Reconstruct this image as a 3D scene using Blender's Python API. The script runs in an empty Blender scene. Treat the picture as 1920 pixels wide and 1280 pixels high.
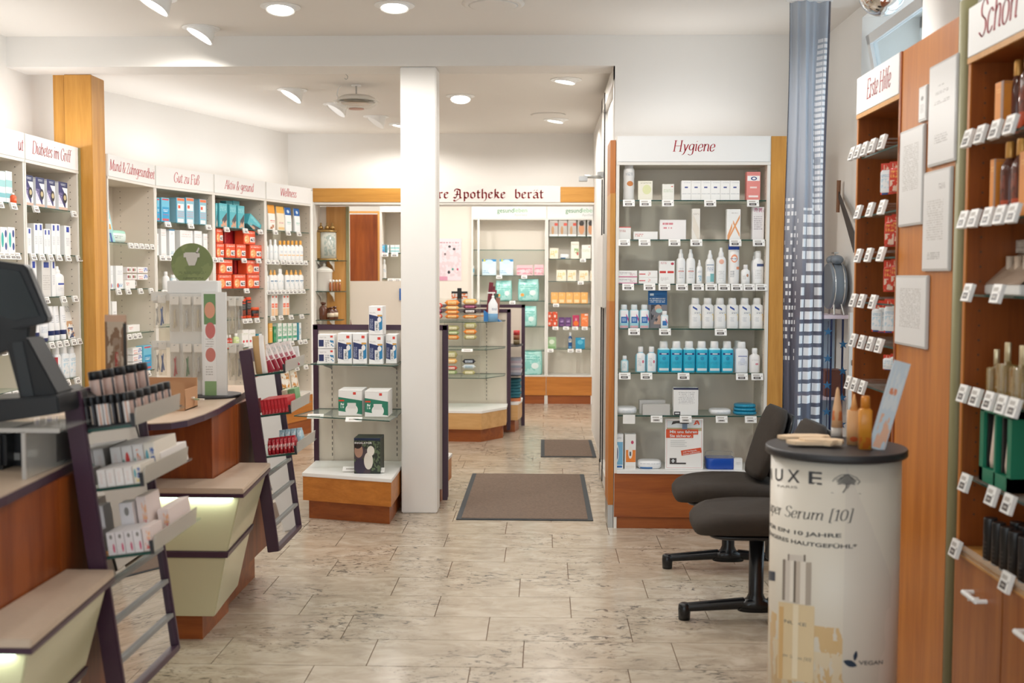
import bpy, bmesh, math, random
from mathutils import Vector, Matrix
random.seed(7)
PI = math.pi
SC = bpy.context.scene
COL = SC.collection
# ------------------------------------------------------------------ camera
FPX, YAW, PIT, ROL, CH = 2100.0, math.radians(-1.62), math.radians(-3.38), math.radians(.15), 1.5
def _axes():
    cy, sy, cp, sp, cr, sr = math.cos(YAW), math.sin(YAW), math.cos(PIT), math.sin(PIT), math.cos(ROL), math.sin(ROL)
    f = Vector((sy*cp, cy*cp, sp)); r = Vector((cy, -sy, 0)); u = r.cross(f)
    return r*cr+u*sr, u*cr-r*sr, f
RV, UV, FV = _axes()
cam = bpy.data.cameras.new('camera'); co = bpy.data.objects.new('camera', cam); COL.objects.link(co)
m = Matrix((RV, UV, -FV)).transposed().to_4x4(); m.translation = Vector((0, 0, CH)); co.matrix_world = m
cam.sensor_width = 36; cam.lens = FPX/1920*36; cam.clip_start = .05
cam.dof.use_dof = True; cam.dof.focus_distance = 6.7; cam.dof.aperture_fstop = 3.0
SC.camera = co
# ------------------------------------------------------------------ world and exposure
SC.view_settings.view_transform = 'Standard'; SC.view_settings.look = 'None'; SC.view_settings.gamma = 1
SC.view_settings.use_curve_mapping = False; SC.view_settings.exposure = -0.14
W = bpy.data.worlds.new('daylight'); SC.world = W; W.use_nodes = True
W.node_tree.nodes['Background'].inputs[0].default_value = (.84, .93, 1, 1)
W.node_tree.nodes['Background'].inputs[1].default_value = 2.5
LAMP_W = 6.5        # power of each ceiling lamp
# ------------------------------------------------------------------ pixel helpers
def ray(x, y): return RV*((x-960)/FPX) - UV*((y-640)/FPX) + FV
CAMP = Vector((0, 0, CH))
def on_z(x, y, z): d = ray(x, y); return CAMP + d*((z-CH)/d.z)
def on_y(x, y, Y): d = ray(x, y); return CAMP + d*(Y/d.y)
def on_x(x, y, X): d = ray(x, y); return CAMP + d*(X/d.x)
class Frame:
    """upright plane: origin P, unit direction D along its width (left to right seen from the front)"""
    def __init__(s, P, D):
        s.P = Vector((P[0], P[1], 0)); s.D = Vector((D[0], D[1], 0)).normalized(); s.N = Vector((s.D.y, -s.D.x, 0))
        s.ang = math.atan2(s.D.y, s.D.x)
    def uz(s, x, y, inset=0):
        d = ray(x, y); P = s.P - s.N*inset
        t = (P-CAMP).dot(s.N)/d.dot(s.N); q = CAMP + d*t
        return (q-s.P).dot(s.D), q.z
    def pt(s, u, back, z=0): return s.P + s.D*u - s.N*back + Vector((0, 0, z))
# ------------------------------------------------------------------ materials
def lin(c):
    if isinstance(c, str):
        c = c.lstrip('#'); c = tuple(int(c[i:i+2], 16)/255 for i in (0, 2, 4))
    return tuple(((v/12.92) if v <= .04045 else ((v+.055)/1.055)**2.4) for v in c[:3]) + (1,)
MATS = {}
def mat(name, col='ffffff', rough=.5, metal=0, spec=.5, emit=None, es=0, alpha=None, coat=0, trans=0, noise=0, nscale=40):
    if name in MATS: return MATS[name]
    m = bpy.data.materials.new(name); m.use_nodes = True; b = m.node_tree.nodes['Principled BSDF']
    b.inputs['Base Color'].default_value = lin(col); b.inputs['Roughness'].default_value = rough
    b.inputs['Metallic'].default_value = metal; b.inputs['Specular IOR Level'].default_value = spec
    b.inputs['Coat Weight'].default_value = coat; b.inputs['Transmission Weight'].default_value = trans
    if emit: b.inputs['Emission Color'].default_value = lin(emit); b.inputs['Emission Strength'].default_value = es
    if noise:
        nt = m.node_tree; tc = nt.nodes.new('ShaderNodeTexCoord'); n = nt.nodes.new('ShaderNodeTexNoise')
        n.inputs['Scale'].default_value = nscale; n.inputs['Detail'].default_value = 4
        nt.links.new(tc.outputs['Object'], n.inputs['Vector'])
        mx = nt.nodes.new('ShaderNodeMix'); mx.data_type = 'RGBA'
        c = lin(col); mx.inputs['A'].default_value = tuple(v*(1-noise) for v in c[:3])+(1,)
        mx.inputs['B'].default_value = tuple(min(1, v*(1+noise)) for v in c[:3])+(1,)
        nt.links.new(n.outputs['Fac'], mx.inputs['Factor']); nt.links.new(mx.outputs['Result'], b.inputs['Base Color'])
        bp = nt.nodes.new('ShaderNodeBump'); bp.inputs['Strength'].default_value = .08; bp.inputs['Distance'].default_value = .01
        nt.links.new(n.outputs['Fac'], bp.inputs['Height']); nt.links.new(bp.outputs['Normal'], b.inputs['Normal'])
    MATS[name] = m; return m
def clear(name, tint='ffffff', fac=.12, rough=.03):
    """thin clear sheet: tinted see-through with a reflecting film"""
    if name in MATS: return MATS[name]
    m = bpy.data.materials.new(name); m.use_nodes = True; nt = m.node_tree; nt.nodes.clear()
    o = nt.nodes.new('ShaderNodeOutputMaterial'); mx = nt.nodes.new('ShaderNodeMixShader')
    t = nt.nodes.new('ShaderNodeBsdfTransparent'); t.inputs[0].default_value = lin(tint)
    g = nt.nodes.new('ShaderNodeBsdfPrincipled'); g.inputs['Base Color'].default_value = lin(tint); g.inputs['Roughness'].default_value = rough
    lw = nt.nodes.new('ShaderNodeLayerWeight'); lw.inputs[0].default_value = .25
    ad = nt.nodes.new('ShaderNodeMath'); ad.operation = 'ADD'; ad.use_clamp = True; ad.inputs[1].default_value = fac
    ml = nt.nodes.new('ShaderNodeMath'); ml.operation = 'MULTIPLY'; ml.inputs[1].default_value = .22
    nt.links.new(lw.outputs['Fresnel'], ml.inputs[0]); nt.links.new(ml.outputs[0], ad.inputs[0]); nt.links.new(ad.outputs[0], mx.inputs[0])
    nt.links.new(t.outputs[0], mx.inputs[1]); nt.links.new(g.outputs[0], mx.inputs[2]); nt.links.new(mx.outputs[0], o.inputs[0])
    MATS[name] = m; return m
def wood(name, c1, c2, rough=.38, axis='z', sc=1.0):
    if name in MATS: return MATS[name]
    m = bpy.data.materials.new(name); m.use_nodes = True; nt = m.node_tree; b = nt.nodes['Principled BSDF']
    tc = nt.nodes.new('ShaderNodeTexCoord'); mp = nt.nodes.new('ShaderNodeMapping')
    s = {'z': (9, 9, .7), 'x': (.7, 9, 9), 'y': (9, .7, 9)}[axis]; mp.inputs['Scale'].default_value = tuple(v*sc for v in s)
    n = nt.nodes.new('ShaderNodeTexNoise'); n.inputs['Scale'].default_value = 2.2; n.inputs['Detail'].default_value = 8; n.inputs['Distortion'].default_value = .6
    n2 = nt.nodes.new('ShaderNodeTexNoise'); n2.inputs['Scale'].default_value = 14; n2.inputs['Detail'].default_value = 3
    cr = nt.nodes.new('ShaderNodeValToRGB'); cr.color_ramp.elements[0].color = lin(c2); cr.color_ramp.elements[1].color = lin(c1)
    cr.color_ramp.elements[0].position = .3; cr.color_ramp.elements[1].position = .68
    ad = nt.nodes.new('ShaderNodeMath'); ad.operation = 'MULTIPLY_ADD'; ad.inputs[1].default_value = .3
    sb = nt.nodes.new('ShaderNodeMath'); sb.operation = 'SUBTRACT'; sb.inputs[1].default_value = .15
    L = nt.links.new
    L(tc.outputs['Object'], mp.inputs[0]); L(mp.outputs[0], n.inputs['Vector']); L(mp.outputs[0], n2.inputs['Vector'])
    L(n2.outputs['Fac'], ad.inputs[0]); L(n.outputs['Fac'], ad.inputs[2]); L(ad.outputs[0], sb.inputs[0]); L(sb.outputs[0], cr.inputs[0]); L(cr.outputs[0], b.inputs['Base Color'])
    b.inputs['Roughness'].default_value = rough
    MATS[name] = m; return m
def pk(name, base, rects=(), rough=.45, ax='X', metal=0, trans=0):
    """printed pack: flat print laid out on the front as (u0,u1,v0,v1,colour[,mode]) in the mesh's own bounding box"""
    if name in MATS: return MATS[name]
    m = bpy.data.materials.new(name); m.use_nodes = True; nt = m.node_tree; b = nt.nodes['Principled BSDF']; L = nt.links.new
    b.inputs['Roughness'].default_value = rough; b.inputs['Metallic'].default_value = metal; b.inputs['Transmission Weight'].default_value = trans
    tc = nt.nodes.new('ShaderNodeTexCoord'); sp = nt.nodes.new('ShaderNodeSeparateXYZ'); L(tc.outputs['Generated'], sp.inputs[0])
    def M(op, a, b_=None, c_=None):
        n = nt.nodes.new('ShaderNodeMath'); n.operation = op
        for i, v in enumerate((a, b_, c_)):
            if v is None: continue
            if isinstance(v, (int, float)): n.inputs[i].default_value = v
            else: L(v, n.inputs[i])
        return n.outputs[0]
    u, v = sp.outputs[ax], sp.outputs['Z']
    cur = None
    for r in rects:
        u0, u1, v0, v1, c = r[:5]; mode = r[5] if len(r) > 5 else ''
        if mode[:1] == 'c':
            du = M('DIVIDE', M('SUBTRACT', u, (u0+u1)/2), (u1-u0)/2); dv = M('DIVIDE', M('SUBTRACT', v, (v0+v1)/2), (v1-v0)/2)
            k = M('LESS_THAN', M('ADD', M('MULTIPLY', du, du), M('MULTIPLY', dv, dv)), 1)
        elif mode[:1] == 'd':      # slanted band: v shifted with u
            vv = M('ADD', v, M('MULTIPLY', M('SUBTRACT', u, .5), float(mode[1:])))
            k = M('MULTIPLY', M('GREATER_THAN', vv, v0), M('LESS_THAN', vv, v1))
            k = M('MULTIPLY', k, M('MULTIPLY', M('GREATER_THAN', u, u0), M('LESS_THAN', u, u1)))
        else:
            k = M('MULTIPLY', M('MULTIPLY', M('GREATER_THAN', u, u0), M('LESS_THAN', u, u1)), M('MULTIPLY', M('GREATER_THAN', v, v0), M('LESS_THAN', v, v1)))
        if mode[:1] == 't':        # lines of small print
            n = float(mode[1:] or 6); nz = nt.nodes.new('ShaderNodeTexNoise'); nz.inputs['Scale'].default_value = 1; nz.inputs['Detail'].default_value = 0
            cb = nt.nodes.new('ShaderNodeCombineXYZ'); L(M('MULTIPLY', u, 28), cb.inputs[0]); L(M('MULTIPLY', M('FLOOR', M('MULTIPLY', v, n)), 7.3), cb.inputs[1]); L(cb.outputs[0], nz.inputs['Vector'])
            k = M('MULTIPLY', k, M('MULTIPLY', M('LESS_THAN', M('FRACT', M('MULTIPLY', v, n)), .5), M('GREATER_THAN', nz.outputs['Fac'], .44)))
        if mode[:1] == 'n':        # photo-like mottling
            nz = nt.nodes.new('ShaderNodeTexNoise'); nz.inputs['Scale'].default_value = float(mode[1:] or 6); nz.inputs['Detail'].default_value = 3
            L(tc.outputs['Generated'], nz.inputs['Vector']); k = M('MULTIPLY', k, M('GREATER_THAN', nz.outputs['Fac'], .5))
        mx = nt.nodes.new('ShaderNodeMix'); mx.data_type = 'RGBA'; L(k, mx.inputs['Factor']); mx.inputs['B'].default_value = lin(c)
        if cur is None: mx.inputs['A'].default_value = lin(base)
        else: L(cur, mx.inputs['A'])
        cur = mx.outputs['Result']
    if cur is None: b.inputs['Base Color'].default_value = lin(base)
    else: L(cur, b.inputs['Base Color'])
    MATS[name] = m; return m
# common materials
wall_m = mat('wall_paint', 'e9e6e1', .85, noise=.015, nscale=6)
ceil_m = mat('ceiling_paint', 'e4dfd8', .9, noise=.01, nscale=4)
carc = mat('greige_laminate', 'e3d8ca', .5); carc_in = mat('shelf_back_laminate', 'e8dccd', .55)
carc_edge = mat('pale_edge', 'e6e2db', .45); hdr_m = mat('white_panel', 'ebebea', .5)
whitep = mat('white_plastic', 'f2f2f0', .35); blackp = mat('black_plastic', '141518', .35); dark = mat('dark_grey', '2a2a2d', .45)
steel = mat('brushed_steel', 'b9b9b7', .3, 1); chrome = mat('chrome', 'e8e8e8', .08, 1); grey = mat('mid_grey', '8c8b88', .5)
aub = mat('aubergine_lacquer', '43293b', .35); aub_l = mat('aubergine_side', '5c4650', .4)
red_m = mat('red_lettering', 'c81e34', .6); redf = mat('red_blackletter', '96141a', .6)
glass = clear('shelf_glass', 'f3f8f5', .03); gedge = mat('glass_edge', '1f4a42', .15); acryl = clear('acrylic', 'f8f8f6', .07); pane_m = clear('window_pane', 'f4f9fb', .04)
oak = wood('golden_oak', 'd39a48', 'bc8234'); oakx = wood('golden_oak_across', 'd39a48', 'bc8234', axis='x')
cherry = wood('cherry_across', 'aa5e27', '8a451a', axis='x'); cherryl = wood('light_cherry_across', 'cb8136', 'ae6824', axis='x')
cherryz = wood('cherry_upright', 'a0521f', '7c3814', axis='z'); beech = wood('warm_beech', 'd29a55', 'c2883f'); maple = wood('maple', 'd8ac74', 'c99a60', axis='x')
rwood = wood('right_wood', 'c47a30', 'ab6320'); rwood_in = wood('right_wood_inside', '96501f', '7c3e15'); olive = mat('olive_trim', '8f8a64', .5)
stone_top = mat('sand_laminate', 'c9b39d', .4, noise=.06, nscale=60); cream = mat('cream_lacquer', 'd3cda9', .25, coat=.2)
mirror = mat('mirror', 'dcdcdc', .02, 1)
# ------------------------------------------------------------------ mesh builder
class MB:
    def __init__(s): s.v = []; s.f = []; s.mi = []; s.sm = []
    def add(s, vs, fs, mi=0, sm=False):
        o = len(s.v); s.v += [tuple(p) for p in vs]
        for f in fs: s.f.append([o+i for i in f]); s.mi.append(mi); s.sm.append(sm)
        return s
    def box(s, x0, x1, y0, y1, z0, z1, mi=0):
        v = [(x0,y0,z0),(x1,y0,z0),(x1,y1,z0),(x0,y1,z0),(x0,y0,z1),(x1,y0,z1),(x1,y1,z1),(x0,y1,z1)]
        return s.add(v, [(0,3,2,1),(4,5,6,7),(0,1,5,4),(1,2,6,5),(2,3,7,6),(3,0,4,7)], mi)
    def prism(s, poly, z0, z1, mi=0, mside=None):
        n = len(poly); v = [(p[0],p[1],z0) for p in poly]+[(p[0],p[1],z1) for p in poly]
        s.add(v, [list(range(n))[::-1], list(range(n, 2*n))], mi)
        return s.add(v, [(i,(i+1)%n,n+(i+1)%n,n+i) for i in range(n)], mi if mside is None else mside)
    def hexa(s, b, t, mi=0):   # two quads (bottom, top), corners in the same order
        return s.add(list(b)+list(t), [(3,2,1,0),(4,5,6,7),(0,1,5,4),(1,2,6,5),(2,3,7,6),(3,0,4,7)], mi)
    def loft(s, secs, n=16, p=2, mi=0, c=(0,0), sm=True):
        """secs: (z, w, d[, cx, cy]) full widths"""
        rings = []
        for q in secs:
            z, w, d = q[:3]; cx = c[0]+(q[3] if len(q) > 3 else 0); cy = c[1]+(q[4] if len(q) > 4 else 0); r = []
            for k in range(n):
                a = 2*math.pi*(k+.5)/n; ca, sa = math.cos(a), math.sin(a)
                r.append((cx+w/2*math.copysign(abs(ca)**(2/p), ca), cy+d/2*math.copysign(abs(sa)**(2/p), sa), z))
            rings.append(r)
        v = [q for r in rings for q in r]; f = []
        for i in range(len(rings)-1):
            for k in range(n): f.append((i*n+k, i*n+(k+1)%n, (i+1)*n+(k+1)%n, (i+1)*n+k))
        s.add(v, f, mi, sm)
        o = len(s.v)-len(v)
        s.f.append([o+k for k in range(n)][::-1]); s.mi.append(mi); s.sm.append(False)
        s.f.append([o+(len(rings)-1)*n+k for k in range(n)]); s.mi.append(mi); s.sm.append(False)
        return s
    def cyl(s, cx, cy, r, z0, z1, n=20, mi=0): return s.loft([(z0,2*r,2*r),(z1,2*r,2*r)], n, 2, mi, (cx,cy))
    def rod(s, a, b, r, n=8, mi=0, r2=None):
        a, b = Vector(a), Vector(b); d = (b-a).normalized(); x = d.orthogonal().normalized(); y = d.cross(x); r2 = r if r2 is None else r2
        v = [a+(x*math.cos(t)+y*math.sin(t))*r for t in [2*math.pi*k/n for k in range(n)]]+[b+(x*math.cos(t)+y*math.sin(t))*r2 for t in [2*math.pi*k/n for k in range(n)]]
        s.add(v, [(k,(k+1)%n,n+(k+1)%n,n+k) for k in range(n)], mi, True)
        return s.add(v, [list(range(n))[::-1], list(range(n,2*n))], mi)
    def path(s, pts, r, n=8, mi=0):
        for a, b in zip(pts, pts[1:]): s.rod(a, b, r, n, mi)
        return s
    def ball(s, c, r, n=16, mi=0, z0=-1, z1=1, sz=1):
        k = 10; secs = []
        for i in range(k+1):
            t = z0+(z1-z0)*i/k; t = math.sin(t*math.pi/2); w = max(.0005, 2*r*math.sqrt(max(0, 1-t*t))); secs.append((c[2]+t*r*sz, w, w))
        return s.loft(secs, n, 2, mi, (c[0], c[1]))
    def quad(s, a, b, c, d, mi=0): return s.add([a,b,c,d], [(0,1,2,3)], mi)
    def xf(s, M): s.v = [tuple(M @ Vector(p)) for p in s.v]; return s
    def data(s, name, mats, bev=0):
        me = bpy.data.meshes.new(name); me.from_pydata(s.v, [], s.f); me.polygons.foreach_set('material_index', s.mi); me.polygons.foreach_set('use_smooth', s.sm)
        for q in (mats if isinstance(mats, (list, tuple)) else [mats]): me.materials.append(q)
        if bev:
            bm = bmesh.new(); bm.from_mesh(me); bmesh.ops.remove_doubles(bm, verts=bm.verts, dist=1e-5)
            bmesh.ops.bevel(bm, geom=[e for e in bm.edges if len(e.link_faces) == 2 and e.calc_face_angle(0) > .5], offset=bev, segments=2, affect='EDGES'); bm.to_mesh(me); bm.free()
        me.update(); return me
    def build(s, name, mats, parent=None, loc=(0,0,0), rz=0, bev=0):
        return link(name, s.data(name, mats, bev), parent, loc, rz)
def link(name, data, parent=None, loc=(0,0,0), rz=0):
    o = bpy.data.objects.new(name, data); COL.objects.link(o); o.location = loc; o.rotation_euler = (0,0,rz)
    if parent: o.parent = parent
    return o
LABELS = {}
def tag(o, label, cat, group=None):
    o['label'] = label; o['category'] = cat
    if group: o['group'] = group
    n = len(label.split())
    if not 4 <= n <= 16: print('LABELLEN', n, label)
    if label in LABELS: print('DUPLABEL', label)
    LABELS[label] = 1; return o
def empty(name, loc=(0,0,0), rz=0):
    o = bpy.data.objects.new(name, None); COL.objects.link(o); o.location = loc; o.rotation_euler = (0,0,rz); o.empty_display_size = .05; return o
def struct(o): o['kind'] = 'structure'; return o
def rotm(ax, a): return Matrix.Rotation(a, 4, ax)
# ------------------------------------------------------------------ lettering: pen strokes for the serif and blackletter words
GL = dict(
a=(5,"~4,4.3 2.5,4.7 .8,3.3 .6,1 1.8,0 3.2,1 4,3|-4,4.6 3.9,1 4.4,.1 5,.5"), b=(5,"-1,7.2 1,.5|~1,3 2.2,4.6 3.7,4.4 4.3,2.6 3.6,.6 2.2,0 1,.8"),
c=(4.3,"~3.8,3.8 2.6,4.7 1.1,3.9 .6,2 1.3,.2 2.6,0 3.8,1"), d=(5,"~4,4 2.6,4.7 1,3.6 .6,1.4 1.8,0 3.2,.9 4,2.6|-4,7.2 4,.2 4.7,.3"),
e=(4.4,"~.8,2.2 3.6,2.6 3.6,4.2 2.4,4.7 1,3.7 .6,1.8 1.4,.2 2.6,0 3.9,1.1"), f=(3.3,"~3.7,6.9 2.7,7.3 1.7,6.4 1.5,4 1.5,0|-.3,4.5 3.2,4.5|-.7,0 2.4,0"),
g=(4.8,"~4,4 2.6,4.7 1,3.8 .8,1.8 2,.8 3.4,1.5 4,3.2|~4.1,4.6 4,1 3.8,-1.6 2.2,-2.4 .5,-1.8"), h=(5,"-1,7.2 1,0|~1,3 2.2,4.5 3.6,4.4 4,3.2 4,.3 4.8,.3|-.2,7 1,7.2|-.4,0 1.7,0"),
i=(2.4,"-.3,4.3 1.2,4.7 1.2,.3 2,.3|-1.1,6.3 1.4,6.6"), k=(4.6,"-1,7.2 1,0|-3.9,4.6 1,2|-1.8,2.5 4.2,0|-.4,0 1.7,0"), l=(2.4,"-.4,7 1.2,7.2 1.2,.3 2,.3"),
m=(7.8,"-.2,4.3 1,4.7 1,0|~1,3 2.2,4.6 3.4,4.4 3.7,3.2 3.7,0|~3.7,3 5,4.6 6.2,4.4 6.5,3.2 6.5,.3 7.3,.3"), n=(5,"-.2,4.3 1,4.7 1,0|~1,3 2.2,4.6 3.6,4.4 4,3.2 4,.3 4.8,.3"),
o=(4.8,"~2.4,4.7 .9,3.8 .6,1.8 1.6,.1 3.2,.2 4.2,1.8 4,3.8 2.4,4.7"), p=(5,"-.2,4.3 1.1,4.7 1.1,-2.4|~1.1,3.4 2.4,4.7 3.9,4.2 4.3,2.5 3.5,.5 2,0 1.1,.8|-.2,-2.4 2.2,-2.4"),
r=(3.6,"-.2,4.3 1.1,4.7 1.1,0|~1.1,2.8 2,4.4 3.3,4.6|-.4,0 2,0"), s=(3.8,"~3.4,3.8 2.2,4.7 .9,4 1.2,2.8 2.9,1.9 3.2,.7 2,0 .5,.8"), t=(3.1,"-1.3,6 1.3,.8|~1.3,.8 1.8,0 3,.5|-.2,4.6 2.8,4.6"),
u=(5,"-.2,4.4 1,4.6 1,1.5|~1,1.5 1.5,.1 2.8,.2 3.9,1.8|-3.9,4.6 3.9,.3 4.7,.3"), v=(4.4,"-.3,4.6 1,4.5 2.1,.1 4,4.6"), y=(4.6,"-.3,4.6 1.2,4.4 2.4,.3|~4.2,4.6 2.6,.6 1.6,-1.6 .4,-2.3"),
z=(4.2,"-.6,4.6 3.7,4.6 .5,0 3.8,0"))
GL.update({'ß':(4.9,"~.9,0 .9,5.5 2,7.3 3.6,6.6 3.4,5 2.3,4.1 4,3 4.2,1.2 3,0 1.8,.4"), 'ö':(4.8,"~2.4,4.7 .9,3.8 .6,1.8 1.6,.1 3.2,.2 4.2,1.8 4,3.8 2.4,4.7|-1.2,6.3 1.4,6.6|-3.2,6.3 3.4,6.6"),
'&':(6.6,"~6,4 5,1.5 3,0 1.2,.4 .7,1.8 2,3.5 3.6,5.2 3.4,6.7 2.3,7 1.5,5.8 2.2,3.8 4.2,1 6.2,0"), ' ':(2.6,""),
'A':(6.3,"-.3,0 3.4,7.2 5.7,0|-1.3,2.5 5,2.5|-0,0 1.2,0|-4.9,0 6.4,0"), 'D':(7,"-1.2,0 1.2,7|~1.2,7 4,7 6.2,5.2 6.2,2 4,0 1.2,0|-.2,7 1.2,7|-.2,0 1.2,0"),
'E':(6,"-1.2,0 1.2,7|-.3,7 5.4,7 5.4,5.8|-1.2,3.6 4.2,3.6|-.3,0 5.6,0 5.7,1.3"), 'F':(5.8,"-1.2,0 1.2,7|-.3,7 5.6,7 5.6,5.8|-1.2,3.6 4.2,3.6|-.3,0 2.3,0"),
'G':(7,"~6,5.6 4.6,7.1 2,6.3 .8,3.6 1.8,.7 4,-.1 6,.8|-6,.8 6,3 4.4,3"), 'H':(7.4,"-1.2,0 1.2,7|-6,0 6,7|-1.2,3.6 6,3.6|-.2,0 2.3,0|-.2,7 2.3,7|-5,0 7,0|-5,7 7,7"),
'M':(8.4,"-1,0 1.2,7 4,.3 7,7 7.2,0|-.2,0 1.9,0|-.4,7 1.2,7|-6.2,0 8.1,0|-7,7 7.9,7"), 'S':(5.4,"~5,5.8 3.6,7.2 1.4,6.4 1.6,4.4 4.2,3 4.6,1.2 3,-.1 .6,1"),
'W':(9,"-.2,7 2.4,0 4.6,7 6.8,0 8.8,7"), 'Z':(6.2,"-.8,5.8 .8,7 5.6,7 .5,0 5.8,0 5.8,1.2"), '[':(2.6,"-2.3,7.6 1,7.6 1,-1.4 2.3,-1.4"), ']':(2.6,"-.4,7.6 1.7,7.6 1.7,-1.4 .4,-1.4"),
'1':(3.2,"-.6,5.8 1.9,7 1.9,0|-.8,0 3,0"), '0':(4.8,"~2.4,7 1,5.8 .7,3.5 1,1.2 2.4,0 3.8,1.2 4.1,3.5 3.8,5.8 2.4,7")})
FR = {'I':(5,"~.5,6.2 2,7.3 4.8,7|-3.2,7 3.2,1 2,0 .5,.8"), 'h':(4.9,"-1,7.4 1,.8 1.6,0|-1,3.8 2.6,4.8 3.9,3.8 3.9,0 3,-1.8 2.2,-2"), 'r':(4,"-.4,4.2 1.2,4.8 1.2,.9 .6,.2|-1.2,.9 2,0|-1.2,3.6 2.6,4.8 3.4,4.2"),
'e':(4.4,"-.9,3.9 .9,.9 2.2,0 3.7,1|-.9,3.9 2.4,4.9 3.6,3.9 .9,2.3"), 'A':(7,"-.2,.8 1.8,0 3,3 3,6|~1,5.5 1.6,7.3 3.6,7.2 5,6.4|-5,6.8 5,.8 6,0|-1.5,3 5,3|~.3,-1.4 1.5,-2.2 3.4,-1 5,.2"),
'p':(5,"-.3,4.3 1.3,5 1.3,-2.4|-1.3,3.8 2.8,4.9 4.1,3.8 4.1,1 2.9,0 1.3,.9"), 'o':(4.9,"-2.4,4.9 1,3.8 1,1 2.4,0 3.9,1 3.9,3.8 2.4,4.9"), 't':(3.6,"-1.4,6.4 1.4,.8 2.2,0 3.2,.8|-.3,4.6 3,4.6"),
'k':(4.8,"-1.2,7.4 1.2,.8 .5,0|-1.2,4 2.8,5 3.6,4 1.2,2.8|-2.2,3 3.2,.8 4.2,.2"), 'b':(5,"-1.2,7.4 1.2,.9 2.6,0 4.1,1.2 4.1,3.8 2.8,4.9 1.2,3.9"),
'ä':(5,"-.9,3.9 2.4,4.9 3.8,4 3.8,.8 4.6,.1|-3.8,2.6 2,2.8 .9,1.8 .9,.9 1.8,0 3.8,1.1|-1.2,5.9 1.9,6.7|-3,5.9 3.7,6.7"), ' ':(3,"")}
def smooth(P):
    out = []
    for i in range(len(P)-1):
        p0, p1, p2, p3 = P[max(i-1,0)], P[i], P[i+1], P[min(i+2,len(P)-1)]
        for k in range(5):
            t = k/5; out.append(tuple(.5*((2*p1[j])+(-p0[j]+p2[j])*t+(2*p0[j]-5*p1[j]+4*p2[j]-p3[j])*t*t+(-p0[j]+3*p1[j]-3*p2[j]+p3[j])*t**3) for j in (0,1)))
    return out+[P[-1]]
def pen(mb, txt, x0, z0, w, h, y, glyphs=GL, nib=(.9,.05), slant=.2, mi=0, thin=.15, track=0, mapf=None):
    """write txt in the xz plane at depth y; w total width, h cap height"""
    tot = sum(glyphs[c][0]+track for c in txt); sx, sz = w/tot, h/7.0; cx = 0
    mapf = mapf or (lambda a, b: (a, y, b))
    def Q(*pts): mb.add([mapf(x0+(cx+px+slant*pz)*sx, z0+pz*sz) for px, pz in pts], [tuple(range(len(pts)))], mi)
    for c in txt:
        wd, st = glyphs[c]
        for k in [q for q in st.split('|') if q]:
            P = [tuple(float(a) for a in q.split(',')) for q in k[1:].split()]
            if k[0] == '~': P = smooth(P)
            nx, nz = nib
            for a, b in zip(P, P[1:]):
                Q((a[0]-nx/2,a[1]-nz/2),(a[0]+nx/2,a[1]+nz/2),(b[0]+nx/2,b[1]+nz/2),(b[0]-nx/2,b[1]-nz/2))
                dx, dz = b[0]-a[0], b[1]-a[1]; l = math.hypot(dx, dz) or 1; ox, oz = -dz/l*thin, dx/l*thin
                Q((a[0]-ox,a[1]-oz),(b[0]-ox,b[1]-oz),(b[0]+ox,b[1]+oz),(a[0]+ox,a[1]+oz))
        cx += wd+track
    return mb
def sans(txt, w, h, mapf, m, name='lettering', parent=None, bold=0, shear=0):
    """block letters from Blender's own font, fitted to w x h and laid on a surface by mapf(u,v)"""
    cu = bpy.data.curves.new('txt', 'FONT'); cu.body = txt; cu.size = 1; cu.offset = bold; cu.shear = shear
    o = bpy.data.objects.new('txt', cu); COL.objects.link(o); dg = bpy.context.evaluated_depsgraph_get(); dg.update()
    me = bpy.data.meshes.new_from_object(o.evaluated_get(dg)); bpy.data.objects.remove(o); bpy.data.curves.remove(cu)
    xs = [v.co.x for v in me.vertices]; ys = [v.co.y for v in me.vertices]; x0, x1, y0, y1 = min(xs), max(xs), min(ys), max(ys)
    for v in me.vertices: v.co = Vector(mapf((v.co.x-x0)/(x1-x0)*w, (v.co.y-y0)/(y1-y0)*h))
    me.materials.clear(); me.materials.append(m); me.name = name
    return link(name, me, parent)
ORD = ['zeroth','first','second','third','fourth','fifth','sixth','seventh','eighth','ninth','tenth','eleventh','twelfth','thirteenth','fourteenth']
NUM = ['none','one','two','three','four','five','six','seven','eight','nine','ten','eleven','twelve','thirteen','fourteen']
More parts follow.
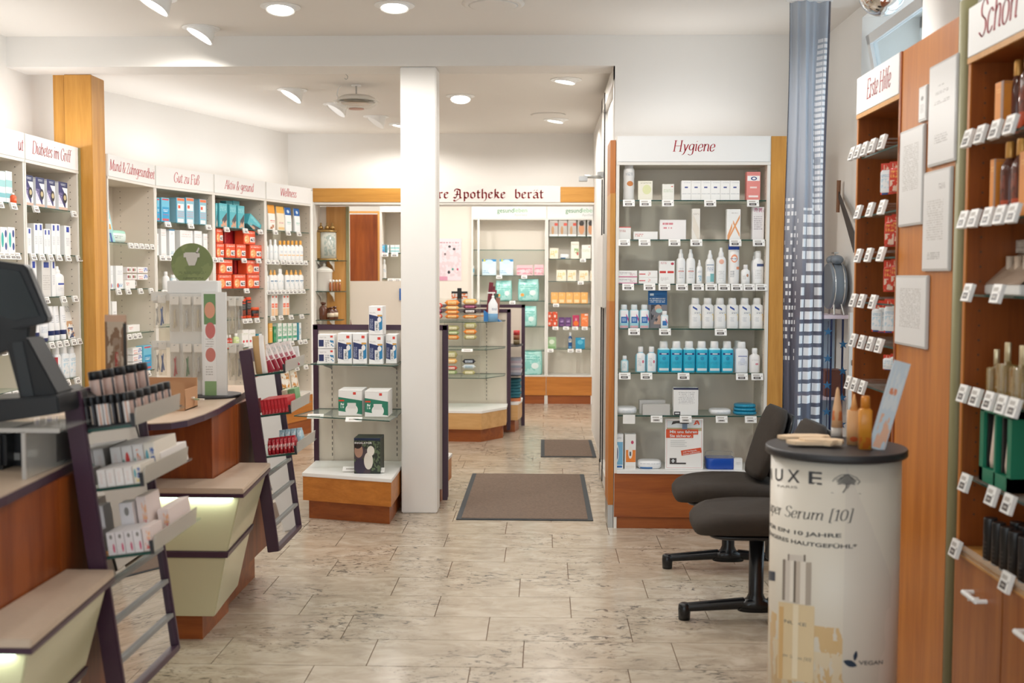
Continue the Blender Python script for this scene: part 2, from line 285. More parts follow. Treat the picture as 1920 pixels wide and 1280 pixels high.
# ================================================================== SETTING
def stone(name, brick):
    m = bpy.data.materials.new(name); m.use_nodes = True; nt = m.node_tree; b = nt.nodes['Principled BSDF']; L = nt.links.new
    g = nt.nodes.new('ShaderNodeNewGeometry'); oi = nt.nodes.new('ShaderNodeObjectInfo')
    ad = nt.nodes.new('ShaderNodeVectorMath'); ad.operation = 'ADD'; sc = nt.nodes.new('ShaderNodeVectorMath'); sc.operation = 'SCALE'; sc.inputs[3].default_value = 37
    cb = nt.nodes.new('ShaderNodeCombineXYZ'); L(oi.outputs['Random'], cb.inputs[0]); L(oi.outputs['Random'], cb.inputs[1]); L(cb.outputs[0], sc.inputs[0])
    L(g.outputs['Position'], ad.inputs[0]); L(sc.outputs[0], ad.inputs[1])
    mp = nt.nodes.new('ShaderNodeMapping'); mp.inputs['Scale'].default_value = (3.2, 6.2, 1); L(ad.outputs[0], mp.inputs[0])
    n1 = nt.nodes.new('ShaderNodeTexNoise'); n1.inputs['Scale'].default_value = 1.6; n1.inputs['Detail'].default_value = 8; n1.inputs['Roughness'].default_value = .65; n1.inputs['Distortion'].default_value = .9
    n2 = nt.nodes.new('ShaderNodeTexNoise'); n2.inputs['Scale'].default_value = 1.7; n2.inputs['Detail'].default_value = 3
    n3 = nt.nodes.new('ShaderNodeTexNoise'); n3.inputs['Scale'].default_value = 4.2; n3.inputs['Detail'].default_value = 9; n3.inputs['Roughness'].default_value = .75; n3.inputs['Distortion'].default_value = 1.5
    L(mp.outputs[0], n1.inputs['Vector']); L(g.outputs['Position'], n2.inputs['Vector']); L(mp.outputs[0], n3.inputs['Vector'])
    cr = nt.nodes.new('ShaderNodeValToRGB'); e = cr.color_ramp.elements
    e[0].position = .30; e[0].color = lin('a39482'); e[1].position = .68; e[1].color = lin('cdc1b0'); k = e.new(.5); k.color = lin('bdaf9b')
    L(n1.outputs['Fac'], cr.inputs[0])
    # dark mineral flecks where two noises agree
    f1 = nt.nodes.new('ShaderNodeMapRange'); f1.inputs[1].default_value = .53; f1.inputs[2].default_value = .66; L(n3.outputs['Fac'], f1.inputs[0])
    f2 = nt.nodes.new('ShaderNodeMapRange'); f2.inputs[1].default_value = .42; f2.inputs[2].default_value = .62; L(n2.outputs['Fac'], f2.inputs[0])
    ml = nt.nodes.new('ShaderNodeMath'); ml.operation = 'MULTIPLY'; L(f1.outputs[0], ml.inputs[0]); L(f2.outputs[0], ml.inputs[1])
    m2 = nt.nodes.new('ShaderNodeMath'); m2.operation = 'MULTIPLY'; m2.use_clamp = True; m2.inputs[1].default_value = 2.2; L(ml.outputs[0], m2.inputs[0])
    mx = nt.nodes.new('ShaderNodeMix'); mx.data_type = 'RGBA'; L(m2.outputs[0], mx.inputs['Factor']); L(cr.outputs[0], mx.inputs['A']); mx.inputs['B'].default_value = lin('5b544c')
    out = mx.outputs['Result']
    if brick:
        bt = nt.nodes.new('ShaderNodeTexBrick'); bt.offset = .37; bt.inputs['Scale'].default_value = 1; bt.inputs['Mortar Size'].default_value = .0025
        bt.inputs['Brick Width'].default_value = .602; bt.inputs['Row Height'].default_value = .3165; bt.inputs['Color1'].default_value = (1,1,1,1); bt.inputs['Color2'].default_value = (.96,.96,.96,1)
        bt.inputs['Mortar'].default_value = (.5,.42,.36,1); L(g.outputs['Position'], bt.inputs['Vector'])
        m3 = nt.nodes.new('ShaderNodeMix'); m3.data_type = 'RGBA'; m3.blend_type = 'MULTIPLY'; m3.inputs['Factor'].default_value = 1; L(out, m3.inputs['A']); L(bt.outputs['Color'], m3.inputs['B']); out = m3.outputs['Result']
    L(out, b.inputs['Base Color']); b.inputs['Roughness'].default_value = .21; b.inputs['Specular IOR Level'].default_value = .6
    return m
st_t, st_b = stone('veined_stone_tile', False), stone('veined_stone_floor', True); grout = mat('grout', '8a6c58', .8)
RY, RP = 4.208, .3165; k0, k1 = -3, 19; ya, yb = RY+(k0-1)*RP, RY+k1*RP
fl = MB().box(-3.6, 2.4, -1.2, ya, -.06, 0).box(-3.6, 2.4, yb, 13.6, -.06, 0).box(-3.6, 2.4, ya, yb, -.06, -.007, 1).build('floor', [st_b, grout]); struct(fl)
phase = {0:.313, 1:.513, 2:.357, 3:.113, 4:.478, 5:.114, 6:.387, 7:.04}
td = MB().box(0, 1, 0, RP-.0035, -.0065, 0).data('tile', [st_t])
for k in range(k0, k1+1):
    ph = phase.get(k, random.uniform(0, .6)); x = ph-.6*7
    while x < 1.72:
        a, b = max(x+.0018, -3.34), min(x+.6, 1.72)
        if b-a > .03:
            o = link('tile', td, fl, (a, RY+(k-1)*RP+.0018, random.uniform(-.0004, 0))); o.scale = (b-a, 1, 1)
        x += .602
HC, HR, HB = 2.967, 2.86, 2.782
struct(MB().box(-3.6, 2.4, -1.2, 7.1, HC, HC+.06).box(-3.6, 2.4, 7.0, 13.6, HR+.1, HR+.16).box(-3.6, 2.4, 7.22, 13.6, HR, HR+.1).build('ceiling', ceil_m))
struct(MB().box(-3.6, .43, 6.95, 7.22, HB, HC+.03).build('trim_1', wall_m))                       # ceiling beam
struct(MB().box(-3.6, -3.34, -1.2, 8.35, 0, HC).build('wall_left', wall_m))
LA = math.radians(17.6); LD = (math.sin(LA), math.cos(LA))
LF = Frame((-2.905, 8.33), LD)      # front line of the slanted shelf run
def lp(u, b): q = LF.pt(u, b); return (q.x, q.y)
struct(MB().prism([lp(-1.15,.36), lp(2.75,.36), lp(2.75,.5), lp(-1.15,.5)], 0, HR).build('wall_left_slanted', wall_m))
struct(MB().box(-3.6, 2.4, -1.2, -1.0, 0, .5).box(-3.6, 2.4, -1.2, -1.0, 2.75, HC).box(-3.6, -2.9, -1.2, -1.0, .5, 2.75).box(1.3, 2.4, -1.2, -1.0, .5, 2.75).box(-.85, -.75, -1.2, -1.0, .5, 2.75).build('wall_front', wall_m))  # unseen wall; its window openings are added to let in frontal daylight
struct(MB().box(.43, 2.4, 6.96, 7.16, 0, HC).build('wall_hygiene', wall_m))
struct(MB().box(-2.6, .62, 10.86, 10.96, 2.32, HR).build('wall_back_upper', wall_m))
struct(MB().box(-3.0, 1.6, 13.42, 13.52, 0, HR).build('wall_back', carc))
struct(MB().box(1.3, 1.4, 7.16, 13.42, 0, HR).build('wall_street', wall_m))
struct(MB().box(.60, .66, 10.86, 13.42, 0, HR).build('wall_alcove', wall_m))
# right wall with the tall shop window
struct(MB().box(1.72, 2.1, 6.22, 6.96, 0, HC).box(1.72, 2.4, -1.0, 4.75, 0, HC).box(1.72, 2.1, 4.75, 6.22, 2.9, HC).box(1.72, 2.1, 4.75, 6.22, 0, .35).build('wall_right', wall_m))
wf = mat('window_frame_white', 'f1f3f4', .4)
w1 = empty('window_1', (2.06, 4.75, .35)); struct(w1)
f = MB()
for y in (0, .42, 1.42): f.box(-.03, .03, y, y+.05, 0, 2.55)
f.box(-.03, .03, 0, 1.47, 0, .06).box(-.03, .03, 0, 1.47, 2.49, 2.55).box(-.03, .03, 0, 1.47, 1.02, 1.08)
f.build('window_frame', wf, w1)
MB().box(-.004, .004, .05, .42, .06, 2.49).build('pane', pane_m, w1); MB().box(-.004, .004, .47, 1.42, .06, 1.02).build('pane', pane_m, w1)
# tilted-in upper sash, hinged at the bottom
sa = MB().box(-.02, .02, 0.49, .54, 0, 1.38).box(-.02, .02, 1.37, 1.42, 0, 1.38).box(-.02, .02, .49, 1.42, 0, .05).box(-.02, .02, .49, 1.42, 1.33, 1.38)
sa.xf(Matrix.Translation((-.04, 0, 1.09)) @ rotm('Y', -.2)); sa.build('tilted_sash', wf, w1)
sg = MB().box(-.003, .003, 0.54, 1.37, .05, 1.33).xf(Matrix.Translation((-.04, 0, 1.09)) @ rotm('Y', -.2)); sg.build('pane', pane_m, w1)
# street frontage seen through the window, pale in the daylight
fac_m = mat('pale_render', 'dfe8ee', .8)
hb = empty('house_facade', (7.0, 9.5, -.3)); tag(hb, 'pale rendered house front across the street outside the window', 'building')
MB().box(0, .3, -9, 9, 0, 9).build('wall', fac_m, hb)
for i in range(4):
    for j in range(2):
        MB().box(-.05, 0, -6+i*3.2, -4.6+i*3.2, 1.2+j*3.2, 3.2+j*3.2).build('window', wf, hb)
# back-zone door frame on the right (glass leaf folded open)
d1 = empty('door_1', (.455, 6.97, 0)); struct(d1)
dfm = mat('door_profile', 'dcd8d2', .4); rub = mat('door_rubber', '23201f', .6)
q = MB().box(-.03, .03, 1.40, 1.49, .02, 2.8).box(-.03, .03, 0, .06, .02, 2.8).box(-.03, .03, 0, 1.49, 2.7, 2.8).box(-.03, .03, 0, 1.49, .02, .12); q.build('door_frame', dfm, d1)
MB().box(.005, .03, .06, 1.40, .12, 2.7).build('pane', mat('frosted_glass', 'd3d1cc', .35), d1)
MB().box(-.036, -.028, .99, 1.01, .03, 2.78).box(-.036, -.028, 1.28, 1.29, .12, 2.2).build('door_seal', rub, d1)
MB().box(-.06, -.03, .62, 1.38, 1.28, 1.78).build('door_lock_case', dfm, d1, bev=.006)
MB().box(-.075, -.03, 1.1, 1.2, 2.2, 2.24).rod((-.05,1.1,2.2),(-.17,1.02,2.2),.012).box(-.21,-.15,1.0,1.06,2.165,2.2).build('door_closer', steel, d1, bev=.003)
struct(MB().box(.47, .6, 8.47, 10.86, 0, HR).build('wall_entrance', wall_m))
# white square pillar
pil = MB().box(-.892, -.668, 6.972, 7.17, 0, HB).build('pillar', wall_m, bev=.006); tag(pil, 'white square pillar between the inhalator gondola and the aisle', 'pillar')
# wooden column at left
c = empty('wooden_column', (-3.15, 7.22, 0)); tag(c, 'golden oak clad column between the left shelf runs', 'column')
MB().box(-.02, .05, .0, .2, 0, HB-.002).build('side_board', oak, c); MB().box(.056, .235, -.015, .2, 0, HB-.002).build('front_board', oak, c, bev=.003)
MB().box(.12, .158, -.042, -.018, 0, 2.31).build('olive_strip', olive, c)
# ================================================================== LAMPS
lens = mat('lamp_lens', 'ffffff', .4, emit='fff6ea', es=14)
def lamp(x, y, z, tilt=0, az=0, r=.085, w=1.0, label='', col=(1, .965, .92), lit=True):
    t = empty('ceiling_lamp', (x, y, z)); tag(t, label, 'ceiling lamp', 'recessed ceiling lamps')
    MB().loft([(-.004, 2*r+.05, 2*r+.05), (0, 2*r+.05, 2*r+.05)], 28).build('trim_ring', whitep, t)
    M = rotm('Z', az) @ rotm('Y', tilt)       # lens faces down and towards azimuth az + 180 degrees
    dn = M @ Vector((0, 0, -1)); hh = .018+.10*math.sin(tilt); n = 28; rg = []
    for k in range(n):
        a = 2*PI*k/n; c_, s_ = math.cos(a), math.sin(a); f = (1+c_)/2; zz = -.010-hh*f; q = .96-.22*f
        rg.append(((r*c_, r*s_, 0), (r*c_*q, r*s_*(.97-.10*f), zz)))
    Z = rotm('Z', az); hb_ = MB().add([p[0] for p in rg]+[p[1] for p in rg], [(k,(k+1)%n,n+(k+1)%n,n+k) for k in range(n)], 0, True).xf(Z); hb_.build('housing', whitep, t)
    MB().add([(p[1][0]*.90, p[1][1]*.90, p[1][2]+.004) for p in rg], [tuple(range(n))]).xf(Z).build('lens', lens if lit else whitep, t); MB().add([p[1] for p in rg]+[(p[1][0]*.90, p[1][1]*.90, p[1][2]+.004) for p in rg], [(k,(k+1)%n,n+(k+1)%n,n+k) for k in range(n)]).xf(Z).build('lens_rim', whitep, t)
    zz = -hh-.03
    if lit:
        l = bpy.data.lights.new('lamp_light', 'SPOT'); l.energy = LAMP_W*w*6; l.spot_size = math.radians(168); l.spot_blend = .3; l.shadow_soft_size = .06; l.color = col
        lo = bpy.data.objects.new('lamp_light', l); COL.objects.link(lo); lo.parent = t; d2 = (dn+Vector((0, 0, -2.2))).normalized(); lo.location = (0, 0, zz); lo.rotation_euler = d2.to_track_quat('-Z', 'Y').to_euler()
    return t
lamp(-2.07, 6.0, HC, .7, .45, label='tilted white ceiling spotlight at the top edge, left of all', w=.6)
lamp(-2.05, 6.72, HC, .75, .45, label='tilted white spotlight on the ceiling just before the beam', w=.35)
lamp(-1.45, 6.2, HC, .12, PI/2, label='flat round white ceiling lamp before the beam, middle one', w=1.0)
lamp(-.82, 6.18, HC, .06, PI/2, label='recessed ceiling lamp above the pillar, before the beam', w=.8)
lamp(-1.86, 8.3, HR, .75, .45, label='lit tilted ceiling spotlight behind the beam, facing left shelves', w=.55)
lamp(-1.66, 9.0, HR, .8, .45, label='unlit tilted ceiling spotlight half hidden by the hanging lamp', lit=False)
lamp(-1.45, 9.7, HR, .8, .45, label='farthest tilted ceiling spotlight, beside the white pillar', lit=False)
lamp(-.64, 8.6, HR, .25, PI/2, label='bright round ceiling lamp right of the white pillar', w=1.5)
for i, (x, y, t, a) in enumerate([(.75, 4.9, .1, 0), (.1, 5.0, .1, 0), (-.9, 4.3, .1, 0), (-1.9, 4.4, .6, PI), (.6, 2.6, .1, 0), (-.6, 2.4, .1, 0), (-1.9, 2.4, .5, PI), (.2, .8, .1, 0), (-1.4, .8, .1, 0), (.9, 3.6, .5, 0)]):  # unseen lamps, added to light the near room and the shelf fronts
    lamp(x, y, HC, t, a, label='added round ceiling lamp nearer the camera, out of frame, '+ORD[i+1]+' of ten', w=(1.0 if y > 4.6 else .4 if y > 4 else .2))
for i, (x, y) in enumerate([(-1.6, 11.3), (-.45, 11.15), (.25, 11.15), (.1, 9.9), (-1.3, 10.2), (.15, 7.9)]):  # unseen lamps, added to brighten the rear zone and alcove shelves
    lamp(x, y, HR, .05, 0, label='added recessed lamp in the rear ceiling, out of frame, '+ORD[i+1]+' of six', w=1.25 if y > 11 else .8)
v = MB().loft([(-.012,.30,.30),(-.004,.34,.34),(0,.34,.34)], 36).loft([(-.016,.24,.24),(-.012,.27,.27)], 36).build('ceiling_vent', ceil_m, loc=(-.28, 6.15, HC)); tag(v, 'flat round white cover set in the front ceiling', 'ceiling vent')
v = MB().loft([(-.01,.26,.26),(0,.30,.30)], 36).build('ceiling_vent', ceil_m, loc=(.03, 9.6, HR)); tag(v, 'pale round cover in the rear ceiling right of bright lamp', 'ceiling vent')
# hanging glass lamp
P = on_z(668, 166, HR); P.y = 8.1; P = on_y(668, 168, 8.1); P.z = HR
t = empty('pendant_lamp', P); tag(t, 'round glass pendant lamp hanging from the rear ceiling', 'pendant lamp')
MB().cyl(0,0,.035,-.008,0).build('canopy', whitep, t); MB().rod((0,0,-.005),(0,0,-.075),.006).build('stem', steel, t)
MB().loft([(-.12,.28,.28),(-.095,.27,.27),(-.078,.20,.20),(-.074,.04,.04)], 32).build('top_shade', mat('pearl_shade', 'ddd8cf', .3), t)
MB().loft([(-.118,.25,.25),(-.13,.235,.235),(-.135,.2,.2)], 32).build('reflector_ring', mat('silver_ring', '8f8a80', .2, 1), t)
MB().loft([(-.12,.33,.33),(-.135,.31,.31),(-.16,.24,.24),(-.168,.1,.1)], 32).build('glass_bowl', acryl, t)
MB().loft([(-.172,.11,.11),(-.168,.11,.11)], 24).build('lower_ring', mat('rose_ring', 'b98d7f', .3), t)
MB().path([(-.115,.02,0),(-.135,.01,-.03),(-.14,0,-.07),(-.125,0,-.1)], .004).build('cord', whitep, t)
P = on_y(648, 128, 7.5); P.z = HR
tag(MB().path([(0,0,0),(0,0,-.03),(.012,0,-.04),(.014,0,-.055),(.004,0,-.064),(-.008,0,-.056)], .003).build('ceiling_hook', steel, loc=P), 'small metal hook in the ceiling above the pendant lamp', 'hook')
# convex mirror ball at top right
t = empty('security_mirror', (1.47, 5.0, 2.78)); tag(t, 'round silver convex mirror under the ceiling by the window', 'mirror')
t.location = on_y(1655, -14, 5.0)
MB().ball((0,0,0), .102, 32).build('dome', chrome, t); MB().rod((0,0,.09),(0,0,HC-t.location.z),.01).build('stem', steel, t)
# round white column behind the board
P = on_x(1752, 60, 1.86); c = MB().cyl(0,0,.07,0,HC-.002,32).build('round_column', wall_m, loc=(1.585, 4.60, 0)); tag(c, 'round white column rising behind the wooden notice board', 'column')
# ================================================================== SHELF UNITS
tagm = [mat('tag_white', 'f0efec', .4), mat('tag_display', '4a4546', .3), mat('tag_paper', 'b9b4ae', .5)]
def tagdata(name, dark=True, w=.068, h=.038):
    b = MB().box(-w/2, w/2, -.012, 0, -h, .002, 0).box(-w*.33, w*.27, -.0126, -.012, -h*.86, -h*.5, 1 if dark else 2)
    b.box(-w*.22, w*.16, -.0130, -.0126, -h*.74, -h*.62, 2 if dark else 1).box(-w*.36, w*.2, -.0126, -.012, -h*.36, -h*.14, 2).box(w*.36,w*.4,-.0126,-.012,-h*.5,-h*.36,1)
    b.xf(rotm('X', -.28)); return b.data(name, tagm)
TAGD, TAGL, TAGS, TAGB = tagdata('price_tag'), tagdata('price_tag_light', False), tagdata('price_tag_small', True, .052, .036), tagdata('price_tag_big', True, .058, .052)
UNITS = {}
def unit(key, label, F, u0, Wd, depth, shelves, base=(.35, .33, .07), hdr=(2.166, 2.31), text=None, mats=None, front_in=.0, sides=(1,1), tube=2.2, glassy=True, wfront=True):
    """open shelf unit. local x along the width, y into the depth, z up"""
    o = empty('shelf_unit', F.pt(u0, 0), F.ang); tag(o, label, 'shelf unit')
    side, back, edge, wf_, pl_ = mats or (carc_edge, carc_in, carc_edge, cherry, cherry)
    T = .018
    for s in (0, 1):
        if sides[s]:
            x = 0 if s == 0 else Wd-T
            p = MB().box(x, x+T, 0, .004, .0, hdr[1], 0).box(x, x+T, .004, depth, 0, hdr[1], 1).build('side_panel', [side, mats[1] if mats else carc], o)
            hs = MB()
            xx = x+T+.0006 if s == 0 else x-.0006
            for yy in (.045, depth-.07):
                z = base[0]+.1
                while z < hdr[0]-.05:
                    hs.add([(xx, yy+.0035*math.cos(a*1.2566), z+.0035*math.sin(a*1.2566)) for a in range(5)], [(0,1,2,3,4)]); z += .045
            h_ = hs.build('pin_holes', mat('hole_dark', '4c423a', .8), o); h_['kind'] = 'stuff'
    MB().box(T, Wd-T, depth-.012, depth, 0, hdr[0]).build('back_panel', back, o)
    MB().box(T, Wd-T, .006, depth-.012, hdr[0]-.02, hdr[0]).build('top_board', carc if not mats else mats[1], o)
    h = MB().box(.006, Wd-.006, -.006, .012, hdr[0]-.004, hdr[1]).build('header', hdr_m, o, bev=.0015)
    MB().box(0, Wd, -.004, .006, hdr[0]-.022, hdr[0]-.005).build('header_rail', edge, o)
    # base cupboard, white top, plinth
    if base:
        MB().box(T, Wd-T, -.01, depth-.012, base[1], base[0]).build('base_top', whitep if not mats else edge, o)
        if wfront: MB().box(.002, Wd-.002, -.004, depth-.014, base[2], base[1]).build('drawer_front', wf_, o); MB().box(.002, Wd-.002, .008, depth-.014, 0, base[2]-.003).build('plinth', pl_, o)
    if tube:
        MB().rod((.08,.075,hdr[1]-.03),(Wd-.08,.075,hdr[1]-.03),.008).build('header_tube', mat('tube_glow', 'ffffff', .4, emit='fdfbff', es=5), o)
        l = bpy.data.lights.new('tube_light', 'AREA'); l.shape = 'RECTANGLE'; l.size = Wd-.16; l.size_y = .03; l.energy = tube; l.color = (.96, .98, 1)
        lo = bpy.data.objects.new('tube_light', l); COL.objects.link(lo); lo.parent = o; lo.location = (Wd/2, .075, hdr[1]-.018); lo.rotation_euler = (PI+.25, 0, 0)
    sh = []
    for z in shelves:
        if glassy:
            g = MB().box(T+.002, Wd-T-.002, .016, depth-.014, z-.006, z, 0); g.box(T+.002, Wd-T-.002, .0145, .016, z-.0062, z+.0002, 1); g = g.build('glass_shelf', [glass, gedge], o)
        else: g = MB().box(T, Wd-T, .01, depth-.014, z-.016, z).build('shelf_board', mats[1], o)
        sh.append(g)
    UNITS[key] = dict(o=o, F=F, u0=u0, W=Wd, d=depth, sh=sh, z=list(shelves)+([base[0]] if base else []), h=h, base=base)
    if text:
        s, a0, a1, zb, hh = text
        pen(MB(), s, a0, zb, a1-a0, hh, -.0068).build('lettering', red_m, h)
    return o
def tags(key, k, xs, kind=None, dz=0, inset=0):
    U = UNITS[key]; par = U['sh'][k] if k < len(U['sh']) else U['o']; z = U['z'][k]
    for x in xs:
        u, _ = U['F'].uz(x, 500, inset); d = link('price_tag', kind or TAGD, par, (u-U['u0'], .012+inset, z-.004+dz))
# ---- product kinds: unit-sized bodies, stretched to each pack
KIND = {}
def kd(name, *parts): KIND[name] = parts
def crt():
    p = [(-.5,-.48),(-.48,-.5),(.48,-.5),(.5,-.48),(.5,.48),(.48,.5),(-.48,.5),(-.5,.48)]
    def ring(z, s): return [(x*s, y*s, z) for x, y in p]
    m = MB(); rs = [ring(0,.985), ring(.012,1), ring(.955,1), ring(.96,.988), ring(.965,1), ring(.99,1), ring(1,.985)]
    v = [q for r in rs for q in r]; f = [tuple(range(8))[::-1], tuple(range(48,56))]
    for i in range(6):
        for k in range(8): f.append((i*8+k, i*8+(k+1)%8, (i+1)*8+(k+1)%8, (i+1)*8+k))
    return m.add(v, f)
kd('carton', ('carton', crt()))
L_ = lambda s, n=16, p=2: MB().loft(s, n, p)
kd('bottle', ('bottle_body', L_([(0,.9,.9),(.02,1,1),(.62,1,1),(.70,.9,.9),(.76,.5,.5),(.80,.46,.46)])), ('cap', L_([(.79,.52,.52),(.97,.5,.5),(1,.42,.42)])))
kd('flatbottle', ('bottle_body', L_([(0,.94,.94),(.02,1,1),(.70,1,1),(.76,.9,.9),(.79,.6,.75)], 20, 3.6)), ('cap', L_([(.785,.66,.8),(.97,.62,.76),(1,.55,.66)], 20, 2.6)))
kd('spray', ('bottle_body', L_([(0,.94,.94),(.02,1,1),(.64,1,1),(.71,.84,.88),(.755,.5,.55)], 18, 2.6)), ('nozzle', L_([(.75,.56,.56),(.86,.5,.5),(.89,.34,.34),(.99,.28,.28),(1,.24,.24)])))
kd('perfume', ('bottle_body', L_([(0,1,1),(.02,1,1),(.60,1,1),(.62,.9,.9),(.63,.3,.3),(.68,.3,.3)], 20, 7)), ('cap', L_([(.68,.36,.36),(.99,.36,.36),(1,.3,.3)])))
kd('can', ('can_body', L_([(0,.96,.96),(.01,1,1),(.86,1,1),(.87,.97,.97)])), ('cap', L_([(.868,1,1),(.99,1,1),(1,.94,.94)])))
kd('jar', ('jar_body', L_([(0,.92,.92),(.04,1,1),(.68,1,1),(.72,.9,.9)], 20)), ('lid', L_([(.72,1.02,1.02),(.97,1.02,1.02),(1,.96,.96)], 20)))
kd('tube', ('tube_body', L_([(.16,.8,.8),(.2,.9,.9),(.6,.98,.6),(1,1,.12)])), ('cap', L_([(0,.74,.74),(.02,.78,.78),(.165,.78,.78)])))
kd('bag', ('bag', L_([(0,.9,.6),(.06,1,.95),(.5,1.0,1),(.8,.98,.8),(.93,.93,.3),(1,.97,.08)], 20, 4)))
kd('pouch', ('pouch', L_([(0,.98,.9),(.05,1,1),(.5,1,.9),(.8,1,.5),(.93,1,.12),(1,1,.1)], 20, 6)))
kd('softpack', ('pack', L_([(0,.82,.8),(.2,.98,.97),(.6,1,1),(.9,.94,.93),(1,.8,.78)], 24, 3.2)))
kd('roll', ('pad_roll', L_([(0,.9,.9),(.04,1,1),(.3,.94,.94),(.33,1,1),(.6,.95,.95),(.63,1,1),(.84,.95,.95),(.9,.7,.7),(1,.86,.5)], 18)))
def candy():
    m = MB(); secs = [(-.5,.95,.08),(-.42,.8,.3),(-.38,.85,.8),(-.3,.95,.95),(.3,.95,.95),(.38,.85,.8),(.42,.8,.3),(.5,.95,.08)]
    m.loft([(z, d*.95, w) for z, w, d in secs], 14, 2.4); m.xf(rotm('Z', PI/2) @ Matrix.Identity(4)); m.v = [(z, x, y*1.04+.5) for x, y, z in m.v]; return m
kd('candy', ('candy_pack', candy()))
kd('leaflet', ('leaflet', MB().hexa([(-.5,-.5,0),(.5,-.5,0),(.5,-.42,0),(-.5,-.42,0)], [(-.5,.42,1),(.5,.42,1),(.5,.5,1),(-.5,.5,1)])))
kd('hangpack', ('card', MB().box(-.5,.5,.3,.42,0,1)), ('blister', L_([(.05,.7,.3,0,.1),(.08,.84,.6,0,0),(.7,.84,.6,0,0),(.78,.7,.3,0,.1)], 16, 5)))
kd('lipstick', ('case', L_([(0,1,1),(.02,1.04,1.04),(.6,1,1),(.61,1.04,1.04),(.98,1.02,1.02),(1,.96,.96)])))
_C = {}
def kmesh(kind, mats):
    k = (kind,)+tuple(m.name for m in mats)
    if k not in _C: _C[k] = [(n, m_.data(n, mats[min(i, len(mats)-1)])) for i, (n, m_) in enumerate(KIND[kind])]
    return _C[k]
PT = {}
def prod(key, kind, mats, name, cat, desc, depth): PT[key] = (kind, mats, name, cat, desc, depth)
def spawn(key, loc, w, d, h, rz, label, group=None, rx=0):
    kind, mats, name, cat = PT[key][:4]; parts = kmesh(kind, mats)
    if len(parts) == 1: o = link(name, parts[0][1])
    else:
        o = bpy.data.objects.new(name, None); COL.objects.link(o); o.empty_display_size = .02
        for n, me in parts: link(n, me, o)
    o.location = loc; o.rotation_euler = (rx, 0, rz); o.scale = (w, d, h); tag(o, label, cat, group); return o
def place(key, ukey, k, x0, x1, yt, n=1, where='', inset=.03, depth=None, z=None, desc=None, gapf=.94, rot=0, zoff=0, up=0, mid='from left'):
    """n packs side by side, standing on shelf k between photo columns x0 and x1, tops at photo row yt"""
    U = UNITS[ukey]; F = U['F']; zb = (U['z'][k] if z is None else z)+up+.0006; d = depth or PT[key][5]
    ds = desc or PT[key][4]; out = []
    for i in range(n):
        a, b = x0+(x1-x0)*i/n, x0+(x1-x0)*(i+1)/n
        ua, _ = F.uz(a, 500, inset); ub, _ = F.uz(b, 500, inset); _, zt = F.uz((a+b)/2, yt, inset)
        w = abs(ub-ua)*gapf; h = max(.012, zt-zb)
        lab = ds if n == 1 else '%s, %s of %s %s' % (ds, ORD[i+1], NUM[n], mid)
        lab = lab+(' '+where if where else '')
        out.append(spawn(key, F.pt((ua+ub)/2, inset+d/2, zb), w, d, h, F.ang+rot, lab, (ds+'s '+where).strip() if n > 1 else None))
    return out
# ================================================================== UNITS
FH = Frame((.42, 6.6), (1, 0)); FL = Frame((-3.0, 0), (0, 1)); FM = Frame((-2.946, 7.52), (.041, .81)); FB = Frame((0, 13.05), (1, 0))
FR_ = Frame((1.29, 0), (0, -1))     # right wall: u = -Y
def zs(F, pts): return [F.uz(x, y, .016)[1] for x, y in pts]
def ux(F, x, y=500): return F.uz(x, y)[0]
unit('hyg', 'white Hygiene shelf unit with glass shelves on the back wall', FH, 0, .895, .335, zs(FH, [(1300,375),(1300,449),(1300,532),(1300,616),(1300,699),(1300,779)]), text=('Hygiene', .325, .568, 2.222, .062))
sb = MB().box(.897, .985, .0, .32, 0, 2.31).build('side_cladding', oak, None, FH.pt(0, 0), 0); tag(sb, 'golden oak cladding board right of the Hygiene unit', 'cladding')
sb = MB().box(-.034, -.003, .0, .32, .14, 1.35, 0).box(-.034, -.003, .0, .32, 1.35, 1.98, 1).box(-.034, -.003, .02, .32, 1.98, 2.29, 0).box(-.034, -.003, .02, .3, 0, .14, 2).build('side_cladding', [rwood, oak, steel], None, FH.pt(0, 0), 0); tag(sb, 'narrow two-tone wood cladding left of the Hygiene unit', 'cladding')
zL = zs(FL, [(100,391),(100,477),(100,556),(100,640),(100,716)])
unit('ut', 'leftmost shelf unit whose header ends in ut', FL, 5.66, .765, .33, zL, text=('ut', .68, .745, 2.205, .072))
unit('dia', 'shelf unit headed Diabetes im Griff left of oak column', FL, 6.43, .745, .33, zL, text=('Diabetes im Griff', .09, .62, 2.205, .072))
unit('mund', 'shelf unit headed Mund & Zahngesundheit right of oak column', FM, 0, .81, .33, zs(FM, [(250,456),(250,541),(250,625),(250,700)]), text=('Mund & Zahngesundheit', .03, .79, 2.205, .072))
b = [ux(LF, x, 330) for x in (290, 400, 497, 583)]
unit('gut', 'shelf unit headed Gut zu Fuß, first of the slanted run', LF, b[0], b[1]-b[0]-.002, .33, zs(LF, [(340,418),(340,480),(340,543),(340,610)]), text=('Gut zu Fuß', .22, .55, 2.205, .075))
unit('akt', 'shelf unit headed Aktiv & gesund between two others', LF, b[1], b[2]-b[1]-.002, .33, zs(LF, [(450,428),(450,484),(450,541),(450,598),(450,652)]), text=('Aktiv & gesund', .15, .58, 2.205, .072))
unit('wel', 'shelf unit headed Wellness at the far left corner', LF, b[2], b[3]-b[2]-.002, .33, zs(LF, [(535,433),(535,488),(535,543),(535,591),(535,640),(530,690)]), base=(.40,.37,.14), text=('Wellness', .24, .52, 2.205, .072), mats=(carc_edge, carc_in, carc_edge, cherryl, cherry))
x0, x1, x2 = ux(FB, 884), ux(FB, 1025), .60
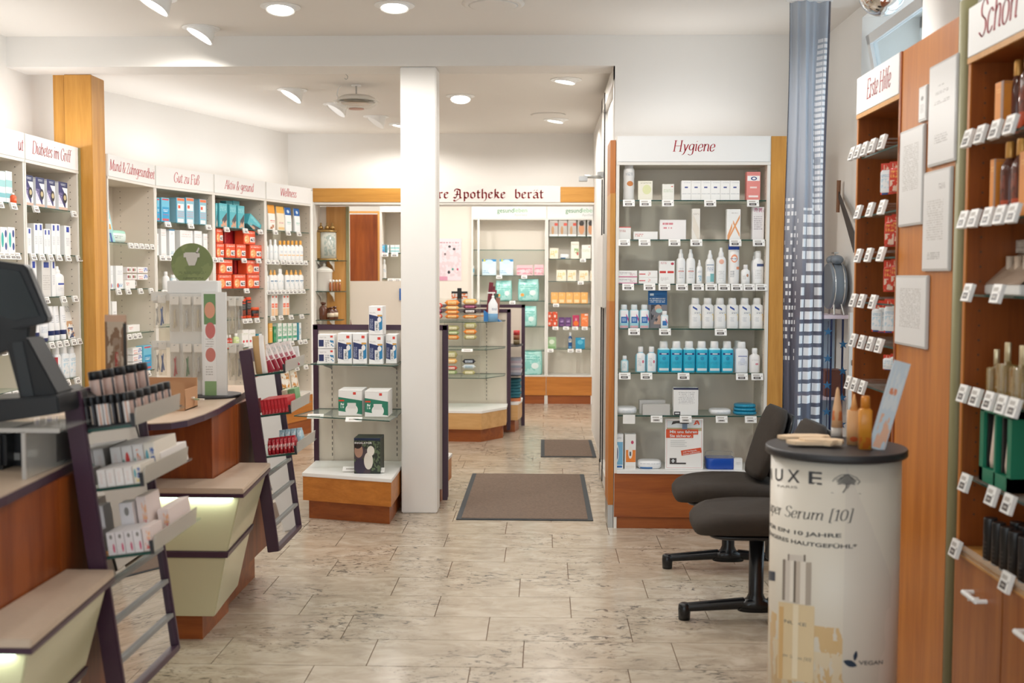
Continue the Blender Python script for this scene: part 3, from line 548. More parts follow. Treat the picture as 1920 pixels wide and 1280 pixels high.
zB = zs(FB, [(960,468),(960,516),(960,564),(960,612),(960,657)])
unit('bl', 'back wall shelf unit with pads and mint bags', FB, x0, x1-x0-.002, .34, zB, base=(.335,.32,.10), mats=(carc_edge, mat('rear_shelf_back', 'efe6da', .6), carc_edge, cherryl, cherry), text=None)
zB2 = zs(FB, [(1070,443),(1070,485),(1070,527),(1070,569),(1070,612),(1070,654)])
unit('br', 'back wall shelf unit with small coloured cartons, beside the door', FB, x1, x2-x1-.03, .34, zB2, base=(.335,.32,.10), mats=(carc_edge, mat('rear_shelf_back', 'efe6da', .6), carc_edge, cherryl, cherry), text=None)
grn, grn2, gtx = mat('green_print', '1f8a44', .5), mat('pale_green_print', '93c79d', .5), mat('grey_print', 'b4b8b6', .5)
for key, xa, xb, xc in (('bl', 932, 963, 988), ('br', 1060, 1090, 1115)):
    U = UNITS[key]; h = U['h']
    for s, a, c, mm, z_, hh in (('gesund', xa, xb, grn, 2.208, .068), ('leben', xb+1, xc, grn2, 2.228, .05), ('Apotheke', xb+1, xc, gtx, 2.178, .035)):
        ua, ub = ux(FB, a)-U['u0'], ux(FB, c)-U['u0']
        sans(s, ub-ua, hh, lambda p, q, ua=ua, z_=z_: (ua+p, -.0075, z_+q), mm, 'lettering', h)
# far-left unit post
MB().box(.07, .095, -.02, .01, .33, 2.16).build('front_post', carc_edge, UNITS['bl']['o'])
t = MB().box(ux(FB, 770), x0-.003, .08, .11, 0, 2.5).build('partition_panel', carc, None, (0, 13.05, 0)); tag(t, 'plain greige partition behind the candy gondola', 'partition')
# fascia over the passage
fa = empty('fascia', (-2.19, 10.6, 2.165)); tag(fa, 'long fascia with blackletter advice sign over rear passage', 'fascia')
FFa = Frame((-2.19, 10.6), (1, 0))
MB().box(0, 2.79, 0, .3, 0, .018).build('soffit_board', carc_edge, fa)
MB().box(0, FFa.uz(755,360)[0], 0, .02, .022, .152).build('oak_board', oakx, fa); a = FFa.uz(1051, 360)[0]; MB().box(a, 2.66, 0, .02, .022, .165).build('oak_board', oakx, fa)
c0 = FFa.uz(756,360)[0]; sg = MB().box(c0, a-.002, -.006, .02, .02, .175).build('sign_board', wall_m, fa)
MB().box(0, 2.79, .02, .26, .022, .15).build('core', carc, fa)
ta, tb = FFa.uz(796, 360)[0], FFa.uz(1020, 360)[0]
pen(MB(), 'Ihre Apotheke  berät', ta, .058, tb-ta, .082, -.0075, FR, (1.0, .8), 0, thin=.17).build('lettering', redf, sg)
# ================================================================== PRODUCT CATALOGUE
wt = 'f4f3f0'
P_ = prod
P_('cotton', 'roll', [pk('p_cotton', 'f1efec', [(.3,.85,.38,.52,'d98a4e','c'),(.2,.8,.66,.76,'8f9aa5','t60')])], 'cotton_pad_bag', 'cotton pads', 'cotton pads in a clear tied sleeve', .075)
P_('ylw', 'carton', [pk('p_ylw', 'eeeada', [(.3,.9,.3,.8,'dfe2b0','c'),(.15,.9,.85,.93,'a8a78f','t30')])], 'medicine_carton', 'box', 'pale green-yellow carton', .05)
P_('crm', 'carton', [pk('p_crm', 'f0eee6', [(.1,.9,.5,.7,'c7d3b8','t14'),(.75,.9,.82,.88,'cc5a4a')])], 'medicine_carton', 'box', 'small cream carton with green side', .05)
P_('dot', 'carton', [pk('p_dot', wt, [(.33,.67,.62,.69,'3c4c8f'),(.1,.9,.86,.92,'b3b8c2','t24'),(.05,.95,.28,.34,'b9bcc0','t16')])], 'medicine_carton', 'box', 'white carton with small blue mark', .06)
P_('slm', 'carton', [pk('p_slm', 'e58d86', [(.05,.95,.68,.86,'f6f4f3'),(.3,.75,.7,.83,'38457e','c'),(.4,.66,.73,.8,'f6f4f3','c'),(.25,.75,.42,.48,'f3d9d4'),(.15,.85,.1,.17,'f7e6e2')])], 'tampon_carton', 'box', 'tall salmon carton with blue oval', .06)
P_('rln', 'carton', [pk('p_rln', wt, [(0,1,.93,1,'d9574f'),(.1,.6,.6,.8,'c98f88','t10')])], 'medicine_carton', 'box', 'small white carton with red lid line', .05)
P_('flt', 'carton', [pk('p_flt', wt, [(.06,.4,.4,.75,'d9918c','t5')])], 'medicine_carton', 'box', 'low flat white carton', .05)
P_('vag', 'carton', [pk('p_vag', 'f5f1f0', [(.1,.5,.55,.85,'d98a93','t4')])], 'medicine_carton', 'box', 'wide white carton with pink script', .06)
P_('tls', 'carton', [pk('p_tls', 'efebe3', [(.1,.9,.8,.85,'b3aaa0','t30'),(.1,.9,.1,.6,'e9e0d2','d.6')])], 'medicine_carton', 'box', 'tall slim cream carton', .04)
P_('orx', 'carton', [pk('p_orx', wt, [(.08,.95,.30,.42,'e9a673','d-.9'),(.45,.95,.48,.60,'e9a673','d.9'),(.05,.4,.5,.68,'e9a673','d-1.2'),(.3,.8,.85,.9,'b0aaa6','t30')])], 'medicine_carton', 'box', 'white carton with orange crossing ribbons', .05)
P_('gpk', 'carton', [pk('p_gpk', 'e9e4e4', [(.1,.95,.84,.97,'c58a9c','n9'),(.12,.85,.3,.75,'b3a9ae','t16')])], 'medicine_carton', 'box', 'tall greyish carton with pink head', .05)
P_('pst', 'carton', [pk('p_pst', wt, [(0,1,.02,.14,'d2568c'),(.1,.7,.45,.75,'b9b2b5','t5'),(.6,.9,.3,.55,'d98aa0','t4')])], 'medicine_carton', 'box', 'flat white carton with pink base line', .06)
P_('rst', 'carton', [pk('p_rst', wt, [(.02,.35,.4,.55,'cf4b4f'),(.5,.62,.25,.8,'e0a9a5','n9')])], 'medicine_carton', 'box', 'flat white carton with red bar', .06)
P_('rbx', 'carton', [pk('p_rbx', wt, [(.04,.44,.46,.56,'d1463f'),(.54,.94,.46,.56,'d1463f'),(.1,.5,.86,.96,'cf8a90','t30'),(.75,.95,.82,.93,'c23b52','c'),(.1,.6,.1,.3,'cfcac8','t16')])], 'plaster_carton', 'box', 'white carton with two red bars', .05)
def bott(key, kind, body, rects, cap, desc, depth=.05, cat='bottle', name='bottle', rough=.35):
    P_(key, kind, [pk('p_'+key, body, rects, rough), mat('cap_'+cap, cap, .35)], name, cat, desc, depth)
bott('sp1', 'spray', 'f3f3f2', [(.2,.8,.45,.5,'e6a49a'),(.25,.75,.2,.6,'c4c7ca','t14')], 'f3f3f2', 'tall white spray bottle', .05, name='spray_bottle')
bott('sp2', 'spray', 'f2f3f3', [(.3,.8,.15,.45,'9cc3d8','n6'),(.2,.8,.6,.75,'9aa5b5','t16')], 'f3f3f2', 'small white spray bottle with blue print', .04, name='spray_bottle')
bott('sp3', 'spray', 'f4f4f3', [(.1,.9,.72,.77,'a9b6c4'),(.15,.85,.5,.66,'8a9ab8','t22'),(.5,.95,.08,.4,'84c4c4'),(.1,.5,.05,.3,'d5e4ea')], 'f3f3f2', 'white spray bottle with teal corner', .045, name='spray_bottle')
bott('sp4', 'spray', 'f4f4f3', [(.25,.75,.72,.9,'f0b9a4','c'),(.2,.8,.1,.5,'cfd0d0','t16')], 'f3f3f2', 'white spray bottle with peach circle', .05, name='spray_bottle')
P_('aer', 'can', [pk('p_aer', 'f3f1ef', [(.2,.8,.62,.86,'ef9d78','c'),(.28,.72,.66,.8,'f3f1ef','c'),(.15,.85,.70,.75,'4c5a86','t26'),(.7,1,.42,.5,'ec9a74'),(.15,.5,.2,.4,'8a8f95','t20')]), mat('cap_blue', '2148a8', .3)], 'spray_can', 'can', 'large white spray can with blue cap', .055)
bott('sb1', 'bottle', 'f3f3f2', [(.55,.8,.45,.65,'c08a6a','c'),(.15,.5,.3,.6,'c4c2c0','t20')], 'e9e6e4', 'small white dropper bottle', .04)
bott('sb2', 'bottle', 'f1f1f1', [(.35,1,.66,.76,'4b5a86'),(.2,.8,.2,.55,'d0d0d0','t16')], 'f3f3f2', 'white bottle with navy label line', .045)
bott('gel', 'flatbottle', 'a9d9e4', [(.12,.9,.3,.96,'f2f1f2'),(.7,.98,.8,.98,'cf4f9a','d1'),(.2,.82,.28,.62,'2f6fb5'),(.3,.7,.36,.56,'cfe0ee','t20'),(.1,.9,.02,.14,'e9b9c0')], 'e8eff2', 'hand gel bottle with clear blue gel', .05)
bott('gls', 'flatbottle', 'cfe3ea', [(.12,.9,.15,.9,'f3f3f3'),(.2,.8,.2,.55,'3b78b8'),(.6,.9,.7,.85,'c46aa0','d1')], 'f3f3f2', 'small gel bottle before the brochure', .035)
bott('big', 'flatbottle', 'ededeb', [(.25,.62,.78,.86,'2f4e9c','d.3'),(.4,.85,.62,.68,'55607e','t40'),(.8,.98,.3,.62,'efd596','c'),(.2,.9,.1,.55,'f4f4f3'),(.25,.6,.3,.5,'cfd2d6','t20')], 'eae9e7', 'big white bottle with yellow drop', .075)
bott('mn1', 'bottle', 'a7dbe8', [(.1,.85,.1,.85,'eef5f6'),(.2,.6,.3,.7,'9fc3cf','t18')], 'f4f4f4', 'smallest pale blue bottle', .035)
bott('mn2', 'bottle', '8fcfe3', [(.12,.9,.05,.95,'f3f5f6'),(.62,.82,.45,.6,'dd7a8c','c'),(.2,.55,.3,.7,'b9c6d0','t18')], 'f4f4f4', 'white labelled light blue bottle', .045)
bott('blu', 'flatbottle', '2fb3d3', [(.12,.88,.72,.80,'263a78'),(.3,.7,.74,.78,'d8e6f0'),(.35,.65,.5,.66,'2a8fb8','c'),(.15,.85,.34,.46,'2391b5','t24'),(.12,.88,.08,.18,'e8f2f5'),(.0,1,.93,1,'cfe9f0')], 'f3f3f3', 'bright blue disinfectant bottle with white cap', .075)
bott('lot', 'flatbottle', 'eff1f5', [(.2,.9,.66,.70,'7a86b5'),(.2,.9,.3,.5,'b9c0d4','t18'),(.35,.75,.4,.62,'dde2ef','c')], 'f4f4f4', 'rounded white lotion bottle', .07)
bott('hnd', 'bottle', 'f3f1f0', [(.2,.8,.6,.7,'d0ccca','t24'),(.5,.8,.4,.5,'d98a94','c')], 'f4f4f4', 'white bottle with side handle', .055)
P_('tis', 'softpack', [pk('p_tis', 'f1f2f3', [(.1,.9,.3,.7,'dfe4e9','n7')], .3)], 'tissue_pack', 'tissue pack', 'crumpled white tissue pack', .12)
P_('gbx', 'carton', [pk('p_gbx', 'c7c5c1')], 'storage_box', 'box', 'plain light grey carton', .05)
P_('nvy', 'carton', [pk('p_nvy', 'f1f0ee', [(0,1,.93,1,'20264a'),(.2,.85,.4,.88,'c9c8c8','t16'),(.3,.75,.45,.62,'dfdedd','n6'),(.03,.28,.0,.13,'1c1e2a'),(.07,.24,.04,.09,'e8e8e8')])], 'mask_carton', 'box', 'upright white carton with navy lid', .07)
P_('bpk', 'softpack', [pk('p_bpk', '1e88ad', [(.3,.8,.3,.7,'4fb0cb','t8')], .25)], 'wipes_pack', 'wipes', 'glossy petrol blue wipes pack', .12)
P_('th1', 'carton', [pk('p_th1', 'f1f3f4', [(0,.95,.12,.78,'7cb9dc'),(.15,.5,.2,.7,'f0f3f5','c'),(.25,.42,.28,.62,'2b4d86','c'),(.1,.9,.04,.1,'2f6db0'),(.2,.8,.86,.92,'9a9aa0','t30')])], 'thermometer_pack', 'box', 'blue thermometer pack leaning at left', .06)
P_('th2', 'carton', [pk('p_th2', 'f3f1ee', [(.1,.98,.2,.55,'ee8a3c'),(.3,.7,.3,.66,'f5efe8','c'),(.42,.58,.38,.5,'58606a'),(.55,.8,.72,.82,'c8476a','c'),(.1,.9,.02,.1,'e9e4dd')])], 'thermometer_pack', 'box', 'orange and white thermometer pack', .06)
P_('wfl', 'softpack', [pk('p_wfl', 'f2f2f2', [(.1,.6,.02,.25,'3f7fbf'),(.1,.9,.5,.7,'c8ccd2','t5')])], 'dressing_pack', 'dressing pack', 'flat white dressing pack', .10)
# left wall
P_('con', 'carton', [pk('p_con', 'eef0f4', [(0,1,.80,1,'20305f'),(.25,.8,.86,.95,'d8dde8','t40'),(0,.75,.2,.72,'2c2f6b','d.7'),(.0,.4,.22,.6,'b9a9d6','t22'),(.45,.92,.25,.62,'24252b','c'),(.55,.84,.36,.54,'c9b98f','c'),(0,1,.0,.1,'d8b9a9')])], 'glucose_meter_carton', 'box', 'white and navy glucose meter carton', .04)
P_('wbl', 'carton', [pk('p_wbl', 'f2f3f4', [(.3,.75,.78,.96,'2746a8'),(.2,.8,.3,.6,'c5c9d0','t18')])], 'medicine_carton', 'box', 'slim white carton with blue square', .04)
P_('wgr', 'carton', [pk('p_wgr', 'dcdad7', [(.2,.8,.8,.95,'2a4aa5'),(.1,.9,.2,.6,'c2bfbc','t16')])], 'medicine_carton', 'box', 'broad grey-white carton with blue square', .05)
bott('pmp', 'spray', 'f1f2f3', [(.2,.9,.5,.58,'2f4fae'),(.2,.8,.2,.4,'cfd3da','t18')], 'f4f4f4', 'white pump bottle with blue line', .06, name='pump_bottle')
bott('nvt', 'tube', 'f1f2f4', [(0,1,0,.16,'233064'),(.2,.8,.4,.7,'c4c9d2','t14')], 'f1f2f4', 'white tube with navy foot', .05, cat='tube', name='cream_tube')
bott('nvj', 'jar', 'f0f1f3', [(0,1,0,.2,'233064'),(.1,.9,.45,.8,'bfc8d6','t14')], 'f1f2f4', 'wide white jar with navy foot', .08, cat='jar', name='cream_jar')
bott('plb', 'flatbottle', 'eef2f5', [(.1,.9,.2,.62,'c7dfec','n4'),(.1,.9,.66,.8,'7fb3cf','t22')], 'f3f3f3', 'white lotion bottle with pale blue print', .06)
bott('plr', 'flatbottle', 'f0f1f3', [(.0,.25,0,.9,'b8343f'),(.35,.9,.2,.6,'a9cbe0','n4')], 'f3f3f3', 'narrow lotion bottle with red edge', .05)
P_('bro', 'leaflet', [pk('p_bro', 'ece9e4', [(.05,1,.05,.48,'c99c74','n6'),(.1,.95,.02,.3,'3d4a6e','n9'),(.15,.8,.72,.9,'9a9694','t30')])], 'brochure', 'brochure', 'brochure with family photo leaning on shelf', .05)
P_('tb1', 'carton', [pk('p_tb1', 'e8f1f2', [(0,1,.5,.72,'9fd3d6'),(0,1,.15,.3,'7fc0c9')])], 'medicine_carton', 'box', 'white carton with aqua bands', .05)
P_('tb2', 'carton', [pk('p_tb2', 'f2f2f2', [(.1,.45,.2,.8,'39b4ae','c'),(.6,.9,.6,.9,'31488c','c'),(.6,.9,.1,.4,'31488c','c')])], 'medicine_carton', 'box', 'white carton with teal and navy dots', .05)
bott('orb', 'bottle', 'ea5e2e', [(.2,.8,.3,.6,'f3c2a9','t20')], 'f0e9e4', 'orange bottle at the shelf edge', .04)
P_('mbr', 'leaflet', [pk('p_mbr', '9ed0d4', [(.2,.8,.3,.7,'e8f1f0','n5'),(.1,.7,.35,.5,'d9a04c'),(.1,.5,0,.25,'31559c')])], 'brochure', 'brochure', 'aqua leaflet with orange spot', .05)
P_('dnt', 'softpack', [pk('p_dnt', 'dfeee8', [(0,1,.75,1,'9fd3bf'),(.1,.6,.25,.55,'9aa5a5','t6')])], 'denture_box', 'box', 'white and mint denture box', .12)
P_('dbx', 'carton', [pk('p_dbx', 'f1f3f4', [(.1,.4,.05,.25,'d96a55','c'),(.3,.9,.05,.22,'5f9fd0','n9'),(.2,.9,.6,.8,'c9d3dc','t16')])], 'medicine_carton', 'box', 'tall white carton with blue dots', .05)
P_('sb6', 'carton', [pk('p_sb6', 'efe9e8', [(.1,.45,.3,.75,'9a3f46'),(.5,.75,.3,.75,'6f8f62'),(0,1,.0,.12,'d9c8c6')])], 'lozenge_carton', 'box', 'little carton with red and green marks', .05)
P_('sb4', 'carton', [pk('p_sb4', 'f3f1f2', [(.05,.6,.5,.75,'e0787a','t4'),(.6,.98,.2,.85,'5c78c0','n7'),(.1,.5,.1,.3,'e9b9b0')])], 'toothpaste_carton', 'box', 'flat toothpaste carton with red script', .05)
P_('hsn', 'carton', [pk('p_hsn', '6fc0de', [(.1,.95,0,.62,'2f9fd0'),(.2,.85,.4,.52,'e9f2f6','t14'),(.2,.85,.25,.34,'c2406e','t14'),(.1,.9,.05,.14,'cf5f66'),(.1,.9,.9,.96,'cf4a58')])], 'foot_care_carton', 'box', 'blue footcare carton with pink print', .06)
P_('tlb', 'carton', [pk('p_tlb', '93c4d6', [(.15,.95,.88,.98,'f07a4a'),(.2,.88,.5,.76,'f0f2f2'),(.25,.5,.58,.7,'e2573a'),(.2,.9,.22,.45,'c7a3b5','t12'),(.2,.85,.03,.17,'f0f2f2'),(0,.1,0,1,'2a84a6')])], 'foot_care_carton', 'box', 'teal footcare carton with orange tab', .07)
P_('wtg', 'carton', [pk('p_wtg', 'f2f2f2', [(.1,.9,.82,.87,'e08a7c','t30'),(.1,.9,.74,.78,'a9a6a6','t30'),(.1,.9,.0,.1,'d9d4d0','t20')])], 'medicine_carton', 'box', 'tall white carton with orange line', .06)
P_('wtt', 'carton', [pk('p_wtt', 'f1f3f5', [(0,1,.95,1,'2a7aa5'),(.2,.8,.8,.88,'a9b9c4','t30'),(.1,.9,.05,.2,'c9dbe6','n5')])], 'medicine_carton', 'box', 'tall white carton with blue lid', .06)
bott('wbt', 'bottle', 'f1f1f0', [(.3,.8,.4,.6,'7aa9cf','n4')], 'f3f3f3', 'white foot powder bottle', .05)
P_('bnd', 'carton', [pk('p_bnd', '58b5c2', [(.1,.9,.68,.9,'a5dbe0','t16'),(.35,.95,.08,.42,'4b4f55','d-.5'),(.2,.9,.02,.3,'d3a184','n4')])], 'bandage_carton', 'box', 'turquoise bandage carton', .06)
P_('trm', 'carton', [pk('p_trm', 'e8552e', [(.1,.95,.76,.92,'f8e4da','t10'),(.05,.5,.08,.68,'f2a86a','c'),(.12,.42,.2,.56,'f8d9b0','n4'),(.55,.95,.18,.55,'f1efee'),(.6,.92,.24,.46,'4d4a52','n5'),(0,1,0,.05,'c23a20')])], 'heat_pad_carton', 'box', 'orange-red heat pad carton', .10)
P_('trd', 'carton', [pk('p_trd', '9c1420', [(.3,.6,.1,.9,'b8202a','n3'),(.05,.2,.1,.9,'d8564a','t14')])], 'heat_pad_carton', 'box', 'dark red heat pad carton set back', .10)
bott('blk', 'can', '1d1b1d', [(0,1,.02,.16,'e8502a'),(.1,.9,.22,.5,'d85a38','t14'),(.1,.9,.55,.8,'8d8a88','t18'),(.1,.9,.86,.92,'e8502a')], 'e8502a', 'black and orange muscle gel can', .05, name='gel_can', cat='can')
bott('bjr', 'jar', '1d1b1d', [(0,1,.02,.2,'e8502a'),(.1,.9,.3,.6,'d85a38','t10')], 'e85a2a', 'black jar with orange lid', .08, name='cream_jar', cat='jar')
bott('rdb', 'bottle', 'c23a26', [(.1,.9,.1,.5,'d98a3a','n5'),(.1,.9,.6,.8,'efe3da','t14')], 'f0ece8', 'red and amber oil bottle', .04)
bott('gnb', 'bottle', 'cfe0a0', [(.2,.8,.2,.7,'eef3dd','n4')], 'f0f0ec', 'pale green bottle with white cap', .045)
P_('rdd', 'carton', [pk('p_rdd', 'f4f3f2', [(.1,.4,.25,.4,'dd4f55','c'),(.6,.9,.25,.4,'dd4f55','c'),(.1,.9,.7,.8,'b8c49a','t16')])], 'medicine_carton', 'box', 'white carton with two red dots', .05)
P_('otp', 'pouch', [pk('p_otp', 'f2efe9', [(0,1,.66,1,'e9a03c'),(.1,.9,.05,.22,'b06a34','n7'),(.2,.85,.3,.42,'d96a52','t14')])], 'tea_pouch', 'pouch', 'white tea pouch with orange head', .04)
P_('cyp', 'pouch', [pk('p_cyp', 'f0e3cf', [(0,1,.72,1,'e9b04c'),(.2,.8,.3,.36,'c2607a','t30'),(.1,.9,.05,.15,'e9c58a')])], 'tea_pouch', 'pouch', 'cream pouch with yellow head', .04)
P_('blp', 'pouch', [pk('p_blp', 'f1f3f4', [(0,1,.68,1,'1d5fa8'),(.3,.7,.76,.9,'d0e0ee','c'),(.2,.8,.3,.4,'7ac0b0','t14')])], 'bath_salt_pouch', 'pouch', 'white pouch with blue head', .04)
bott('obt', 'bottle', 'f4f4f4', [(.1,.9,.3,.36,'efc48a'),(.2,.8,.45,.6,'a9bccf','t16')], 'efae4a', 'white milk bottle with orange cap', .045)
bott('wlt', 'bottle', 'f3f5f6', [(.1,.9,.25,.55,'b5d3e4','n4')], 'f4f4f4', 'white lotion bottle', .045)
bott('wsp', 'spray', 'f4f4f4', [(.1,.9,.55,.62,'4a7fa5'),(.2,.8,.2,.5,'c0d3dd','n5')], 'f0b25a', 'white spray bottle with orange nozzle', .045, name='spray_bottle')
P_('orl', 'carton', [pk('p_orl', 'f3f1ee', [(.1,.9,.38,.58,'ee6b45'),(.05,.95,.0,.34,'f4c9a0'),(.2,.8,.44,.52,'fbe6dc','t30'),(.25,.75,.84,.94,'e05a40','c')])], 'medicine_carton', 'box', 'tall white and orange carton', .045)
P_('orc', 'carton', [pk('p_orc', 'edb45c', [(.1,.9,.6,.8,'f7e2b8','t10')])], 'tea_carton', 'box', 'yellow-orange tea carton', .05)
P_('gnc', 'carton', [pk('p_gnc', '2f8f5c', [(.15,.85,.1,.35,'4aa873'),(.15,.85,.6,.8,'cfe6d8','t12')])], 'tea_carton', 'box', 'green tea carton', .05)
P_('gwc', 'carton', [pk('p_gwc', 'eef2ef', [(0,.15,0,1,'2f9a6a'),(.2,.95,.15,.3,'4fb08a'),(.25,.9,.4,.85,'8fbfa5','n7')])], 'tea_carton', 'box', 'white herbal carton with green edge', .05)
P_('tlc', 'carton', [pk('p_tlc', '2b8fa5', [(.4,1,0,1,'eef2f3'),(.45,.95,.3,.7,'a5c5cf','n6')])], 'tea_carton', 'box', 'blue and white herbal carton', .05)
P_('wht', 'carton', [pk('p_wht', 'f3f3f2', [(.2,.8,.5,.7,'cfcfcf','t12')])], 'medicine_carton', 'box', 'plain white carton', .05)
bott('wbl2', 'bottle', 'f4f4f4', [(.2,.8,.3,.5,'dddddd','t14')], 'f4f4f4', 'plain white bottle', .05)
bott('bwb', 'bottle', 'eeeeee', [(0,1,.0,.3,'26262a'),(0,1,.92,1,'26262a'),(.3,.7,.4,.8,'c9c9cc','t12')], 'ecd9e0', 'black and white bottle with pink cap', .045)
P_('fbr', 'leaflet', [pk('p_fbr', 'e9e0d0', [(.05,.95,.1,.9,'c98a3c','n7'),(.1,.9,.1,.9,'f3efe6','n5'),(.2,.9,.0,.3,'4a5a3a','n9')])], 'brochure', 'brochure', 'flower print brochure', .04)
# centre gondola
P_('nb', 'carton', [pk('p_nb', 'f0efee', [(.03,.72,.12,.66,'2a3563','d.12'),(.1,.18,.2,.56,'c5cde0','t30'),(.22,.3,.2,.56,'c5cde0','t30'),(.42,.78,.08,.48,'e3e3e3'),(.5,.72,.16,.42,'8a8c90','n8'),(.74,.97,.1,.6,'2f7fb0','d-.2'),(.62,.9,.44,.62,'eceaea','c'),(.62,.84,.84,.93,'d9473c'),(.08,.5,.74,.8,'b9b4b2','t40'),(.62,.95,.64,.7,'d6a04c')])], 'inhaler_carton', 'box', 'white and navy blood pressure carton', .09)
P_('nbs', 'carton', [pk('p_nbs', 'f0efee', [(.05,.35,.15,.62,'2a3563'),(.42,.68,.1,.6,'b9babd','n9'),(.72,.95,.15,.62,'2f7fb0','n7'),(.75,.9,.78,.92,'d9473c'),(.08,.5,.74,.84,'b9b4b2','t20')])], 'inhaler_carton', 'box', 'low wide white and navy carton', .09)
P_('grb', 'carton', [pk('p_grb', 'f1f0ee', [(0,1,.12,.66,'2f7f66','d.14'),(.3,.82,.0,.46,'f3f2f0','c'),(.38,.74,.28,.5,'e4e3e1'),(.02,.25,.56,.62,'d9472f'),(.1,.24,.3,.5,'d9eae4','n12'),(.62,.74,.82,.92,'d9473c')])], 'inhaler_carton', 'box', 'white and green inhaler carton', .12)
P_('pad', 'carton', [pk('p_pad', 'd9ebf4', [(0,1,.86,1,'2a8cc9'),(.2,.8,.7,.98,'cfe6f2','c'),(.0,.9,.1,.3,'8fbfe0','t8'),(.45,.95,.1,.45,'f3f8fb','c'),(.1,.25,.86,.99,'c9cc5a')])], 'pad_pack', 'pads', 'upright pale blue pad pack', .09)
P_('pnk', 'carton', [pk('p_pnk', 'f5c3c9', [(0,.95,.15,.7,'f08c9c','n4'),(.1,.9,.3,.6,'fbe9ea','t10'),(.7,.95,.1,.3,'7a9a8a','n7')])], 'pad_pack', 'pads', 'low pink pad pack', .09)
P_('mnt', 'bag', [pk('p_mnt', '8ccfc6', [(.05,.95,.0,1,'b2e2dc','n4'),(.55,.85,.25,.5,'e6f4f2','c'),(.12,.3,.2,.35,'e9a95c','c'),(.1,.9,.55,.8,'6fbab0','t10')], .2)], 'mint_bag', 'bag', 'crinkled mint green bag', .1)
P_('bsm', 'pouch', [pk('p_bsm', 'e9ece9', [(0,1,.3,.7,'4fb5cf')])], 'pad_pack', 'pads', 'small blue and white pack', .06)
P_('gyf', 'carton', [pk('p_gyf', 'b5b0aa', [(.25,.55,.1,.6,'b58a62','c'),(.6,.98,.62,.78,'c9462f'),(0,1,.0,.12,'efeeec'),(.1,.9,.85,.95,'d9d5d0','t20')])], 'support_carton', 'box', 'grey carton with small figure', .06)
P_('gyh', 'carton', [pk('p_gyh', 'b5b0aa', [(.15,.85,.12,.75,'c98f66','c'),(.2,.8,.6,.92,'2e2622','c'),(0,1,.0,.08,'efeeec'),(.3,.7,.5,.62,'c98f66')])], 'support_carton', 'box', 'grey carton with smiling portrait', .06)
P_('tln', 'carton', [pk('p_tln', 'efeadb', [(.4,.95,.3,.62,'9ab884','n5'),(.7,.95,.2,.4,'c0625a','c'),(.1,.9,.8,.9,'b5b0a0','t16')])], 'medicine_carton', 'box', 'tall cream carton with leaf picture', .06)
P_('pch', 'carton', [pk('p_pch', 'f5d8a8', [(.15,.85,.1,.4,'f3ead8'),(.2,.6,.6,.8,'e9a96a','n5')])], 'vitamin_carton', 'box', 'pale peach vitamin carton', .06)
P_('org', 'carton', [pk('p_org', 'f2b263', [(.15,.8,.08,.35,'f6d9a9'),(.2,.7,.65,.9,'f7cf9a','n5')])], 'vitamin_carton', 'box', 'orange vitamin carton', .06)
P_('crw', 'carton', [pk('p_crw', 'f3ecd8', [(.1,.6,.2,.8,'ecc98a','n6'),(.6,.9,.5,.8,'f0dca9','c')])], 'vitamin_carton', 'box', 'cream vitamin carton', .06)
P_('rd2', 'carton', [pk('p_rd2', 'd8522e', [(.3,.7,.2,.6,'f3d9cc','c'),(.7,.95,.85,.95,'e9d9d0')])], 'vitamin_carton', 'box', 'red-orange small carton', .06)
P_('prp', 'carton', [pk('p_prp', '5f3a72', [(.25,.75,.45,.75,'b59ac4','n5'),(.2,.8,.1,.2,'9a6a9c')])], 'vitamin_carton', 'box', 'purple small carton', .06)
P_('mgt', 'carton', [pk('p_mgt', 'b8325c', [(.1,.9,.05,.5,'e8752e','c'),(.3,.7,.55,.75,'e9c9d4','n5')])], 'vitamin_carton', 'box', 'magenta and orange carton', .06)
P_('or2', 'carton', [pk('p_or2', 'ee8248', [(.2,.8,.3,.7,'f6b98f','n4'),(.5,.95,.86,.96,'f3e6dc')])], 'vitamin_carton', 'box', 'bright orange carton', .06)
P_('wmx', 'carton', [pk('p_wmx', 'f1efec', [(.1,.9,.1,.6,'c9624a','n8'),(.2,.9,.3,.8,'5a8ab8','n9')])], 'vitamin_carton', 'box', 'white carton with coloured dots', .06)
P_('grn', 'carton', [pk('p_grn', 'a5c59a', [(.2,.8,.4,.8,'dfead6','c'),(.1,.9,.05,.2,'7fae72')])], 'vitamin_carton', 'box', 'soft green carton', .06)
P_('tls2', 'carton', [pk('p_tls2', '2a93b8', [(.2,.8,.4,.8,'62bcd6','c'),(.6,.95,.88,.96,'eaeaea')])], 'vitamin_carton', 'box', 'turquoise carton', .06)
bott('dtb', 'bottle', '23548c', [(.1,.9,.5,.8,'e6e3cf','n5'),(.1,.9,.05,.2,'5fa5cf')], 'f1f1f1', 'slim blue bottle with white cap', .05)
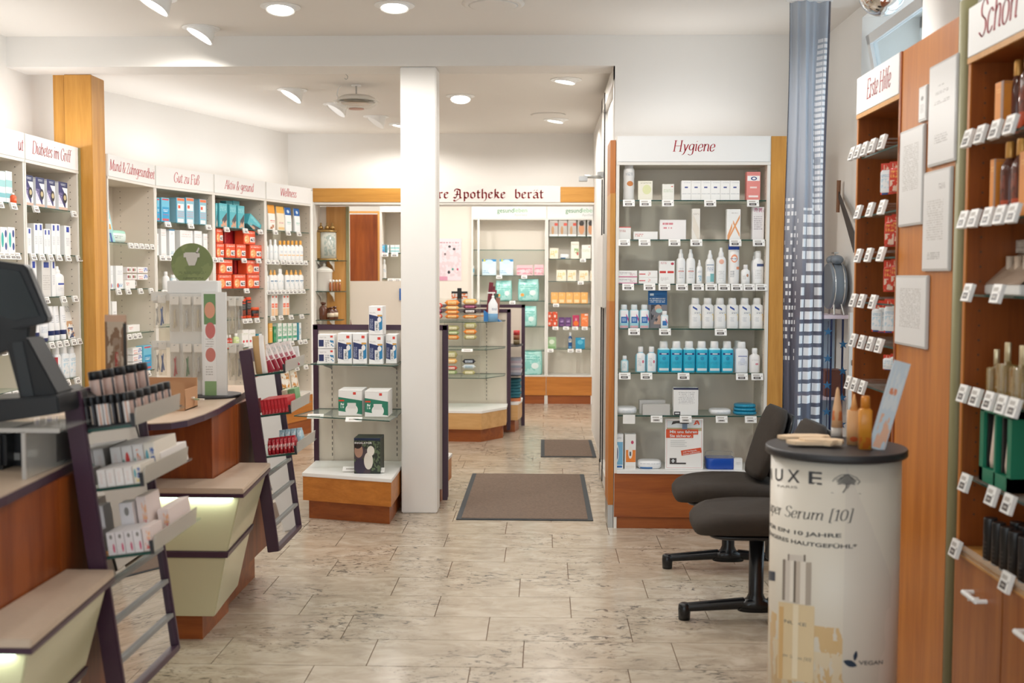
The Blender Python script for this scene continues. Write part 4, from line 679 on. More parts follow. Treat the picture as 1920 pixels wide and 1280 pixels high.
# ================================================================== PRODUCTS ON THE HYGIENE UNIT
HW = ['on top Hygiene shelf', 'on second Hygiene shelf', 'on third Hygiene shelf', 'on fourth Hygiene shelf', 'on fifth Hygiene shelf', 'on sixth Hygiene shelf', 'on Hygiene unit base']
def rows(u, wheres, spec):
    for r in spec:
        key, k, a, b, t = r[:5]; n = r[5] if len(r) > 5 else 1; kw = r[6] if len(r) > 6 else {}
        place(key, u, k, a, b, t, n, wheres[k], **kw)
rows('hyg', HW, [
 ('cotton',0,1167,1190,306), ('ylw',0,1194.5,1223,339), ('crm',0,1240,1263,345), ('dot',0,1276,1385,338.5,6,dict(gapf=.985)), ('slm',0,1397,1424,322),
 ('rln',1,1158,1183,425), ('flt',1,1186,1234,434), ('vag',1,1235,1287,412), ('tls',1,1296,1312,391), ('orx',1,1361,1388,392), ('gpk',1,1409,1432,388),
 ('rbx',2,1235,1266,489), ('sp1',2,1268,1305,467,2), ('sp2',2,1306,1318,487), ('sp3',2,1323,1341,469), ('sp4',2,1343,1363,464), ('aer',2,1366,1388,458), ('sb1',2,1390,1408,496), ('sb2',2,1411,1434,470), ('sp1',2,1409,1424,472,1,dict(inset=.11,desc='hindmost white spray bottle')),
 ('gel',3,1161.5,1219,571,3,dict(gapf=.97)), ('gls',3,1240,1255,583), ('big',3,1294,1434,558.5,6,dict(gapf=.99)),
 ('mn1',4,1165,1181,667), ('mn2',4,1193,1234,650,2,dict(gapf=.97)), ('blu',4,1235,1379,640,6,dict(gapf=.985)), ('lot',4,1381,1407,641), ('hnd',4,1408,1430,653), ('lot',4,1377,1397,639,1,dict(inset=.12,desc='white lotion bottle standing behind')),
 ('tis',5,1155,1199,764,1,dict(desc='crumpled white tissue pack at left')), ('gbx',5,1206,1261,758,1,dict(inset=.02,desc='plain light grey carton in front')), ('gbx',5,1200,1252,750,1,dict(inset=.09,desc='plain light grey carton behind')), ('nvy',5,1264,1314,727), ('tis',5,1334,1378,768,1,dict(desc='flat white tissue pack beside blue packs')),
 ('th1',6,1154,1172,814), ('th2',6,1174,1196,814), ('wfl',6,1198,1247,864), ('wht',6,1381,1398,860,1,dict(desc='small white and grey carton'))])
for i in range(2):
    U = UNITS['hyg']; z0, z1 = FH.uz(1180, 531-13*i)[1], 0
    place('pst','hyg',2,1157,1196,520-13*i,1,HW[2],up=.037*i,desc='flat white pink-based carton, %s of left pile' % ('bottom','top')[i])
    place('rst','hyg',2,1197,1234,520-13*i,1,HW[2],up=.037*i,desc='flat white red-barred carton, %s of pile' % ('bottom','top')[i])
for i in range(3):
    o = place('bpk','hyg',5,1380+i,1427-i,771-7*i,1,HW[5],up=.021*i,desc='glossy petrol blue wipes pack, %s of stack' % ('bottom','middle','top')[i])[0]; o.scale.z = .024; o.rotation_euler.z += (.03,-.04,.02)[i]
for k, xs in enumerate([(1178,1209,1251,1330,1410),(1170,1208,1264,1305,1378,1422),(1178,1218,1246,1279,1309,1334,1358,1382,1405,1428),(1190,1248,1353),(1173,1214,1284,1394,1423)]): tags('hyg', k, xs)
tags('hyg', 5, (1234,1289,1357,1412), TAGL); tags('hyg', 5, (1182,), MB().box(-.036,.036,-.012,0,-.045,.008).data('price_tag', tagm))
# mask brochure
def board(name, label, cat, F, x0, x1, y0, y1, inset, m, th=.004, lean=0, zb=None, frame=None):
    u0, z1 = F.uz(x0, y0, inset); u1, z0 = F.uz(x1, y1, inset); z0 = z0 if zb is None else zb
    o = empty(name, F.pt((u0+u1)/2, inset, z0), F.ang); o.rotation_euler.x = -lean; w = abs(u1-u0); h = z1-z0; tag(o, label, cat)
    MB().box(-w/2, w/2, 0, th, 0, h).build('sheet', m, o)
    return o, w, h
bo, w, h = board('mask_brochure', 'blue leaflet showing masked woman on fourth Hygiene shelf', 'leaflet', FH, 1216, 1251, 544, 613, .07, pk('l_mask', '7d7b80', [(0,1,.62,1,'1c67a6'),(.1,.3,.86,.92,'dce8f2'),(.08,.9,.68,.8,'e6eef4','t22'),(.15,.7,.2,.62,'33343c','n4'),(.35,.7,.42,.62,'cfa58c','c'),(.4,.75,.4,.52,'a9d0cf','c'),(.3,.95,.1,.35,'c9a592','n3')]), lean=.12, zb=UNITS['hyg']['z'][3]+.001)
bo, w, h = board('pharmacy_poster', 'red and white poster about safe driving on Hygiene base', 'poster', FH, 1248, 1318, 785, 879, .03, mat('paper', 'f4f2ef', .5), lean=.05, zb=.352)
pr = mat('poster_red', 'd9552f', .5); pb = mat('poster_ink', '4a4644', .5); pg = mat('poster_green', 'b5a986', .5); ppk = mat('poster_pink', 'd99a98', .5); sky = mat('poster_sky', 'dfe4e6', .5); bl = mat('poster_blue', '7c8ea5', .5)
MB().box(-w/2+.008,w/2-.008,-.0006,0,.008,.0095).box(-w/2+.008,-w/2+.0095,-.0006,0,.008,h-.008).box(w/2-.0095,w/2-.008,-.0006,0,.008,h-.008).box(-w/2+.008,w/2-.008,-.0006,0,h-.0095,h-.008).build('border', ppk, bo)
MB().box(-w/2+.01,w/2-.01,-.0004,0,h*.78,h-.01).build('sky_print', sky, bo); MB().box(-w/2+.01,w/2-.01,-.0006,0,h*.76,h*.82).build('ground_print', pg, bo)
MB().box(-.012,.018,-.0010,0,h*.78,h*.9).build('tie_print', bl, bo)
MB().add([(-w*.34,-.0012,h*.88),(-w*.3,-.0012,h*.95),(w*.12,-.0012,h*.97),(w*.12,-.0012,h*.9),(-w*.05,-.0012,h*.9),(-w*.2,-.0012,h*.91)], [(0,1,2,3,4,5)]).build('face_print', pb, bo)
MB().box(-w/2+.005,w*.37,-.0014,0,h*.69,h*.79).box(-w/2+.005,w*.24,-.0014,0,h*.62,h*.69).build('red_band', pr, bo)
sans('Mit uns fahren', w*.72, h*.055, lambda p, q: (-w*.38+p, -.002, h*.715+q), hdr_m, parent=bo, bold=.02); sans('Sie sicherer.', w*.58, h*.055, lambda p, q: (-w*.38+p, -.002, h*.635+q), hdr_m, parent=bo, bold=.02)
bn = MB().box(-.001,w*.53,-.0014,0,0,h*.10); bn.xf(Matrix.Translation((-w*.06,0,h*.27)) @ rotm('Y', -.16)); bn.build('red_banner', pr, bo)
R_ = rotm('Y', -.16)
sans('und Verbands-', w*.38, h*.03, lambda p, q: tuple(Matrix.Translation((-w*.03,-.002,h*.325)) @ R_ @ Vector((p,0,q))), hdr_m, parent=bo, bold=.01)
sans('kasten auffrischen', w*.45, h*.028, lambda p, q: tuple(Matrix.Translation((-w*.025,-.002,h*.285)) @ R_ @ Vector((p,0,q))), hdr_m, parent=bo, bold=.01)
MB().box(-w*.38,-w*.2,-.001,0,h*.1,h*.22).box(-w*.2,w*.05,-.001,0,h*.1,h*.13).build('kit_print', pb, bo); MB().box(-w*.31,-w*.27,-.0018,0,h*.13,h*.2).box(-w*.335,-w*.245,-.0018,0,h*.155,h*.175).build('cross_print', sky, bo)
lo = MB()   # red stylised A of the pharmacies
lo.path([(w*.28,-.0016,h*.9),(w*.31,-.0016,h*.955),(w*.36,-.0016,h*.955),(w*.39,-.0016,h*.885)], .0035, 6); lo.path([(w*.25,-.0016,h*.885),(w*.3,-.0016,h*.9),(w*.36,-.0016,h*.93)], .003, 6); lo.build('pharmacy_sign', pr, bo)
for j in range(4): MB().box(-w*.36, w*(.02+.05*(j % 2)), -.0008, 0, h*(.56-.035*j), h*(.567-.035*j)).build('print_line', gtx, bo)
# blue case with clear lid
u0, _ = FH.uz(1325, 870, .03); u1, _ = FH.uz(1380, 870, .03); t = empty('dosing_case', FH.pt((u0+u1)/2, .10, .351)); tag(t, 'blue pill case under clear plastic lid on Hygiene base', 'pill case'); w = u1-u0
MB().loft([(0,w*.94,.12),(.01,w,.13),(.06,w,.13),(.066,w*.96,.125)], 24, 6).build('tray', mat('case_blue', '1c4fb0', .25), t); MB().loft([(.0665,w*.98,.128),(.088,w*.97,.12),(.095,w*.9,.11)], 24, 6).build('clear_lid', acryl, t)
# ================================================================== LEFT WALL PRODUCTS
def W_(s): return ['on top '+s+' shelf', 'on second '+s+' shelf', 'on third '+s+' shelf', 'on fourth '+s+' shelf', 'on fifth '+s+' shelf', 'on sixth '+s+' shelf', 'on '+s+' base']
rows('dia', W_('Diabetes'), [('con',0,49,66,329,1,dict(desc='white and navy glucose meter carton, leftmost of four')),('con',0,70,87,333.5,1,dict(desc='white and navy glucose meter carton, second of four')),('con',0,91,107,337.5,1,dict(desc='white and navy glucose meter carton, third of four')),('con',0,112.5,130,342,1,dict(desc='white and navy glucose meter carton, rightmost of four')),
 ('wbl',1,52.5,60.5,427), ('wbl',1,65,82,419,2,dict(desc='tall slim carton with blue square')), ('wbl',1,83.5,96,429.5,2,dict(desc='short slim carton with blue square')), ('wbl',1,98,114,420,2,dict(desc='tallest slim carton with blue square')), ('wbl',1,122,134,423.5,1,dict(desc='rightmost slim carton with blue square')),
 ('wbl',2,57,69,487), ('wgr',2,78,95,488), ('wbl',2,96.5,104,488,1,dict(desc='slim carton beside the grey-white one')), ('pmp',2,105.5,124,499),
 ('nvt',3,54,63,586,1,dict(desc='white tube with navy foot, leftmost')), ('nvt',3,66,76,577,1,dict(desc='taller white tube with navy foot')), ('nvj',3,78,93,590), ('nvt',3,94.5,115,574,2), ('nvt',3,117,127,574,1,dict(desc='rightmost white tube with navy foot')), ('bro',3,129,148,566,1,dict(rot=-.15)),
 ('plb',4,77,101,652,1,dict(desc='broad lotion bottle with blue print')), ('plr',4,102.5,113,652), ('plb',4,115,143,650,2)])
rows('ut', W_('leftmost'), [('tb1',0,2,27,322,2), ('orb',0,29.5,37,362,1,dict(inset=.006)), ('tb2',1,2,30,426,2), ('plb',2,8,30,500,2,dict(desc='lotion bottle partly behind the monitor'))])
for k, xs in enumerate([(70,141), (63,79,95,111,128,149), (86,118,140), (66,80,94,108,121,135,146), (104,122,141)]): tags('dia', k, xs)
tags('ut', 0, (3,28)); tags('ut', 1, (4,14,24,33)); tags('ut', 3, (3,18,30)); tags('ut', 4, (10,24))
rows('mund', W_('Mund'), [('mbr',0,206,219,386,1,dict(desc='aqua leaflet leaning at left',rot=.1)), ('dnt',0,214,243,432,1,dict(depth=.10)), ('dbx',1,207,212,498,1,dict(desc='narrow white carton with orange foot')), ('dbx',1,217,231,498), ('flt',1,234,254,525), ('wht',2,209,218,565,1,dict(desc='white blue-capped carton')), ('flt',2,238,261,609,1,dict(desc='flat white and orange carton',z=FM.uz(250,622,.03)[1])), ('hsn',3,266,282,648,1,dict(desc='stack of blue toothpaste cartons at right'))])
for i in range(3):
    for j in range(3):
        if i or j < 2:
            z_ = FM.uz(250, 537.5-13*i, .03)[1]; a = 238+9.5*j if j < 2 else 258
            place('sb6' if j < 2 else 'sb4', 'mund', 1, a, a+9 if j < 2 else 277.5, 526-13*i+.5, 1, 'on second Mund shelf', z=z_, desc=('little red-green carton, %s column, %s layer' % (('left','right')[j], ('bottom','middle','top')[i])) if j < 2 else 'flat toothpaste carton, %s layer' % ('bottom','middle','top')[i], inset=.03 if i else .12)
for i in range(3):
    z_ = FM.uz(256, 690-13*i, .03)[1]; place('sb4','mund',3,246,264,678-13*i,1,'on fourth Mund shelf', z=z_, desc='flat red-script carton, %s of stack' % ('bottom','middle','top')[i])
tags('mund', 0, (246,256,266,276,286)); tags('mund', 1, (222,240,263,283)); tags('mund', 2, (240,250,259)); tags('mund', 3, (256,275))
rows('gut', W_('Gut zu Fuß'), [('hsn',0,296,301,371,1,dict(desc='blue footcare carton cut by divider')), ('hsn',0,304,320,371), ('tlb',0,331,366,371,2,dict(mid='left',desc='teal footcare carton')), ('tlb',0,374,389,374,1,dict(desc='single teal footcare carton with orange tab')),
 ('wht',1,295,298,438,1,dict(desc='thin white carton edge')), ('wtg',1,302.5,313,429,1), ('wtt',1,318,329,430), ('wtg',1,338,363,432,1,dict(desc='broad white carton with orange line')), ('wtg',1,365,380,433,1,dict(desc='white carton with orange line, third from right end')), ('wtg',1,382,390,438,1,dict(desc='short white carton with orange line')),
 ('wbt',2,310,321,509), ('gls',2,323,332,515,1,dict(desc='blue bottle beside powder bottle')), ('wht',2,336,352,508,2,dict(mid='left',desc='white carton behind green sign')), ('wtg',2,360,392,500,2,dict(mid='left',desc='white carton beside green sign'))])
tags('gut', 0, (316,359,392)); tags('gut', 1, (305,316,392)); tags('gut', 2, (309,))
rows('akt', W_('Aktiv'), [('bnd',0,406,409,381,1,dict(desc='turquoise bandage carton cut by divider')), ('bnd',0,412,428,381.5,1,dict(desc='broad turquoise bandage carton')), ('bnd',0,431.5,445,384,1,dict(desc='turquoise bandage carton in the middle')), ('bnd',0,446.5,460,386,1,dict(desc='right upright turquoise bandage carton')), ('bnd',0,425,451,377,2,dict(inset=.13,desc='turquoise bandage carton in the back row')),
 ('blk',3,454,463,560,1,dict(desc='leftmost black and orange gel can')), ('blk',3,464,473,557,1), ('bjr',3,476,489,576), ('rdb',4,424,436,628,2), ('gnb',4,440,450,625), ('rdd',4,452,478,618,2), ('tlc',4,480,490,626)])
o = place('bnd','akt',0,463,488,408,1,'on top Aktiv shelf',desc='turquoise bandage carton lying tilted at right')[0]; o.rotation_euler.y = .5
E = [(0,'trm',1,406,419.5),(0,'trd',1,421,456),(0,'trm',1,457.5,480)]
ZA = UNITS['akt']['z']; hA = .141
def hp(k, lay, spec):
    h = (ZA[k-1]-ZA[k]-.012)/2
    for j, (key, a, b, d) in enumerate(spec):
        o = place(key, 'akt', k, a, b, 450, 1, '', up=h*lay, inset=.13 if key == 'trd' else .03, desc='%s heat pad carton, %s, %s layer on %s Aktiv shelf' % ('dark red' if key == 'trd' else 'orange', d, ('lower','upper')[lay], ORD[k+1]), depth=.09)[0]; o.scale.z = h-.003
hp(1, 1, [('trm',406,419.5,'leftmost'),('trd',421,438,'second'),('trd',439,456,'third'),('trm',457,480,'rightmost')]); hp(1, 0, [('trm',406,421,'leftmost'),('trm',423,442,'second'),('trm',443,462,'third'),('trm',468,492,'rightmost')])
hp(2, 1, [('trm',410,437,'left'),('trd',439,460,'middle'),('trm',462,487,'right')]); hp(2, 0, [('trm',408,435,'left'),('trm',437.5,461,'middle'),('trm',463,487,'right')])
tags('akt', 0, (426,461,489)); tags('akt', 1, (403,414,458,485)); tags('akt', 2, (462,)); tags('akt', 3, (458,467,481)); tags('akt', 4, (470,))
rows('wel', W_('Wellness'), [('otp',0,505,518.5,384), ('cyp',0,521.5,536,387), ('blp',0,537,549,389,1), ('blp',0,554,565,391,1,dict(desc='rightmost white pouch with blue head')), ('wlt',1,501,506,452,1,dict(desc='slim white bottle at left')), ('wlt',1,508.5,514,449,1), ('wlt',1,516,524,449,1,dict(desc='wider white lotion bottle')), ('obt',1,525.5,571,451,6,dict(gapf=.97)),
 ('wlt',2,501,506,508,1), ('wsp',2,508,522,506,2), ('wlt',2,523,535,504,1,dict(desc='broad white lotion bottle')), ('wsp',2,537,571,506,4,dict(desc='white bottle with orange nozzle')), ('orl',3,508,520.5,552,2), ('orl',3,529.5,542,552,2,dict(desc='white and orange carton, right pair')), ('orc',4,503.5,510,606), ('gnc',4,512,517,612), ('gwc',4,518,556,606,4), ('tlc',4,557,564,605),
 ('wht',5,524,533,653), ('wbl2',5,541,549,653), ('bwb',5,555,563,651), ('fbr',6,524,545,697,1,dict(rot=-.1,desc='flower print brochure fanned at left')), ('fbr',6,546,562,694,1,dict(rot=.1,desc='flower print brochure fanned at right'))])
tags('wel', 0, (517,541,561)); tags('wel', 1, (502,511,519,530,540,548,556,564,573)); tags('wel', 2, (503,509,516,523,530,538,545,552,560,568)); tags('wel', 3, (511,526,545,565)); tags('wel', 4, (519,534,546,562,571)); tags('wel', 5, (515,533,555,572))
# ================================================================== REAR WALL PRODUCTS
BW = ['on top rear left shelf', 'on second rear left shelf', 'on third rear left shelf', 'on fourth rear left shelf', 'on fifth rear left shelf', 'on rear left base']
rows('bl', BW, [('pad',1,903,931,486), ('pad',1,936,963,486,1,dict(desc='right-hand pale blue pad pack')), ('pnk',1,968,1000,497), ('pnk',1,1001.5,1020,496,1,dict(desc='narrow pink pad pack')), ('bsm',1,885,889,498), ('mnt',2,928,961,526,1,dict(desc='left mint green bag')), ('mnt',2,970,1012,523,1,dict(desc='right mint green bag')), ('mnt',3,970,1008,574), ('mnt',5,970,1019,657,1,dict(desc='largest mint green bag'))])
tags('bl', 1, (936,983)); tags('bl', 2, (961,))
RW = ['on top rear right shelf', 'on second rear right shelf', 'on third rear right shelf', 'on fourth rear right shelf', 'on fifth rear right shelf', 'on sixth rear right shelf', 'on rear right base']
rows('br', RW, [('gyf',0,1029,1081,411,3), ('gyh',0,1082,1098,411), ('gyh',0,1100,1114,411,1,dict(desc='cropped grey carton with portrait')), ('crw',1,1030,1047,465), ('wfl',1,1049,1068,476,1,dict(desc='small flat pale pack')), ('tln',1,1070,1086,453), ('crm',1,1090,1108,459,1,dict(desc='pale carton at right')),
 ('crw',2,1043,1062,506,1,dict(desc='cream vitamin carton, first')), ('crw',2,1063.5,1081,506,1,dict(desc='cream vitamin carton, second')), ('crw',2,1085.5,1104,507,1,dict(desc='cream vitamin carton, third')), ('crw',2,1107,1114,507,1,dict(desc='cream vitamin carton, last')), ('org',3,1033,1103,548,5), ('prp',4,1048,1072,595,2), ('mgt',4,1074,1087,591), ('or2',4,1089.5,1104,588), ('wmx',4,1108,1114,591),
 ('grn',5,1026,1044,632), ('dtb',5,1066,1074,623), ('tls2',5,1079.5,1098,633)])
for i in range(2):
    place('rd2','br',4,1026,1046,598,2,'on fifth rear right shelf',up=.086*i,z=None,desc=('lower','upper')[i]+' red-orange small carton')
for o in bpy.data.objects:
    if o.get('label','').startswith(('lower red-orange','upper red-orange')): o.scale.z = .083
tags('br', 1, (1093,)); tags('br', 2, (1089,)); tags('br', 3, (1043,)); tags('br', 4, (1042,1062,1079,1097), TAGL); tags('br', 5, (1033,1071,1086), TAGL)
# pink poster on the partition
FP = Frame((0, 13.13), (1, 0))
bo, w, h = board('pink_poster', 'pale pink poster with small drawings on rear partition', 'poster', FP, 800, 865, 447, 526, -.006, pk('l_pink', 'ecd3d6', [(.35,1,.88,.93,'b58a90','t18'),(.3,.98,.1,.86,'d9c3c5','n9'),(.62,.7,.78,.84,'3a3a3c','c'),(.75,.83,.72,.78,'3a3a3c','c'),(.5,.56,.6,.66,'6a5a5c','c'),(.72,.78,.24,.3,'3a8a7a','c'),(.6,.68,.16,.24,'26262a','c'),(.86,.92,.24,.3,'b5536a','c'),(.3,.6,.0,.1,'d191a5')]))
# ================================================================== MATS ON THE FLOOR
pile = mat('mat_pile', '766558', .95, noise=.42, nscale=70); rubber = mat('mat_rubber', '3f4448', .7)
def floor_mat(x0, x1, y0, y1, label):
    t = empty('floor_mat', (x0, y0, .0003)); tag(t, label, 'floor mat'); w, d = x1-x0, y1-y0
    MB().box(0, w, 0, d, 0, .006).build('rubber_edge', rubber, t); MB().box(.032, w-.032, .02, d-.02, .006, .009).build('pile', pile, t)
floor_mat(-.533, .308, 6.79, 8.38, 'large brown entrance mat with dark rubber edge, in the passage')
floor_mat(-.02, .44, 9.19, 10.15, 'second brown mat farther back, cut off by door frame')
# ================================================================== GONDOLAS
def gondola(name, label, poly, panel, zt, shelves, woodm, slots, back=None, plinth=None, ztop=.287):
    """poly: base outline; panel: (x0,x1,y) of the upright framed back; shelves: [(z, outline)]"""
    t = empty(name, ((panel[0]+panel[1])/2, panel[2], 0)); ox, oy = t.location.x, t.location.y; tag(t, label, 'display gondola')
    sh = lambda P, k=0: [(x-ox, y-oy) for x, y in P]
    x0, x1, y = panel[0]-ox, panel[1]-ox, 0
    fr = .032
    MB().box(x0, x0+fr, -.02, .02, .03, zt).box(x1-fr, x1, -.02, .02, .03, zt).box(x0, x1, -.02, .02, zt-fr, zt).build('frame', aub, t, bev=.002)
    MB().box(x1-.0005, x1+.004, -.012, .022, .05, zt-.002).build('frame_edge', aub_l, t)
    MB().box(x0+fr, x1-fr, -.008, .008, .1, zt-fr).build('back_panel', carc, t)
    for s in slots:
        m_ = MB().box(s-ox-.007, s-ox+.007, -.012, -.008, ztop, zt-fr); z = ztop+.03
        while z < zt-.08: m_.box(s-ox-.0025, s-ox+.0025, -.0125, -.012, z, z+.02, 1); z += .036
        m_.build('slotted_upright', [carc, mat('slot_dark', '55504c', .8)], t)
    for P in [poly]+([back] if back else []):
        cx = sum(p[0] for p in P)/len(P); cy = sum(p[1] for p in P)/len(P)
        ins = [(cx+(x-cx)*.9, cy+(yy-cy)*.8) for x, yy in P]
        MB().prism(sh(P), ztop-.022, ztop).build('base_top', whitep, t, bev=.002); MB().prism(sh([(cx+(x-cx)*.985, cy+(yy-cy)*.985) for x, yy in P]), .118, ztop-.0225).build('base_box', woodm, t); MB().prism(sh(ins), 0, .1175).build('plinth', cherry, t)
    gs = []
    for z, P in shelves:
        g = MB().prism(sh(P), z-.006, z, 0, 1).build('glass_shelf', [glass, gedge], t); gs.append(g)
        for s in slots: MB().add([(s-ox-.002,-.01,z-.008),(s-ox-.002,-.30,z-.008),(s-ox-.002,-.05,z-.045),(s-ox-.002,-.01,z-.06)]+[(s-ox+.002,-.01,z-.008),(s-ox+.002,-.30,z-.008),(s-ox+.002,-.05,z-.045),(s-ox+.002,-.01,z-.06)], [(0,1,2,3),(7,6,5,4),(0,4,5,1),(1,5,6,2),(2,6,7,3)]).build('bracket', grey, t)
    return t, gs
g1, gs1 = gondola('display_gondola', 'purple framed gondola with inhaler boxes left of the pillar', [(-1.49,7.235),(-1.48,6.778),(-.902,6.587),(-.902,6.96),(-.902,7.235)], (-1.50,-.625,7.26), 1.175,
    [(.94,[(-1.46,7.24),(-1.47,7.0),(-.93,6.9),(-.91,6.95),(-.91,7.24)]), (.63,[(-1.46,7.24),(-1.545,6.86),(-.92,6.64),(-.905,6.9),(-.905,7.24)])], cherryl, (-1.38,-.955), back=[(-1.49,7.29),(-.64,7.29),(-.62,7.58),(-.9,7.8),(-1.49,7.8)])
FG = Frame((0, 6.98), (1, 0)); UNITS['g1'] = dict(o=g1, F=FG, u0=g1.location.x, W=.6, d=.3, sh=gs1, z=[.94,.63,.287])
GW = ['on upper gondola shelf', 'on lower gondola shelf', 'on gondola base']
place('nbs','g1',0,594,627,651,1,GW[0],inset=.06,desc='low wide navy carton, lower one'); o = place('nbs','g1',0,594,627,640,1,GW[0],inset=.06,up=.093,desc='low wide navy carton, upper one')[0]
for o in bpy.data.objects:
    if o.name.startswith('inhaler_carton') and 'low wide' in o.get('label',''): o.scale.z = .09
nb = place('nb','g1',0,631,688,625,2,GW[0],inset=.04,depth=.15,mid='left',desc='navy carton beside stack'); place('nb','g1',0,690,718,625,1,GW[0],inset=.02,depth=.15,desc='white and navy carton under another one'); place('nb','g1',0,722,744,627,1,GW[0],inset=.07,depth=.15,desc='white and navy carton at right by pillar')
o = place('nb','g1',0,690,718,572,1,GW[0],inset=.02,depth=.15,up=.184,desc='topmost white and navy carton stacked on another')[0]; o.scale.z = .18
for o in bpy.data.objects:
    if 'under another one' in o.get('label',''): o.scale.z = .182
place('grb','g1',1,631,679,731,1,GW[1],inset=-.12,depth=.2,desc='left white and green inhaler carton'); place('grb','g1',1,681,728,733,1,GW[1],inset=-.17,depth=.2,desc='right white and green inhaler carton')
P_('inh', 'carton', [pk('p_inh', '2b332b', [(0,1,.06,.92,'5f6e52','n9'),(0,.62,.0,.9,'4b3f45','n2'),(.02,.34,.45,.82,'b08a76','c'),(0,.3,.7,.9,'2a1f1c','c'),(0,.45,0,.42,'3b3346','c'),(.38,.72,.12,.6,'e3ddd2','c'),(.5,.78,.5,.78,'e9e4da','c'),(0,1,.93,1,'1f2d4a')])], 'inhalator_carton', 'box', 'x', .14)
o = place('inh','g1',2,660,713,821,1,'',inset=-.22,depth=.17,desc='dark inhalator carton with photo of steaming woman on gondola base')[0]
mI = lambda p, q: (-.47+p, -.503, .835+q)
sans('INHALATOR', .66, .055, mI, hdr_m, 'lettering', o, bold=.02)
def gtag(t, x, y, z, w=.1, d=None, lean=-1.1):
    m_ = MB().box(-w/2, w/2, -.003, .003, -.018, .018, 0).box(-w*.3, w*.3, -.0036, -.003, -.008, .004, 2).box(-w/2,w/2,-.002,.002,-.02,-.018,0); m_.xf(rotm('X', -.9)); m_.build('price_tag', tagm, t, (x-t.location.x, y-t.location.y, z))
for px, py, z in ((610,681,.935),(676,683,.935),(592,781,.625),(664,787,.625)):
    q = on_z(px, py, z-.004); gtag(g1, q.x, q.y-.01, z)
for px, py in ((658,882),(706,884)): q = on_z(px, py, .295); gtag(g1, q.x, q.y, .305)
# candy gondola
g2, gs2 = gondola('display_gondola', 'purple framed gondola with sweets and hand gel, rear passage', [(-1.1,10.57),(-1.1,10.0),(-.552,9.955),(-.339,10.29),(-.339,10.57)], (-1.12,-.315,10.6), 1.18,
    [(1.079,[(-1.08,10.58),(-1.08,10.1),(-.53,10.08),(-.36,10.38),(-.36,10.58)]),(.83,[(-1.08,10.58),(-1.08,10.1),(-.53,10.08),(-.36,10.38),(-.36,10.58)]),(.572,[(-1.08,10.58),(-1.08,10.1),(-.53,10.08),(-.36,10.38),(-.36,10.58)])], maple, (-1.0,-.54), back=[(-1.1,10.63),(-.24,10.63),(-.206,10.9),(-.206,11.1),(-1.1,11.1)])
FC2 = Frame((0, 10.1), (1, 0)); UNITS['g2'] = dict(o=g2, F=FC2, u0=g2.location.x, W=1, d=.4, sh=gs2, z=[1.079,.83,.572,.287])
g3 = empty('rear_divider', (-.72, 11.15, 0)); tag(g3, 'dark framed divider standing just behind the candy gondola', 'divider')
MB().box(-.35,.53,-.015,.015,.0,1.2).build('board', carc, g3); MB().box(.50,.534,-.02,.02,0,1.21).box(-.35,.534,-.02,.02,1.18,1.21).build('frame', aub, g3)
gb = [MB().prism([(-.6,10.63),(-.24,10.63),(-.2,10.8),(-.2,11.0),(-.6,11.0)], z-.008, z).build('rear_shelf', dark, g2, (-g2.location.x, -g2.location.y, 0)) for z in (.83, .545)]
cand = {}
def cnd(c, k2, nm):
    P_('c_'+c, 'candy', [pk('pc_'+c, c, [(.22,.78,.2,.75,k2),(.3,.7,.35,.6,c,'t5')], .25)], 'sweet_roll_pack', 'sweets', nm+' sweets pack', .05)
cnd('ea8a32','f2c98a','orange'); cnd('eeb96a','f6e3b5','pale orange'); cnd('6a2a44','b8698a','dark plum'); cnd('33262a','d9d4d4','black and white'); cnd('b9b27a','e9e6c4','olive and cream'); cnd('2c2f3d','b9c6d6','navy and silver'); cnd('dfe9ee','a9c4d3','silver'); cnd('c9493c','f0d2c9','red'); cnd('8fa56a','d9e2b9','green')
def cpl(key, a, b, t0, b0, k, desc, inset=.03):
    z = FC2.uz((a+b)/2, b0, inset)[1]; place('c_'+key, 'g2', k, a, b, t0, 1, '', z=max(z, UNITS['g2']['z'][k]+.004), inset=inset, desc=desc+' in candy rack', gapf=.98)
GC = [('ea8a32',833,862,563,578,0,'loose orange pack on top of left stack'),('eeb96a',834,860,579,586,0,'pale orange pack, upper left column'),('ea8a32',833,861,586,595,0,'middle orange pack, left column') ,('ea8a32',834,861,596,0,0,'x')]
ysA = [(562,573,'ea8a32','topmost orange pack, left column'),(573,581,'eeb96a','second pack, left column'),(581,589,'ea8a32','third pack, left column'),(589,597.5,'ea8a32','bottom pack, left column')]
for a, b, c, d in ysA: cpl(c, 833, 862, a, b, 0, d)
for a, b, c, d in [(560,571,'eeb96a','topmost pale orange pack, right column'),(571,579,'6a2a44','plum pack, right column'),(579,588,'33262a','black and white pack, right column'),(590,597.5,'ea8a32','bottom orange pack, right column')]: cpl(c, 866, 896, a, b, 0, d)
for a, b, c, d in [(568,578,'c9493c','topmost red pack by pillar'),(578,588,'6a2a44','plum pack by pillar'),(588,597.5,'c9493c','bottom red pack by pillar')]: cpl(c, 812, 830, a, b, 0, d)
for a, b, c, d in [(610,620,'b9b27a','upper cream pack, left on second shelf'),(620,628,'8fa56a','green pack, left on second shelf'),(628,637,'ea8a32','orange pack, left on second shelf')]: cpl(c, 836, 862, a, b, 1, d)
for a, b, c, d in [(604,617,'b9b27a','upper olive pack, right on second shelf'),(617,627,'ea8a32','long orange pack, right on second shelf'),(627,637,'b9b27a','lower olive pack, right on second shelf')]: cpl(c, 868, 895, a, b, 1, d)
